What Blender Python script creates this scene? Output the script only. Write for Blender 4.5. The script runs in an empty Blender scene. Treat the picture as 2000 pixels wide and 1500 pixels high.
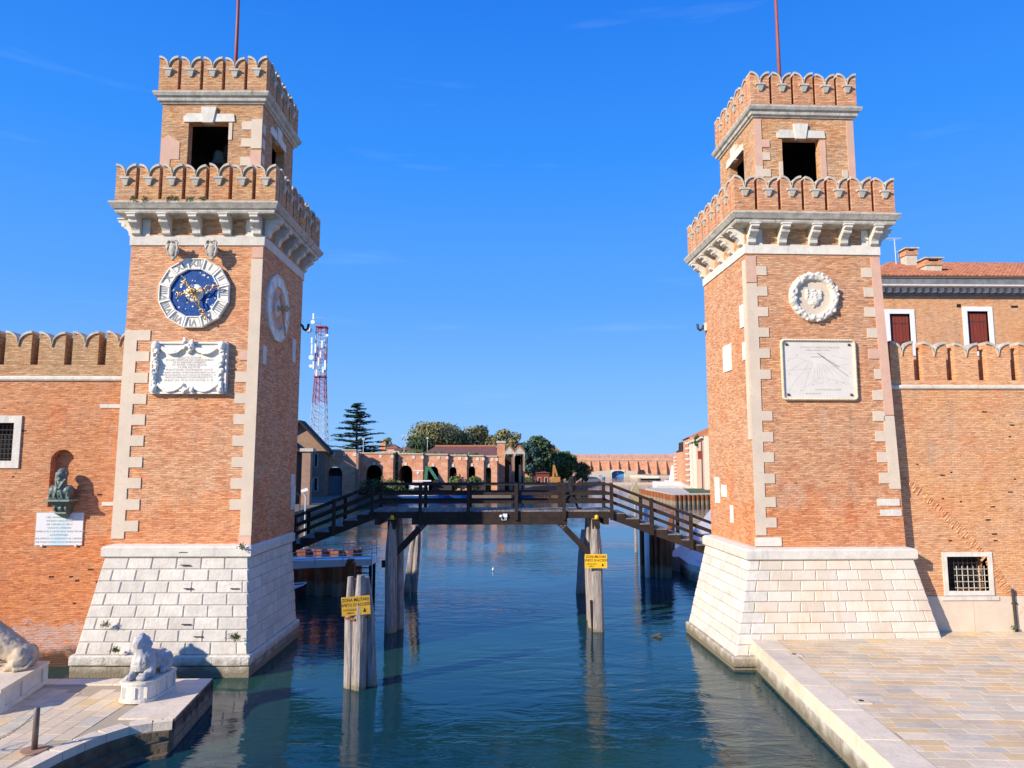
import bpy, bmesh, math, random
from math import sin, cos, pi, radians, atan, sqrt
from mathutils import Vector, Matrix, noise
R = random.Random(7)
scn = bpy.context.scene
COL = scn.collection

# ---------------------------------------------------------------- camera, sky, sun, exposure
FPX = 1400.0; PITCH = atan(155 / FPX); YAW = atan(30 / FPX); EYE = 7.3
cam = bpy.data.cameras.new('camera'); cam.sensor_width = 36; cam.lens = FPX / 2000 * 36
cam.clip_start = 0.1; cam.clip_end = 6000
co = bpy.data.objects.new('camera', cam); COL.objects.link(co)
co.location = (0, 0, EYE); co.rotation_euler = (pi / 2 + PITCH, 0, -YAW)
scn.camera = co
SUN_AZ = radians(54); SUN_EL = radians(25)        # sun is left of and behind the camera
sdir = Vector((-sin(SUN_AZ) * cos(SUN_EL), -cos(SUN_AZ) * cos(SUN_EL), sin(SUN_EL)))
w = bpy.data.worlds.new('World'); scn.world = w; w.use_nodes = True
wn = w.node_tree; wn.nodes.clear()
sky = wn.nodes.new('ShaderNodeTexSky'); sky.sky_type = 'NISHITA'; sky.sun_disc = False
sky.sun_elevation = SUN_EL
sky.sun_rotation = math.atan2(sdir.x, sdir.y)
sky.altitude = 0; sky.air_density = 1.0; sky.dust_density = 0.1; sky.ozone_density = 4.0
bgn = wn.nodes.new('ShaderNodeBackground'); bgn.inputs[1].default_value = 0.15; SKYK = 1 / (.15 * 2 ** .45)
hsv = wn.nodes.new('ShaderNodeHueSaturation'); hsv.inputs['Hue'].default_value = 0.513; hsv.inputs['Saturation'].default_value = 1.25; hsv.inputs['Value'].default_value = 1.0
wo = wn.nodes.new('ShaderNodeOutputWorld')
# thin cirrus wisps low in the sky
tcw = wn.nodes.new('ShaderNodeTexCoord'); mpw = wn.nodes.new('ShaderNodeMapping'); mpw.inputs['Scale'].default_value = (2.2, 2.2, 22)
mpw.inputs['Rotation'].default_value = (0.05, -0.12, 0)
nzw = wn.nodes.new('ShaderNodeTexNoise'); nzw.inputs['Scale'].default_value = 2.0; nzw.inputs['Detail'].default_value = 6
rw = wn.nodes.new('ShaderNodeMapRange'); rw.inputs[1].default_value = 0.62; rw.inputs[2].default_value = 0.85; rw.inputs[3].default_value = 0; rw.inputs[4].default_value = 0.06
mxw = wn.nodes.new('ShaderNodeMixRGB'); mxw.inputs[2].default_value = (5.2, 6.3, 7.4, 1)
L = wn.links.new
L(tcw.outputs['Generated'], mpw.inputs[0]); L(mpw.outputs[0], nzw.inputs[0]); L(nzw.outputs[0], rw.inputs[0]); L(rw.outputs[0], mxw.inputs[0])
# clear-day colour by elevation, mixed over the physical sky (same in every direction)
sxw = wn.nodes.new('ShaderNodeSeparateXYZ'); crw = wn.nodes.new('ShaderNodeValToRGB'); L(tcw.outputs['Generated'], sxw.inputs[0]); L(sxw.outputs[2], crw.inputs[0])
crw.color_ramp.elements[0].position = 0.0; crw.color_ramp.elements[0].color = (.27, .56, 1.0, 1)
crw.color_ramp.elements[1].position = 0.62; crw.color_ramp.elements[1].color = (.015, .19, .86, 1)
for ps_, cc_ in ((0.10, (.20, .49, 1.0)), (0.22, (.110, .395, 1.02)), (0.40, (.042, .305, 1.02))): el_ = crw.color_ramp.elements.new(ps_); el_.color = (*cc_, 1)
scw = wn.nodes.new('ShaderNodeVectorMath'); scw.operation = 'SCALE'; L(crw.outputs[0], scw.inputs[0]); scw.inputs['Scale'].default_value = SKYK
m2w = wn.nodes.new('ShaderNodeMixRGB'); m2w.inputs[0].default_value = .95; L(hsv.outputs[0], m2w.inputs[1]); L(scw.outputs[0], m2w.inputs[2])
L(sky.outputs[0], hsv.inputs['Color']); L(m2w.outputs[0], mxw.inputs[1]); L(mxw.outputs[0], bgn.inputs[0]); L(bgn.outputs[0], wo.inputs[0])
sl = bpy.data.lights.new('sun', 'SUN'); sl.energy = 5.0; sl.angle = radians(0.5); sl.color = (1.0, 0.89, 0.74)
so = bpy.data.objects.new('sun', sl); COL.objects.link(so); so.rotation_euler = sdir.to_track_quat('Z', 'Y').to_euler()
so.location = (-40, -40, 60)
scn.view_settings.view_transform = 'Standard'; scn.view_settings.look = 'None'
scn.view_settings.gamma = 1; scn.view_settings.use_curve_mapping = False; scn.view_settings.exposure = 0.45

# ---------------------------------------------------------------- layout: a point of the photo's view on a given plane
def W(x, y, Y=None, z=None):
    u = (x - 1000) / FPX; v = (750 - y) / FPX
    f = cos(PITCH) - v * sin(PITCH); up = sin(PITCH) + v * cos(PITCH)
    r = (u * cos(YAW) + f * sin(YAW), f * cos(YAW) - u * sin(YAW), up)
    s = Y / r[1] if Y is not None else (z - EYE) / r[2]
    return Vector((r[0] * s, r[1] * s, EYE + r[2] * s))

# ---------------------------------------------------------------- objects and meshes
OFF = {}
def tag(o, label=None, cat=None, group=None, kind=None):
    if label: o['label'] = label
    if cat: o['category'] = cat
    if group: o['group'] = group
    if kind: o['kind'] = kind
    return o
def thing(name, loc, label, cat, rz=0, group=None):
    o = bpy.data.objects.new(name, None); COL.objects.link(o); o.location = loc; o.rotation_euler = (0, 0, rz)
    o.empty_display_size = 0.3
    OFF[o.name] = Vector(loc)
    return tag(o, label, cat, group)
def inst(name, me, parent=None, loc=(0, 0, 0), rz=0, sc=(1, 1, 1), rot=None):
    o = bpy.data.objects.new(name, me); COL.objects.link(o); o.parent = parent
    o.location = loc; o.rotation_euler = rot if rot else (0, 0, rz); o.scale = sc
    return o
def copytree(o, parent=None):
    c = o.copy(); COL.objects.link(c); c.parent = parent
    for ch in o.children: copytree(ch, c)
    return c

class MB:
    def __init__(s): s.v = []; s.f = []; s.m = []
    def poly(s, pts, m=0):
        n = len(s.v); s.v += [tuple(p) for p in pts]; s.f.append(tuple(range(n, n + len(pts)))); s.m.append(m); return s
    def raw(s, vs, fs, m=0):
        n = len(s.v); s.v += [tuple(p) for p in vs]; s.f += [tuple(i + n for i in f) for f in fs]; s.m += [m] * len(fs); return s
    def hexa(s, b, t, m=0):     # 4 bottom, 4 top points, counter-clockwise seen from above
        return s.raw(list(b) + list(t), [(3, 2, 1, 0), (4, 5, 6, 7), (0, 1, 5, 4), (1, 2, 6, 5), (2, 3, 7, 6), (3, 0, 4, 7)], m)
    def box(s, x0, x1, y0, y1, z0, z1, m=0):
        return s.hexa([(x0, y0, z0), (x1, y0, z0), (x1, y1, z0), (x0, y1, z0)], [(x0, y0, z1), (x1, y0, z1), (x1, y1, z1), (x0, y1, z1)], m)
    def beam(s, p, q, a, b, m=0, up=(0, 0, 1)):   # rectangular bar from p to q, a wide, b high
        p = Vector(p); q = Vector(q); d = (q - p).normalized(); U = Vector(up)
        if abs(d.dot(U)) > .98: U = Vector((0, 1, 0))
        r = d.cross(U).normalized() * a / 2; u = r.cross(d).normalized() * b / 2
        return s.hexa([p - r - u, p + r - u, q + r - u, q - r - u], [p - r + u, p + r + u, q + r + u, q - r + u], m)
    def prism(s, pts, ax, a, b, m=0):   # polygon extruded along an axis from a to b
        def P(c, t): return (t, c[0], c[1]) if ax == 'x' else ((c[0], t, c[1]) if ax == 'y' else (c[0], c[1], t))
        n = len(pts); vs = [P(c, a) for c in pts] + [P(c, b) for c in pts]
        fs = [tuple(range(n)), tuple(range(2 * n - 1, n - 1, -1))] + [(i, i + n, (i + 1) % n + n, (i + 1) % n) for i in range(n)]
        return s.raw(vs, fs, m)
    def tube(s, pts, r, n=8, m=0, cap=True):
        pts = [Vector(p) for p in pts]; k = len(pts); rr = r if isinstance(r, (list, tuple)) else [r] * k
        vs = []; pu = None
        for i, p in enumerate(pts):
            d = (pts[min(i + 1, k - 1)] - pts[max(i - 1, 0)]).normalized()
            if pu is None: pu = d.orthogonal().normalized()
            a = (pu - d * pu.dot(d)); a = a.normalized() if a.length > 1e-6 else d.orthogonal().normalized(); pu = a; b = d.cross(a)
            for j in range(n):
                t = 2 * pi * j / n; vs.append(p + (a * cos(t) + b * sin(t)) * rr[i])
        fs = [(i * n + j, i * n + (j + 1) % n, (i + 1) * n + (j + 1) % n, (i + 1) * n + j) for i in range(k - 1) for j in range(n)]
        if cap: fs += [tuple(range(n - 1, -1, -1)), tuple(range((k - 1) * n, k * n))]
        return s.raw(vs, fs, m)
    def ball(s, c, r, n=10, k=6, m=0):
        r = r if isinstance(r, (list, tuple)) else (r, r, r); c = Vector(c); vs = [c + Vector((0, 0, -r[2]))]
        for i in range(1, k):
            t = -pi / 2 + pi * i / k
            for j in range(n):
                a = 2 * pi * j / n; vs.append(c + Vector((r[0] * cos(t) * cos(a), r[1] * cos(t) * sin(a), r[2] * sin(t))))
        vs.append(c + Vector((0, 0, r[2]))); fs = [(0, 1 + (j + 1) % n, 1 + j) for j in range(n)]
        for i in range(k - 2):
            for j in range(n):
                a = 1 + i * n; fs.append((a + j, a + (j + 1) % n, a + n + (j + 1) % n, a + n + j))
        l = len(vs) - 1; a = 1 + (k - 2) * n; fs += [(l, a + j, a + (j + 1) % n) for j in range(n)]
        return s.raw(vs, fs, m)
    def capsule(s, p, q, r0, r1=None, n=10, m=0):
        r1 = r1 or r0; p = Vector(p); q = Vector(q); k = 6; pts = []; rr = []; d = (q - p).normalized()
        for i in range(4): t = pi / 2 * (1 - i / 3); pts.append(p - d * r0 * sin(t) * .999); rr.append(max(r0 * cos(t), r0 * .05))
        for i in range(4): t = pi / 2 * i / 3; pts.append(q + d * r1 * sin(t) * .999); rr.append(max(r1 * cos(t), r1 * .05))
        return s.tube(pts, rr, n, m)
    def ring(s, x0, x1, y0, y1, prof, m=0, top=True, bot=True):   # moulding with profile (offset, z) round a rectangle
        k = len(prof); vs = []
        for o, z in prof: vs += [(x0 - o, y0 - o, z), (x1 + o, y0 - o, z), (x1 + o, y1 + o, z), (x0 - o, y1 + o, z)]
        fs = [(i * 4 + j, i * 4 + (j + 1) % 4, i * 4 + 4 + (j + 1) % 4, i * 4 + 4 + j) for i in range(k - 1) for j in range(4)]
        if bot: fs.append((3, 2, 1, 0))
        if top: fs.append(tuple((k - 1) * 4 + j for j in range(4)))
        return s.raw(vs, fs, m)
    def mesh(s, name, mats, off=(0, 0, 0), smooth=False, uvscale=1, jit=0):
        me = bpy.data.meshes.new(name); o = Vector(off)
        me.from_pydata([tuple(Vector(p) - o) for p in s.v], [], s.f)
        for a in (mats if isinstance(mats, (list, tuple)) else [mats]): me.materials.append(a)
        if max(s.m, default=0) > 0:
            for p, mi in zip(me.polygons, s.m): p.material_index = mi
        me.validate(); me.update()
        uv = me.uv_layers.new(name='uv'); D = uv.data; V = me.vertices
        for p in me.polygons:
            nx, ny, nz = (abs(c) for c in p.normal)
            a, b = (0, 1) if nz > max(nx, ny) else ((1, 2) if nx > ny else (0, 2))
            for li in p.loop_indices:
                c = V[me.loops[li].vertex_index].co; D[li].uv = (c[a] * uvscale, c[b] * uvscale)
        if smooth:
            for p in me.polygons: p.use_smooth = True
        return me
    def build(s, name, mats, parent=None, local=False, smooth=False, **k):
        if parent is None:
            xs = [p[0] for p in s.v]; ys = [p[1] for p in s.v]; zs = [p[2] for p in s.v]
            off = Vector(((min(xs) + max(xs)) / 2, (min(ys) + max(ys)) / 2, min(zs)))
            o = inst(name, s.mesh(name, mats, off, smooth), None, off); OFF[o.name] = off
        else:
            off = Vector((0, 0, 0)) if local else OFF.get(parent.name, Vector((0, 0, 0)))
            o = inst(name, s.mesh(name, mats, off, smooth), parent); OFF[o.name] = off
        return tag(o, **k) if k else o

def setting(name, mb, mats, **k): return mb.build(name, mats, kind='structure', **k)

def remesh(mb, voxel, smooth=2, rough=0, fac=.5):
    """closed shapes fused into one continuous surface"""
    t = bpy.data.objects.new('t', mb.mesh('t', [M['white']])); COL.objects.link(t)
    a = t.modifiers.new('r', 'REMESH'); a.mode = 'VOXEL'; a.voxel_size = voxel
    if smooth: b = t.modifiers.new('s', 'SMOOTH'); b.iterations = smooth; b.factor = fac
    dg = bpy.context.evaluated_depsgraph_get(); ev = t.evaluated_get(dg)
    me = bpy.data.meshes.new_from_object(ev); out = MB()
    out.v = [tuple(v.co) for v in me.vertices]; out.f = [tuple(p.vertices) for p in me.polygons]; out.m = [0] * len(out.f)
    if rough:
        for i, p in enumerate(out.v):
            q = Vector(p); d = noise.noise_vector(q * 6) * rough + noise.noise_vector(q * 17) * rough * .5; out.v[i] = tuple(q + d)
    bpy.data.objects.remove(t); bpy.data.meshes.remove(me)
    return out

def text(name, body, size, parent, loc, rot, mat, align='CENTER', ext=0.003, bold=0.0, sx=1.0):
    cu = bpy.data.curves.new(name, 'FONT'); cu.body = body; cu.size = size; cu.align_x = align; cu.align_y = 'CENTER'
    cu.resolution_u = 2; cu.extrude = ext; cu.offset = bold; cu.space_line = 1.0
    t = bpy.data.objects.new('t', cu); COL.objects.link(t); dg = bpy.context.evaluated_depsgraph_get(); dg.update()
    me = bpy.data.meshes.new_from_object(t.evaluated_get(dg)); me.name = name; bpy.data.objects.remove(t)
    me.materials.clear(); me.materials.append(mat)
    return inst(name, me, parent, loc, rot=rot, sc=(sx, 1, 1))

# ---------------------------------------------------------------- materials
M = {}
def nodes(name):
    m = bpy.data.materials.new(name); m.use_nodes = True; t = m.node_tree; b = t.nodes['Principled BSDF']
    def N(ty, ins=None, **k):
        n = t.nodes.new('ShaderNode' + ty)
        for a, v in k.items(): setattr(n, a, v)
        for a, v in (ins or {}).items():
            if hasattr(v, 'is_output'): t.links.new(v, n.inputs[a])
            else: n.inputs[a].default_value = v
        return n
    def S(a, v):
        if hasattr(v, 'is_output'): t.links.new(v, b.inputs[a])
        else: b.inputs[a].default_value = v
    return m, t, N, S
def c4(c): return (c[0], c[1], c[2], 1)
def mixc(N, f, a, b, mode='MIX'):
    return N('MixRGB', {0: f, 1: a if hasattr(a, 'is_output') else c4(a), 2: b if hasattr(b, 'is_output') else c4(b)}, blend_type=mode).outputs[0]
def rng(N, v, a, b, c=0, d=1): return N('MapRange', {0: v, 1: a, 2: b, 3: c, 4: d}).outputs[0]
def mat(name, col, col2=None, rough=.8, sc=6, amt=None, bump=.3, bd=.02, metal=0, spec=.3, rnd=0, stretch=(1, 1, 1), detail=6, algae=None, streak=None, stain=None):
    m, t, N, S = nodes(name)
    tc = N('TexCoord'); mp = N('Mapping', {0: tc.outputs['Object'], 'Scale': stretch})
    oi = N('ObjectInfo'); ofs = N('VectorMath', {0: mp.outputs[0], 1: oi.outputs['Location']}, operation='ADD').outputs[0]
    nz = N('Texture' + 'Noise' if 0 else 'TexNoise', {'Vector': ofs, 'Scale': sc, 'Detail': detail, 'Roughness': .6})
    col2 = col2 or tuple(c * .72 for c in col)
    c = mixc(N, rng(N, nz.outputs[0], .3, .7), col, col2)
    if streak or stain: gw = N('NewGeometry').outputs['Position']
    if streak:      # run-off streaks down the face
        sv = N('Mapping', {0: gw, 'Scale': (2.6, 2.6, .22)}).outputs[0]; sn = N('TexNoise', {'Vector': sv, 'Scale': 1.3, 'Detail': 6, 'Roughness': .65})
        c = mixc(N, rng(N, sn.outputs[0], .56, .74, 0, streak[3]), c, streak[:3])
    if stain:       # blotches of wear and damp that cross the joints
        sn = N('TexNoise', {'Vector': gw, 'Scale': .55, 'Detail': 8, 'Roughness': .68}); c = mixc(N, rng(N, sn.outputs[0], .45, .70, 0, stain[3]), c, stain[:3])
        sn = N('TexNoise', {'Vector': gw, 'Scale': 9, 'Detail': 5, 'Roughness': .7}); c = mixc(N, rng(N, sn.outputs[0], .55, .8, 0, stain[3]), c, tuple(q * .7 for q in stain[:3]))
    if rnd:
        g = N('NewGeometry'); s2 = N('Math', {0: oi.outputs['Random'], 1: g.outputs['Random Per Island']}, operation='ADD'); fr = N('Math', {0: s2.outputs[0]}, operation='FRACT')
        v = rng(N, fr.outputs[0], 0, 1, 1 - rnd, 1 + rnd * .6)
        c = N('HueSaturation', {'Color': c, 'Value': v}).outputs[0]
    if algae:     # tide zone: weed and slime low on the wall, by world height
        gp = N('NewGeometry'); sx = N('SeparateXYZ', {0: gp.outputs['Position']})
        n2 = N('TexNoise', {'Vector': gp.outputs['Position'], 'Scale': 2.5, 'Detail': 5})
        zz = N('Math', {0: sx.outputs[2], 1: rng(N, n2.outputs[0], .3, .7, -.16, .16)}, operation='ADD').outputs[0]
        c = mixc(N, rng(N, zz, algae[0], algae[1], 0, 1), (.032, .026, .012), c)
        c = mixc(N, rng(N, zz, algae[1], algae[1] + .22, .7, 0), c, (.30, .25, .17))
    S('Base Color', c); S('Roughness', rough); S('Metallic', metal); S('Specular IOR Level', spec)
    if bump:
        nb = N('TexNoise', {'Vector': ofs, 'Scale': sc * 4, 'Detail': 5}); bp = N('Bump', {'Height': nb.outputs[0], 'Strength': bump, 'Distance': bd})
        S('Normal', bp.outputs[0])
    M[name] = m; return m
def brick(name, c1, c2, mortar, tint=(.9, .6, .35), tamt=.5, salt=0, saltz=None, row=.068, bw=.25, bump=1.0, pale=(.64, .43, .30), pamt=.25, dark=.35, low=None):
    m, t, N, S = nodes(name)
    tc = N('TexCoord'); uv = tc.outputs['UV']; oi = N('ObjectInfo')
    gp = N('NewGeometry').outputs['Position']
    wob = N('TexNoise', {'Vector': uv, 'Scale': .9, 'Detail': 4}); wv = N('VectorMath', {0: wob.outputs['Color'], 1: (.5, .5, .5)}, operation='SUBTRACT')
    wv2 = N('VectorMath', {0: wv.outputs[0]}, operation='SCALE'); wv2.inputs['Scale'].default_value = .05
    uvw = N('VectorMath', {0: uv, 1: wv2.outputs[0]}, operation='ADD').outputs[0]
    bt = N('TexBrick', {'Vector': uvw, 'Color1': c4(c1), 'Color2': c4(c2), 'Mortar': c4(mortar), 'Scale': 1, 'Mortar Size': .009, 'Mortar Smooth': .25, 'Bias': -.1, 'Brick Width': bw, 'Row Height': row}, offset=.5, squash=1)
    c = bt.outputs[0]
    def nz(s, d=6, v=gp, st=None, r=.6):
        if st: v = N('Mapping', {0: v, 'Scale': st}).outputs[0]
        return N('TexNoise', {'Vector': v, 'Scale': s, 'Detail': d, 'Roughness': r}).outputs[0]
    c = mixc(N, rng(N, nz(.38), .42, .62, 0, tamt), c, mixc(N, 1, c, tint, 'MULTIPLY'))
    c = mixc(N, rng(N, nz(.62, 9, r=.7, st=(1, 1, .8)), .53, .60, 0, .5), c, mixc(N, 1, c, (.98, .72, .62), 'MULTIPLY'))
    c = mixc(N, rng(N, nz(.47, 9, r=.75, st=(1.3, 1, 1)), .57, .66, 0, .5), c, pale)
    c = mixc(N, rng(N, nz(.8, 7, r=.7, st=(2.2, 2.2, .22)), .58, .76, 0, .45), c, (.30, .23, .17))
    c = mixc(N, rng(N, nz(1.3, 8), .52, .70, 0, pamt), c, pale)
    c = mixc(N, rng(N, nz(7, 6, st=(.45, .45, 3.0)), .52, .70, 0, .8), c, mixc(N, 1, c, (.45, .36, .32), 'MULTIPLY'))
    c = mixc(N, rng(N, nz(16, 4, st=(.4, .4, 1.8)), .52, .78, 0, .6), c, tuple(min(1, x * 1.25) for x in pale))
    c = mixc(N, rng(N, nz(.9, 7, st=(1, 1, .35)), .55, .75, 0, dark), c, (.16, .12, .10))
    if saltz:
        z = N('SeparateXYZ', {0: gp}).outputs[2]
        zz = N('Math', {0: z, 1: rng(N, nz(2.2), .3, .7, -.22, .22)}, operation='ADD').outputs[0]
        f = rng(N, zz, saltz, saltz - .12, 0, 1); f2 = N('Math', {0: f, 1: rng(N, nz(3.5), .38, .55, .25, 1)}, operation='MULTIPLY').outputs[0]
        bm = N('Math', {0: f2, 1: rng(N, bt.outputs['Fac'], 0, .6, 1, .1)}, operation='MULTIPLY').outputs[0]
        c = mixc(N, bm, c, (.62, .5, .49))
        c = mixc(N, rng(N, zz, .75, .35, 0, .9), c, (.06, .035, .02))
    if low:     # stronger red patch of newer brick low on the wall
        z = N('SeparateXYZ', {0: gp}).outputs[2]
        zz = N('Math', {0: z, 1: rng(N, nz(.7), .3, .7, -2.2, 2.2)}, operation='ADD').outputs[0]
        c = mixc(N, rng(N, zz, low, low - .8, 0, .42), c, mixc(N, 1, c, (1.15, .72, .45), 'MULTIPLY'))
    g = N('HueSaturation', {'Color': c, 'Value': rng(N, oi.outputs['Random'], 0, 1, .93, 1.05)}).outputs[0]
    S('Base Color', g); S('Roughness', .92); S('Specular IOR Level', .15)
    h = N('Math', {0: bt.outputs['Fac'], 1: -.8}, operation='MULTIPLY').outputs[0]
    h = N('Math', {0: h, 1: nz(9, 6, st=(.5, .5, 2.4))}, operation='ADD').outputs[0]
    b1 = N('Bump', {'Height': h, 'Strength': bump, 'Distance': .05})
    b2 = N('Bump', {'Height': nz(1.6, 5), 'Strength': .35, 'Distance': .12, 'Normal': b1.outputs[0]})
    S('Normal', b2.outputs[0]); M[name] = m; return m

mat('white', (.8, .8, .8))
mat('paving_bed', (0.460, 0.380, 0.255), (0.400, 0.330, 0.221), sc=3)
mat('lead', (.13, .13, .135), (.24, .24, .24), sc=3)
mat('stone_mid', (0.612, 0.556, 0.458), (0.428, 0.390, 0.317), sc=4, rnd=.08)
mat('lion_grey', (.60, .58, .55), (.28, .27, .25), sc=4, bump=1.0, bd=.03)
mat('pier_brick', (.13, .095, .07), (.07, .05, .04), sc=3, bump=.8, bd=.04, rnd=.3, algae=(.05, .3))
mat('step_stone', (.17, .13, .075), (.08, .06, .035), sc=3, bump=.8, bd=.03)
brick('brick', (.62, .265, .125), (.95, .53, .285), (.62, .41, .26), tint=(1.05, .86, .66), low=6.3, dark=.2)
brick('brick_upper', (.56, .25, .105), (.88, .52, .26), (.62, .42, .25), tint=(.95, .92, .75), pale=(.58, .43, .30), pamt=.6, dark=.45)
brick('brick_wall', (.60, .215, .085), (.88, .40, .18), (.62, .38, .22), tint=(1.0, .88, .72), saltz=1.5, dark=.3, low=5.0)
brick('brick_wall_right', (.78, .345, .155), (.96, .555, .29), (.70, .45, .26), tint=(1.05, .92, .66), dark=.2)
brick('brick_tan', (.50, .27, .12), (.76, .48, .25), (.56, .39, .24), tint=(.88, .88, .8), pale=(.46, .36, .25), dark=.5)
brick('brick_far', (.66, .30, .165), (.84, .46, .28), (.6, .42, .29), row=.5, bw=1.4, bump=.3, dark=.3, pamt=.6)
mat('stone', (0.734, 0.682, 0.581), (0.592, 0.546, 0.458), sc=3, bump=.5, bd=.02, rnd=.09, spec=.25, streak=(.38, .35, .31, .6))
mat('stone_block', (0.745, 0.692, 0.598), (0.612, 0.556, 0.462), sc=2.2, bump=.55, bd=.03, rnd=.10, spec=.2, streak=(.42, .38, .33, .55), stain=(.56, .50, .43, .5))
mat('stone_warm', (0.714, 0.648, 0.546), (0.653, 0.522, 0.370), sc=.9, bump=.5, bd=.02, rnd=.10, spec=.2, streak=(.62, .42, .24, .65), stain=(.60, .52, .43, .4))
mat('stone_old', (0.632, 0.585, 0.488), (0.367, 0.332, 0.268), sc=3.5, bump=.6, bd=.02, spec=.2, rnd=.06, streak=(.16, .15, .13, .8))
mat('stone_tide', (.70, .655, .57), (.55, .50, .42), sc=3, bump=.9, bd=.04, algae=(.20, .42), rnd=.08)
mat('joint', (.42, .40, .37), (.30, .28, .25), sc=8)
mat('plaster', (0.694, 0.570, 0.422), (0.612, 0.497, 0.370), sc=1.6, bump=.2, bd=.01, rnd=.03, stain=(.50, .43, .35, .45))
mat('plaster_pink', (.70, .43, .30), (.60, .36, .26), sc=2, bump=.3, bd=.01, rnd=.05, stain=(.50, .36, .27, .5))
mat('marble', (0.836, 0.790, 0.695), (0.714, 0.673, 0.581), sc=4, bump=.2, bd=.01, spec=.35, streak=(.45, .43, .40, .45))
mat('slab_stone', (0.745, 0.682, 0.572), (0.673, 0.605, 0.493), sc=1.5, bump=.15, bd=.005)
mat('sundial_stone', (.70, .655, .58), (.63, .58, .50), sc=2, bump=.1, bd=.005)
mat('carved', (.56, .50, .41), (.32, .28, .22), sc=9, bump=.8, bd=.02)
mat('gold', (.62, .38, .12), (.35, .2, .06), rough=.35, metal=.85, sc=20, bump=0)
mat('engraving', (.33, .32, .31), bump=0)
mat('engraving_light', (.50, .46, .41), bump=0)
mat('iron', (.035, .033, .032), (.06, .045, .035), rough=.6, sc=20, bump=.2, bd=.005)
mat('bronze', (.045, .075, .065), (.14, .19, .155), rough=.5, sc=9, bump=.4, bd=.01, spec=.5)
mat('bronze_pale', (.26, .33, .26), (.12, .17, .14), rough=.6, sc=9)
mat('wood_dark', (.040, .025, .019), (.016, .011, .009), rough=.75, sc=5, stretch=(1, 1, 1), bump=.5, bd=.01, rnd=.15)
mat('wood_plank', (.26, .24, .23), (.15, .135, .13), rough=.8, sc=5, stretch=(4, 1, 4), bump=.5, bd=.01, rnd=.3)
mat('pile', (.46, .41, .37), (.17, .14, .125), rough=.9, sc=3.5, stretch=(4, 4, .35), bump=1, bd=.04, algae=(.02, .15))
mat('rust', (.34, .115, .04), (.14, .05, .025), rough=.85, sc=2, stretch=(2, 2, .5), bump=.4, bd=.02, algae=(.1, .6), rnd=.1)
mat('yellow', (.85, .50, .02), (.80, .45, .02), rough=.5, sc=6, bump=0)
mat('yellow_dull', (.55, .33, .03), (.42, .24, .03), rough=.6, sc=6, bump=0)  # darker yellow, for the sign on the near piles
mat('black', (.012, .012, .012), bump=0)
mat('navy', (.012, .016, .03), bump=0)
mat('skin', (.45, .25, .18), bump=0)
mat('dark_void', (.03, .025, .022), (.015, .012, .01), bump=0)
mat('pole_red', (.36, .09, .05), (.28, .07, .045), rough=.5, sc=4)
mat('steel_pale', (.55, .60, .62), (.45, .5, .52), rough=.4, sc=4, bump=0)
mat('mast_red', (.45, .07, .06), bump=0, rough=.5)
mat('mast_white', (.52, .58, .66), bump=0, rough=.5)
mat('hull_dark', (.02, .025, .035), bump=0, rough=.4)
mat('hull_blue', (.03, .14, .42), (.02, .09, .32), bump=0, rough=.4)
mat('hull_white', (.8, .8, .78), (.7, .7, .68), bump=0, rough=.4)
mat('green_machine', (.06, .22, .13), (.03, .13, .08), rough=.5, sc=3)
mat('orange_machine', (.50, .25, .07), (.3, .15, .05), rough=.5, sc=3)
mat('shutter', (.24, .045, .025), (.19, .035, .02), rough=.6, sc=5, stretch=(1, 1, .3))
mat('leaf_dark', (.09, .145, .06), (.05, .09, .04), sc=.8, bump=0, rough=.8, rnd=.45)
mat('leaf_olive', (.30, .26, .10), (.17, .175, .07), sc=.25, bump=0, rough=.8, rnd=.5)
mat('leaf_pine', (.10, .19, .035), (.04, .08, .022), sc=.4, bump=0, rough=.8, rnd=.5)
mat('leaf_cedar', (.06, .12, .10), (.03, .07, .06), sc=.6, bump=0, rough=.8, rnd=.4)
mat('leaf_bush', (.17, .21, .07), (.08, .11, .035), sc=1, bump=0, rough=.8, rnd=.4)
mat('bark', (.10, .075, .05), sc=4)
mat('grass', (.10, .15, .04), (.07, .10, .03), sc=4)
mat('earth', (.20, .17, .13), (.14, .12, .09), sc=.4)
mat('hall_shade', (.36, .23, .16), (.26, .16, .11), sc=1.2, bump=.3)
mat('roof_dark', (.035, .024, .019), (.025, .018, .015), sc=3)
mat('grey_door', (.16, .19, .20), bump=.1)
mat('blue_gate', (.10, .30, .62), bump=0)
mat('white_paint', (.8, .8, .8), (.72, .72, .71), bump=0, rough=.5)
mat('tile', (.55, .22, .10), (.34, .13, .07), sc=5, rnd=.25, bump=.4)
mat('tile_far', (.24, .10, .07), (.15, .065, .05), sc=1.2, bump=.6, bd=.15)
mat('render_pale', (0.632, 0.546, 0.414), (0.510, 0.439, 0.334), sc=2)
mat('asphalt', (.2, .19, .18), sc=2)
mat('paving', (0.720, 0.584, 0.394), (0.660, 0.525, 0.349), sc=2.5, bump=.4, bd=.01, rough=.85, rnd=.09, stain=(.40, .33, .26, .55))
mat('paving_grey', (0.627, 0.565, 0.420), (0.538, 0.480, 0.354), sc=2.5, bump=.4, bd=.01, rough=.85, rnd=.09, stain=(.40, .33, .26, .55))
mat('paving_pink', (0.755, 0.546, 0.291), (0.694, 0.497, 0.258), sc=2.5, bump=.4, bd=.01, rough=.85, rnd=.07, stain=(.40, .33, .26, .55))
mat('paving_pale', (0.750, 0.627, 0.451), (0.690, 0.568, 0.397), sc=2.5, bump=.4, bd=.01, rough=.85, rnd=.1, stain=(.40, .33, .26, .55))
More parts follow.
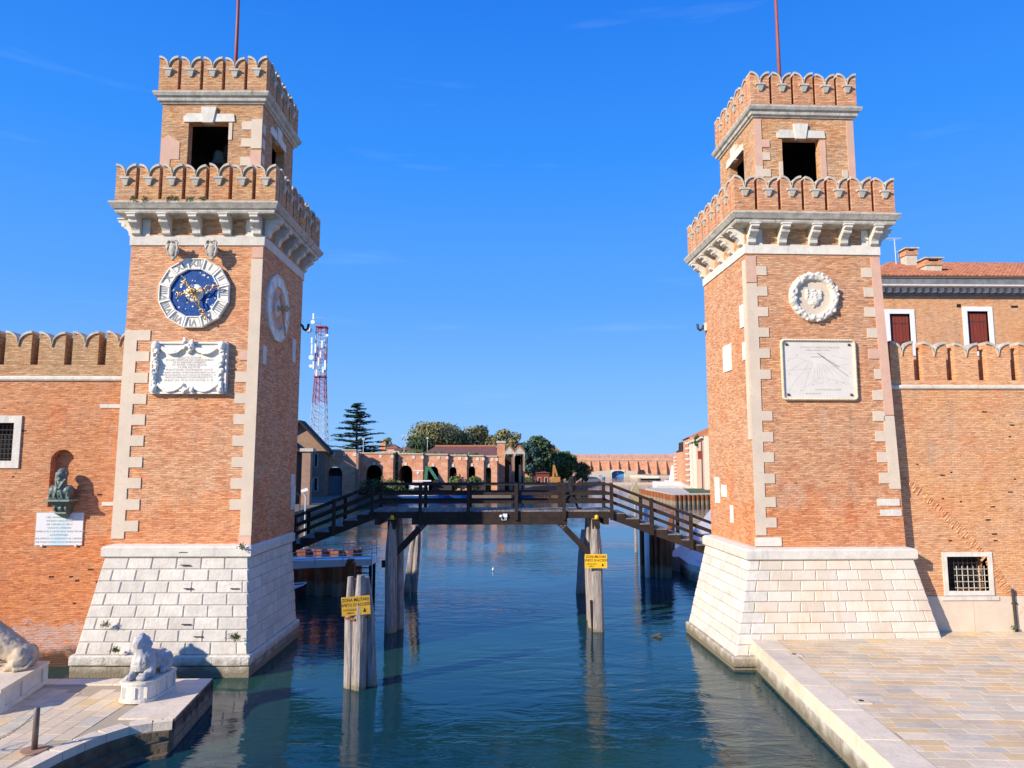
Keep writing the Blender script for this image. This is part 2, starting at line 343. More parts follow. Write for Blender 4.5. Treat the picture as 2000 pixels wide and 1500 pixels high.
mat('kerb', (0.816, 0.691, 0.503), (0.714, 0.586, 0.414), sc=2.5, bump=.6, bd=.02, rnd=.07, stain=(.46, .40, .33, .5))

def star_blue():
    m, t, N, S = nodes('dial_blue'); tc = N('TexCoord'); nz = N('TexNoise', {'Vector': tc.outputs['Object'], 'Scale': 7, 'Detail': 8, 'Roughness': .8})
    S('Base Color', mixc(N, rng(N, nz.outputs[0], .4, .68), (.002, .032, .17), (.012, .11, .36))); S('Roughness', .6); S('Specular IOR Level', .2); M['dial_blue'] = m
star_blue()
def plaque_blue():
    m, t, N, S = nodes('plaque_stained'); tc = N('TexCoord'); mp = N('Mapping', {0: tc.outputs['Object'], 'Scale': (5, 1, .35)})
    nz = N('TexNoise', {'Vector': mp.outputs[0], 'Scale': 1.2, 'Detail': 3}); sx = N('SeparateXYZ', {0: tc.outputs['Object']})
    ab = N('Math', {0: sx.outputs[0]}, operation='ABSOLUTE').outputs[0]; f = N('Math', {0: rng(N, ab, .15, .5, 1, 0), 1: rng(N, nz.outputs[0], .38, .55, 0, .8)}, operation='MULTIPLY').outputs[0]
    S('Base Color', mixc(N, f, (.66, .645, .63), (.40, .62, .68))); S('Roughness', .5); M['plaque_stained'] = m
plaque_blue()
def water():
    m, t, N, S = nodes('water'); g = N('NewGeometry').outputs['Position']
    def nz(s, st, d=3, r=.5, dist=0):
        v = N('Mapping', {0: g, 'Scale': st, 'Rotation': (0, 0, .18)}).outputs[0]
        return N('TexNoise', {'Vector': v, 'Scale': s, 'Detail': d, 'Roughness': r, 'Distortion': dist}).outputs[0]
    patch = nz(.07, (1, 1.4, 1), 3)
    S('Base Color', mixc(N, rng(N, patch, .42, .6), (.006, .040, .055), (.012, .054, .044)))
    S('Roughness', .04); S('IOR', 1.333); S('Specular IOR Level', .5)
    a = N('Math', {0: nz(.55, (1, 2.3, 1), 3, .55, .6), 1: .60}, operation='MULTIPLY').outputs[0]
    b = N('Math', {0: nz(2.4, (1, 2.0, 1), 4, .6, .8), 1: .085}, operation='MULTIPLY').outputs[0]
    c = N('Math', {0: nz(9, (1, 1.6, 1), 2, .5), 1: .008}, operation='MULTIPLY').outputs[0]
    gust = rng(N, nz(.06, (1, 1.2, 1), 2), .36, .64, .12, 1.15)
    h = N('Math', {0: a, 1: b}, operation='ADD').outputs[0]; h = N('Math', {0: h, 1: c}, operation='ADD').outputs[0]
    h = N('Math', {0: h, 1: gust}, operation='MULTIPLY').outputs[0]
    bp = N('Bump', {'Height': h, 'Strength': 1.0, 'Distance': .10}); S('Normal', bp.outputs[0]); M['water'] = m
water()

# ================================================================ the setting
def flat(name, pts, z0, z1, mats, **k):
    return setting(name, MB().prism(pts, 'z', z0, z1), mats, **k)
setting('water', MB().poly([(-1500, -60, 0), (1500, -60, 0), (1500, 3500, 0), (-1500, 3500, 0)]), M['water'])
setting('seabed', MB().poly([(-1500, -60, -4), (1500, -60, -4), (1500, 3500, -4), (-1500, 3500, -4)]), M['earth'])
flat('left_bank', [(-400, 29), (-14.0, 29), (-13.4, 45), (-26, 88), (-27.5, 128), (-27.5, 145), (3, 146.5), (6, 175), (10, 200), (31, 235), (38, 262), (46, 330), (44, 400), (-400, 400)], -2, 1.0, M['earth'])
flat('right_bank', [(15.6, 29.5), (15.6, 44), (11.8, 50.5), (14.5, 57), (36, 118), (43, 146), (66, 262), (104, 400), (400, 400), (400, 29.5)], -2, .95, M['slab_stone'])
flat('far_bank', [(-400, 402), (400, 402), (400, 470), (-400, 470)], -2, 1.0, M['earth'])

# ---- paving: individual stones on a bed
def stones(name_parent, X0, X1, Y0, Y1, inside, key, mats, rowd, l0, l1, z, limit, along='x', label='paving'):
    """staggered rows of flagstones; those nearest the camera as single pieces, the rest joined"""
    cells = []; y = Y0
    while y < Y1:
        d = rowd * R.uniform(.85, 1.15); x = X0 + R.uniform(-l1, 0)
        while x < X1:
            l = R.uniform(l0, l1)
            if x < X0: l = x + l - X0; x = X0
            if l < .16: x += l; continue
            cx, cy = (x + l / 2, y + d / 2) if along == 'x' else (y + d / 2, x + l / 2)
            sx, sy = (l, d) if along == 'x' else (d, l)
            if inside(cx - sx / 2, cy) and inside(cx + sx / 2, cy) and inside(cx, cy - sy / 2) and inside(cx, cy + sy / 2): cells.append((key(cx, cy), cx, cy, sx, sy))
            x += l
        y += d
    cells.sort(); base = []
    for mm in mats: base.append(MB().hexa([(-.5, -.5, -.05), (.5, -.5, -.05), (.5, .5, -.05), (-.5, .5, -.05)], [(-.493, -.485, .0), (.493, -.485, .0), (.493, .485, .0), (-.493, .485, 0)]).mesh('paving_stone', mm))
    rest = MB(); off = OFF[name_parent.name]
    for i, (k, cx, cy, sx, sy) in enumerate(cells):
        zz = z + R.uniform(.010, .016); mi = min(int(R.random() ** 1.7 * len(mats)), len(mats) - 1)
        if i < limit: inst('paving_stone', base[mi], name_parent, (cx - off.x, cy - off.y, zz - off.z), R.uniform(-.006, .006), (sx - .012, sy - .012, 1))
        else: rest.hexa([(cx - sx / 2 + .01, cy - sy / 2 + .01, z - .03), (cx + sx / 2 - .01, cy - sy / 2 + .01, z - .03), (cx + sx / 2 - .01, cy + sy / 2 - .01, z - .03), (cx - sx / 2 + .01, cy + sy / 2 - .01, z - .03)],
                        [(cx - sx / 2 + .02, cy - sy / 2 + .02, zz), (cx + sx / 2 - .02, cy - sy / 2 + .02, zz), (cx + sx / 2 - .02, cy + sy / 2 - .02, zz), (cx - sx / 2 + .02, cy + sy / 2 - .02, zz)], mi)
    if rest.f: tag(rest.build('paving_field', mats, name_parent), kind='stuff')

pv0 = Vector((9.2, 26.2, 0))
rq = setting('right_quay', MB().prism([(9.24, 2), (40, 2), (40, 30.5), (12, 30.5), (12, 27.5), (9.24, 27.5)], 'z', -2, .985), [M['stone_tide']])
for a, y in enumerate(range(3, 27, 2)):     # long white edge stones
    y1 = y + 2 + (.3 if a % 3 == 0 else 0)
    if y1 > 26.4: y1 = 26.4
    if y >= y1: break
    mb = MB().hexa([(9.12, y + .012, .60), (10.03, y + .012, .60), (10.03, y1 if y1 > 26 else y + 2 - .012, .60), (9.12, y1 if y1 > 26 else y + 2 - .012, .60)],
                   [(9.15, y + .03, 1.02), (10.03, y + .03, 1.02), (10.03, (y1 if y1 > 26 else y + 2) - .03, 1.02), (9.15, (y1 if y1 > 26 else y + 2) - .03, 1.02)])
    mb.build('kerb_stone', M['kerb'], rq)
for k, y in enumerate([11, 13.4, 15.9, 18.3, 20.7, 23.1]):
    MB().box(9.17, 9.238, y + .01, y + 2.38, .10, .585).build('quay_block', M['stone_tide'], rq)
stones(rq, 10.05, 22, 13, 28.9, lambda x, y: x > 10.04 and y < 28.9 and x < 22, lambda x, y: y + .35 * x, [M['paving'], M['paving_pale'], M['paving_pink'], M['paving_grey']], .36, .55, 1.15, .985, 290)
for (px, py) in [(1551, 1278), (1682, 1369)]:
    p = W(px, py, z=1.02); dq = p - pv0; p = pv0 + Vector((dq.x * cos(.082) - dq.y * sin(.082), dq.x * sin(.082) + dq.y * cos(.082), dq.z)); MB().box(p.x - .22, p.x + .22, p.y - .2, p.y + .2, 1.0, 1.03).build('drain_stone', M['paving_pale'], rq)
    MB().tube([(p.x, p.y, 1.031), (p.x, p.y, 1.036)], .07, 12).build('drain_hole', M['dark_void'], rq)

bed_r = setting('right_pavement_bed', MB().box(10.02, 40, 2, 30.5, .9, .988), M['paving_bed'])
pv = Vector((9.2, 26.2, 0)); th_q = radians(-4.7)
for o_ in (rq, bed_r):
    d_ = o_.location - pv; o_.location = pv + Vector((d_.x * cos(th_q) - d_.y * sin(th_q), d_.x * sin(th_q) + d_.y * cos(th_q), d_.z)); o_.rotation_euler = (0, 0, th_q)
# left quay with curved steps
cv = [(-7.92, 18.55), (-8.35, 18.42), (-8.8, 18.2), (-9.1, 17.75), (-9.32, 17.25), (-9.5, 16.7), (-9.65, 15.9), (-9.85, 15.0), (-10.2, 13.4), (-10.6, 11)]
lqp = [(-40, 2), (-10.6, 2)] + cv[::-1] + [(-8.30, 22.05), (-40, 22.05)]
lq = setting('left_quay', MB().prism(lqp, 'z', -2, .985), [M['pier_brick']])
bed_l = setting('left_pavement_bed', MB().prism([(-40, 2), (-11.0, 2), (-10.95, 11)] + [(x - .3, y) for x, y in cv[::-1][1:]] + [(-8.6, 22.0), (-40, 22.0)], 'z', .9, .989), M['paving_bed'])
for i, (o, z) in enumerate([(.13, .83), (.30, .62), (.50, .40)]):
    out = []
    for j, (x, y) in enumerate(cv):
        a = Vector(cv[min(j + 1, len(cv) - 1)]) - Vector(cv[max(j - 1, 0)]); n = Vector((-a.y, a.x)).normalized()
        out.append((min(x + n.x * o, -7.95 + .05 * i), y + n.y * o))
    MB().prism([(x, y) for x, y in cv] + out[::-1], 'z', -2, z).build('curved_step', M['step_stone'], lq)
for j in range(len(cv) - 2):
    a, b = Vector(cv[j]), Vector(cv[j + 1]); d = (b - a).normalized(); n = Vector((-d.y, d.x))
    ci = [tuple(a + d * .008 + n * .02), tuple(b - d * .008 + n * .02), tuple(b - d * .008 - n * .38), tuple(a + d * .008 - n * .38)]
    MB().prism(ci[::-1], 'z', .80, 1.025 + .002 * (j % 2)).build('kerb_stone', M['kerb'], lq)
yy = 18.75
while yy < 22.0:
    y1 = min(yy + R.uniform(.7, 1.2), 22.05); MB().hexa([(-9.35, yy, .8), (-7.9 - (yy - 18.5) * .11, yy, .8), (-7.9 - (y1 - 18.5) * .11, y1 - .02, .8), (-9.35, y1 - .02, .8)],
        [(-9.35, yy, 1.03), (-7.93 - (yy - 18.5) * .11, yy, 1.03), (-7.93 - (y1 - 18.5) * .11, y1 - .02, 1.03), (-9.35, y1 - .02, 1.03)]).build('kerb_stone', M['kerb'], lq); yy = y1
xx = -24
while xx < -9.4:
    x1 = min(xx + R.uniform(1.2, 2.0), -9.37); MB().box(xx, x1 - .02, 21.55, 22.1, .8, 1.03).build('kerb_stone', M['kerb'], lq); xx = x1
zc = .16
while zc < .9:      # courses of the pier side
    y = 18.6
    while y < 22:
        l = min(R.uniform(.5, .95), 22.02 - y)
        x0 = -7.92 - (y - 18.55) * .108; x1 = -7.92 - (y + l - 18.55) * .108
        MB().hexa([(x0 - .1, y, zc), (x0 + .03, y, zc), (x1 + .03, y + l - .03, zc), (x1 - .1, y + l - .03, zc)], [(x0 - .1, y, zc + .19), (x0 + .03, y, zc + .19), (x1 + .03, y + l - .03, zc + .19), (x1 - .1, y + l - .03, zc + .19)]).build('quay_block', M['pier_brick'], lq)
        y += l
    zc += .22
def curve_in(x, y):
    if y > 21.53 or x > -9.37: return False
    if y < 18.5:
        for j in range(len(cv) - 1):
            (xa, ya), (xb, yb) = cv[j], cv[j + 1]
            if yb <= y <= ya: return x < xa + (xb - xa) * (ya - y) / (ya - yb) - .42
        return x < -10.9
    return True
stones(lq, 14.5, 21.55, -16, -9.3, curve_in, lambda x, y: y - .3 * x, [M['paving'], M['paving_grey'], M['paving_pink'], M['paving']], .42, .6, 1.0, .985, 200, along='y')
p = W(307, 1401, z=1.02); MB().box(p.x - .2, p.x + .2, p.y - .2, p.y + .2, 1.0, 1.032).build('drain_stone', M['paving_pale'], lq)

# ================================================================ merlons shared by towers and walls
def merlon_meshes(w, h, th, nd, mb_mat, cope_mat, cop=.09, bracket=True, tag_=''):
    n = 9; cur = [(w / 2 - w / 2 * (i / n), h - nd + nd * sqrt(1 - (1 - i / n) ** 2) ** .9) for i in range(n + 1)]      # notch -> left tip
    left = cur; right = [(w - x, z) for x, z in cur]
    prof = [(0, 0), (w, 0)] + right[::-1] + left[1:]
    body = MB().prism(prof, 'y', 0, th)
    cope = MB()
    for side in (left, right):
        for i in range(n):
            (xa, za), (xb, zb) = side[i], side[i + 1]
            q = [(xa, za + .001), (xb, zb + .001), (xb, zb + cop), (xa, za + cop)]
            if side is right: q = q[::-1]
            cope.prism(q, 'y', -.06, th + .04)
    r = [body.mesh('merlon', mb_mat), cope.mesh('coping', cope_mat)]
    if bracket:
        br = MB(); c = w / 2; z1 = h - nd + .02
        br.box(c - .17, c + .17, -.13, .0, z1 - .07, z1)
        br.hexa([(c - .06, -.05, z1 - .30), (c + .06, -.05, z1 - .30), (c + .06, .0, z1 - .30), (c - .06, .0, z1 - .30)], [(c - .13, -.11, z1 - .07), (c + .13, -.11, z1 - .07), (c + .13, .0, z1 - .07), (c - .13, .0, z1 - .07)])
        r.append(br.mesh('bracket', cope_mat))
    return r
def put_merlon(ms, parent, loc, rz, sx=1, th=.45, world=False):
    if world: loc = Vector(loc) - OFF[parent.name]
    m = inst('merlon', ms[0], parent, loc, 0, (sx * R.uniform(.985, 1.0), 1, 1 + R.uniform(-.03, .02)), rot=(R.uniform(-.008, .008), R.uniform(-.006, .006), rz))
    inst('coping', ms[1], m)
    if len(ms) > 2: inst('bracket', ms[2], m)
def merlon_row(ms, parent, x0, x1, y0, y1, z, nf, ns, w, slit, th):
    """a parapet of merlons round the rectangle; faces front, both sides and back"""
    p = (x1 - x0 + slit) / nf; sx = (p - slit) / w
    for i in range(nf): put_merlon(ms, parent, (x0 + i * p, y0, z), 0, sx)
    for i in range(nf): put_merlon(ms, parent, (x1 - i * p, y1, z), pi, sx)
    d0 = y0 + th + .05; d1 = y1 - th - .05; p = (d1 - d0 + slit) / ns; sx = (p - slit) / w
    for i in range(ns):
        put_merlon(ms, parent, (x1, d0 + i * p, z), pi / 2, sx); put_merlon(ms, parent, (x0, d1 - i * p, z), -pi / 2, sx)

def blocks(parent, bl, br, tr, tl, rows, bw, mats, proud=.035, gap=.008, name='stone_block', ph=0, matf=None):
    """rusticated blocks with bevelled edges laid in courses on a (battered) quadrilateral face"""
    bl, br, tr, tl = map(Vector, (bl, br, tr, tl)); n = (br - bl).cross(tl - bl).normalized()
    for r in range(len(rows) - 1):
        t0 = rows[r] ; t1 = rows[r + 1]; A0 = bl.lerp(tl, t0); B0 = br.lerp(tr, t0); A1 = bl.lerp(tl, t1); B1 = br.lerp(tr, t1)
        Lr = (B0 - A0).length; s = (-bw * (.5 if (r + ph) % 2 else .0)); x0 = A0.x if abs(n.y) > abs(n.x) else A0.y
        while s < Lr - .02:
            wd = bw * R.uniform(.95, 1.06); a = max(0, s); b = min(Lr, s + wd)
            if Lr - b < .18: b = Lr
            if b - a > .1:
                up = (A1 - A0); g = gap
                def P(u, k): return (A0.lerp(B0, u / Lr) if k == 0 else A1.lerp(B1, min(1, max(0, u / Lr))))
                q = [P(a + g, 0).lerp(P(a + g, 1), g / up.length), P(b - g, 0).lerp(P(b - g, 1), g / up.length), P(b - g, 0).lerp(P(b - g, 1), 1 - g / up.length), P(a + g, 0).lerp(P(a + g, 1), 1 - g / up.length)]
                c = sum(q, Vector()) / 4; pr = proud * R.uniform(.8, 1.15); e = .028
                ex = (B0 - A0).normalized() * e; ez = up.normalized() * e
                f = [q[0] + ex + ez + n * pr, q[1] - ex + ez + n * pr, q[2] - ex - ez + n * pr, q[3] + ex - ez + n * pr]
                mb = MB().raw(q + f, [(4, 5, 6, 7), (0, 1, 5, 4), (1, 2, 6, 5), (2, 3, 7, 6), (3, 0, 4, 7)])
                mb.build(name, (matf(c) if matf else mats), parent, local=True)
            s = b if b < Lr else Lr

def corbel_mesh(w=.30, h=.66, d=.58):
    pr = [(0, 0), (-.10, 0), (-.16, .05), (-.17, .16), (-.24, .26), (-.36, .33), (-.42, .40), (-.41, .49), (-.50, .52), (-d, .56), (-d, h), (0, h)]
    mb = MB().prism([(y, z * h / .66) for y, z in pr], 'x', -w / 2, w / 2)
    mb.box(-w / 2 - .04, w / 2 + .04, -d - .03, -.0, h, h + .05)
    mb.tube([(-w / 2 - .015, -.385, .44), (w / 2 + .015, -.385, .44)], .075, 8)
    return mb.mesh('corbel', M['stone'])
CORB = corbel_mesh()
MS_T = merlon_meshes(.70, 1.27, .42, .46, M['brick_upper'], M['stone_mid'])
MS_R = merlon_meshes(.70, 1.27, .42, .46, M['brick'], M['stone_mid'])

def wall_open(x0, x1, z0, z1, ox0, ox1, oz0, oz1, y0, y1, mb=None):
    mb = mb or MB()
    mb.box(x0, ox0, y0, y1, z0, z1); mb.box(ox1, x1, y0, y1, z0, z1)
    if oz0 > z0: mb.box(ox0, ox1, y0, y1, z0, oz0)
    mb.box(ox0, ox1, y0, y1, oz1, z1); return mb
def turn(mb, pts=None, cx=0, cy=0, a=0):
    ca, sa = cos(a), sin(a); mb.v = [(cx + (x - cx) * ca - (y - cy) * sa, cy + (x - cx) * sa + (y - cy) * ca, z) for x, y, z in mb.v]; return mb

def tower(side, loc, rz, label, P):
    t = thing('brick_tower', loc, label, 'tower', rz)
    B = lambda mb, name, m: mb.build(name, m, t, local=True)
    x0, x1, x0t, x1t, D = P['x0'], P['x1'], P['x0t'], P['x1t'], 5.2
    capz = P['capz']; zb = P['zb']; mbr = P['brick']
    # battered stone base
    bx = P['base']   # top outline x0,x1,y0,y1 ; bottom outline x0,x1,y0,y1
    a0, a1, b0, b1, c0, c1, d0, d1 = bx; zt = capz - .40
    core = MB().hexa([(c0, d0, zb), (c1, d0, zb), (c1, d1, zb), (c0, d1, zb)], [(a0, b0, zt), (a1, b0, zt), (a1, b1, zt), (a0, b1, zt)])
    B(core, 'base_core', M['joint'])
    n = P['rows']; rows = [i / n for i in range(n + 1)]
    mf = P.get('matf')
    blocks(t, (c0, d0, zb), (c1, d0, zb), (a1, b0, zt), (a0, b0, zt), rows, .86, M['stone_block'], ph=1, matf=mf)
    if side == 'L': blocks(t, (c1, d0, zb), (c1, d1, zb), (a1, b1, zt), (a1, b0, zt), rows, .9, M['stone_block'], proud=.03)
    else: blocks(t, (c0, d1, zb), (c0, d0, zb), (a0, b0, zt), (a0, b1, zt), rows, .9, M['stone_block'], proud=.03)
    B(MB().ring(c0, c1, d0, d1, [(.0, zb), (.10, zb), (.10, zb - .02), (.13, zb - .05), (.13, zb - .32), (.10, zb - .36)][::-1]), 'tide_ledge', M['stone_tide'])
    B(MB().ring(c0, c1, d0, d1, [(.06, -2), (.10, zb - .38)]), 'footing', M['stone_tide'])
    xl_ = c0 - .1
    while xl_ < c1 + .05:      # separate stones of the ledge
        xe_ = min(xl_ + R.uniform(.95, 1.5), c1 + .1); B(MB().box(xl_ + .006, xe_ - .006, d0 - .155, d0 - .125, zb - .31 - R.uniform(0, .02), zb - .05), 'ledge_stone', M['stone_tide']); xl_ = xe_
    # cap course in separate stones along the front
    B(MB().ring(a0, a1, b0, b1, [(0, zt), (.06, zt + .002), (.11, zt + .05), (.11, capz - .06), (.05, capz), (-.2, capz + .06)]), 'base_cap', M['stone'])
    # shaft
    zs = capz; zh = 15.42
    B(MB().hexa([(x0, 0, zs), (x1, 0, zs), (x1, D, zs), (x0, D, zs)], [(x0t, 0, zh), (x1t, 0, zh), (x1t, D, zh), (x0t, D, zh)]), 'shaft', mbr)
    B(MB().ring(x0t, x1t, 0, D, [(.0, zh), (.045, zh), (.045, zh + .37), (.0, zh + .37)]), 'stone_band', M['stone'])
    B(MB().box(x0t, x1t, 0, D, zh + .37, 16.49), 'frieze', M['brick_upper'])
    nz = zh + .37
    W2 = x1t - x0t
    for i in range(5):
        x = x0t + .22 + (W2 - .44) * i / 4; inst('corbel', CORB, t, (x, 0, nz), 0)
        if i: inst('corbel', CORB, t, (x1t, D * i / 4 * .955 + .12, nz), pi / 2); inst('corbel', CORB, t, (x0t, D * i / 4 * .955 + .12, nz), -pi / 2)
        else: inst('corbel', CORB, t, (x1t, .22, nz), pi / 2); inst('corbel', CORB, t, (x0t, .22, nz), -pi / 2)
    for xx in (x0t + .40, x1t - .40 - .28): B(MB().box(xx, xx + .28, -.03, .0, nz, nz + .62), 'corner_stone', M['stone'])
    ca, cb = (x0t + .12, x1t) if side == 'L' else (x0t, x1t - .10)
    B(MB().ring(ca, cb, 0, D, [(-.13, 16.42), (.50, 16.50), (.53, 16.56), (.53, 16.63), (.59, 16.66), (.66, 16.78), (.70, 16.84), (.70, 16.90), (.45, 16.93)]), 'cornice', M['stone_old'])
    # parapet and merlons
    q0, q1, r0, r1 = ca - .55, cb + .55, -.53, D + .53
    ms = MS_T if side == 'L' else MS_R
    B(MB().ring(q0, q1, r0, r1, [(-.0, 16.925), (0, 17.02)], top=True), 'parapet_base', ms[0].materials[0])
    merlon_row(ms, t, q0, q1, r0, r1, 17.015, 7, 6, .70, .13, .42)
    # upper stage, hollow, with four openings
    u0, u1 = P['ux0'], P['ux1']; v0 = .72; v1 = v0 + (u1 - u0); th = .36; z0, z1 = 17.0, 21.38
    ow0, ow1, oz0, oz1 = P['open']
    def side_wall(x0, x1, y0, th, a, nm, o0, o1):
        mb = wall_open(x0, x1, z0, z1, o0, o1, oz0, oz1, y0, y0 + th); cx = (u0 + u1) / 2; cy = (v0 + v1) / 2
        turn(mb, None, cx, cy, a); B(mb, nm, M['brick_upper'])
    side_wall(u0, u1, v0, th, 0, 'belfry_wall', ow0, ow1)
    sgn_ = 1 if side == 'L' else -1
    side_wall(u0 + th, u1 - th, v0, th, sgn_ * pi / 2, 'belfry_wall', u0 + 1.2, u1 - 1.2)
    if side == 'L': B(MB().box(u0, u0 + th, v0 + th, v1 - th, z0, z1), 'belfry_wall', M['brick_upper'])
    else: B(MB().box(u1 - th, u1, v0 + th, v1 - th, z0, z1), 'belfry_wall', M['brick_upper'])
    B(MB().box(u0 + th + .005, u0 + th + .06, v0 + th + .02, v1 - th - .13, 17.2, 21.3) if side == 'L' else MB().box(u1 - th - .06, u1 - th - .005, v0 + th + .02, v1 - th - .13, 17.2, 21.3), 'shade_lining', M['dark_void'])  # near-black panels added inside, the belfry's shade put into their colour
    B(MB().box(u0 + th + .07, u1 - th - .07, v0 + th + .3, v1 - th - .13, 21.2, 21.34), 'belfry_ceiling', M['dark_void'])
    B(MB().box(u0 + th + .01, u1 - th - .01, v1 - th - .12, v1 - th - .005, 17.0, 21.3), 'shade_lining', M['dark_void'])
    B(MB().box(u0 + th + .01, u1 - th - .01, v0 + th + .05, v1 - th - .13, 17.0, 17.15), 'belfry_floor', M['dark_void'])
    B(MB().box(u0, u1, v1 - th, v1, z0, z1), 'belfry_wall', M['brick_upper'])
    B(MB().box(u0, u1, v0, v1, z1, z1 + .03), 'belfry_roof', M['roof_dark'])
    # lintel with keystone on front, and on the canal side
    cx = (ow0 + ow1) / 2
    def lintel(a):
        for nm, mb in (('lintel', MB().prism([(cx - .98, oz1), (cx + 1.02, oz1 + .02), (cx + .98, oz1 + .32), (cx - .82, oz1 + .36), (cx - 1.0, oz1 + .22)], 'y', v0 - .05, v0 + .12)),
                       ('keystone', MB().prism([(cx - .22, oz1 - .04), (cx + .18, oz1 - .04), (cx + .30, oz1 + .60), (cx - .30, oz1 + .60)], 'y', v0 - .10, v0 + .1))):
            turn(mb, None, (u0 + u1) / 2, (v0 + v1) / 2, a); B(mb, nm, M['stone'])
    lintel(0); lintel(pi / 2 if side == 'L' else -pi / 2)
    B(MB().ring(u0, u1, v0, v1, [(-.01, 21.36), (.05, 21.36), (.08, 21.42), (.14, 21.45), (.16, 21.56), (.24, 21.62), (.29, 21.72), (.29, 21.79), (.1, 21.81)]), 'belfry_cornice', M['stone_old'])
    B(MB().ring(u0 - .14, u1 + .14, v0 - .14, v1 + .14, [(0, 21.80), (0, 21.90)]), 'parapet_base', ms[0].materials[0])
    merlon_row(ms, t, u0 - .14, u1 + .14, v0 - .14, v1 + .14, 21.895, 5, 4, .70, .12, .42)
    B(MB().hexa([(u0 + .3, v0 + .3, 21.8), (u1 - .3, v0 + .3, 21.8), (u1 - .3, v1 - .3, 21.8), (u0 + .3, v1 - .3, 21.8)], [(cx, v0 + 2, 22.4)] * 4), 'roof_deck', M['roof_dark'])
    return t

def quoin(t, face, x_of, z0, z1, width, teeth, mats, tooth_h=.37, tooth_w=.52, sgn=1, m_strip=None, strip=True):
    """edge strip and tooth blocks on the front face of a tower; x_of(z) is the edge, sgn points inward"""
    if strip:
        a0, a1 = x_of(z0), x_of(z1); b0, b1 = a0 + sgn * width, a1 + sgn * width
        pts = [(a0, z0), (b0, z0), (b1, z1), (a1, z1)]
        if sgn < 0: pts = pts[::-1]
        MB().prism(pts, 'y', -.03, .0).build('quoin_strip', m_strip or mats, t, local=True)
    for z, m, wm in teeth:
        e = x_of(z + tooth_h / 2) + sgn * width; pts = [(e, z), (e + sgn * tooth_w * wm, z), (e + sgn * tooth_w * wm, z + tooth_h), (e, z + tooth_h)]
        if sgn < 0: pts = pts[::-1]
        MB().prism(pts, 'y', -.03, .0).build('quoin_block', m, t, local=True)

# ---- left tower
TLloc = Vector((-11.29, 26.40, 0)); TLr = radians(-.9)
PL = dict(x0=-2.51, x1=2.50, x0t=-2.42, x1t=2.53, capz=4.38, zb=.74, rows=8, brick=M['brick'], base=(-2.58, 2.50, -.18, 4.9, -3.22, 2.72, -.55, 5.1),
          ux0=-1.90, ux1=2.05, open=(-.84, .74, 17.4, 20.62))
TL = tower('L', TLloc, TLr, 'left brick tower with the blue star clock on its face', PL)
def exL(z): k = (z - 4.38) / 11.04; return -2.51 + .09 * k
def exR(z): k = (z - 4.38) / 11.04; return 2.50 + .03 * k
zz = lambda y: W(300, y, Y=26.4).z
P = M['plaster']
quoin(TL, 0, exL, 4.62, zz(645), .46, [(zz(y), P, 1) for y in (665, 706, 748, 789, 830, 871, 913, 954, 996, 1038)], P, .38, .48, 1)
quoin(TL, 0, exR, 4.72, zz(505), .42, [(zz(703), M['plaster_pink'], .75)] + [(zz(y), P, 1) for y in (746, 788, 829, 871, 913, 955, 996)], P, .38, .40, -1)
quoin(TL, 0, exR, zz(503), zz(482), .40, [], M['plaster_pink'], sgn=-1)
MB().box(2.06, 2.495, -.028, 0, 4.385, 4.71).build('quoin_strip', M['plaster_pink'], TL, local=True)
u1 = 2.05
for a, b, m in ((19.55, 20.75, P), (18.1, 19.45, M['plaster_pink'])): MB().box(u1 - .42, u1, .69, .72, a, b).build('quoin_strip', m, TL, local=True)
for z, m in ((20.32, P), (19.62, P), (18.85, P)): MB().box(u1 - .80, u1 - .42, .69, .72, z, z + .34).build('quoin_block', m, TL, local=True)
for z in (18.3, 18.95, 19.6, 20.2): MB().box(u1, u1 + .03, .74, 1.02, z, z + .4).build('quoin_block', P, TL, local=True)
MB().prism([(-1.88, 18.6), (-1.5, 18.6), (-1.5, 19.1), (-1.15, 19.1), (-1.15, 19.8), (-1.62, 20.1), (-1.88, 19.9)], 'y', .70, .72).build('render_patch', M['plaster_pink'], TL, local=True)
MB().box(.74, .88, .69, .72, 19.9, 20.6).build('jamb_stone', P, TL, local=True)
# stones let into the canal side
for y, z, w_, h_ in ((3.95, 11.6, .5, 1.0), (.35, 11.0, .4, .7), (4.5, 5.35, .6, 1.0), (4.4, 6.3, .5, .55)): MB().box(2.49, 2.545, y, y + w_, z, z + h_).build('let_in_stone', M['stone'], TL, local=True)

# ---- right tower
TRloc = Vector((12.33, 27.05, 0)); TRr = radians(1.3)
wm = lambda c: M['stone_block'] if c.x < -2.55 else M['stone_warm']
PR = dict(x0=-2.66, x1=3.06, x0t=-2.66, x1t=2.66, capz=4.14, zb=.45, rows=9, brick=M['brick'], base=(-3.02, 3.22, -.17, 4.9, -3.80, 3.98, -.62, 5.05),
          ux0=-1.84, ux1=2.30, open=(-.70, .86, 17.4, 20.5), matf=wm)
TR = tower('R', TRloc, TRr, 'right brick tower with the sundial and stone wreath on its face', PR)
def exL2(z): return -2.66
def exR2(z): k = (z - 4.14) / 11.28; return 3.06 - .40 * k
zy = lambda y: W(1600, y, Y=27.05).z
Q = M['plaster_pink']
quoin(TR, 0, exL2, zy(1045), zy(555), .40, [(zy(y), P, 1) for y in (539, 579, 619, 659, 700, 741, 822, 863, 903, 944, 990, 1030)], P, .37, .40, 1)
quoin(TR, 0, exL2, zy(553), zy(502), .40, [], Q, sgn=1)
quoin(TR, 0, exR2, zy(955), zy(812), .42, [(zy(y), P, 1) for y in (862, 903, 944)], P, .40, .38, -1)
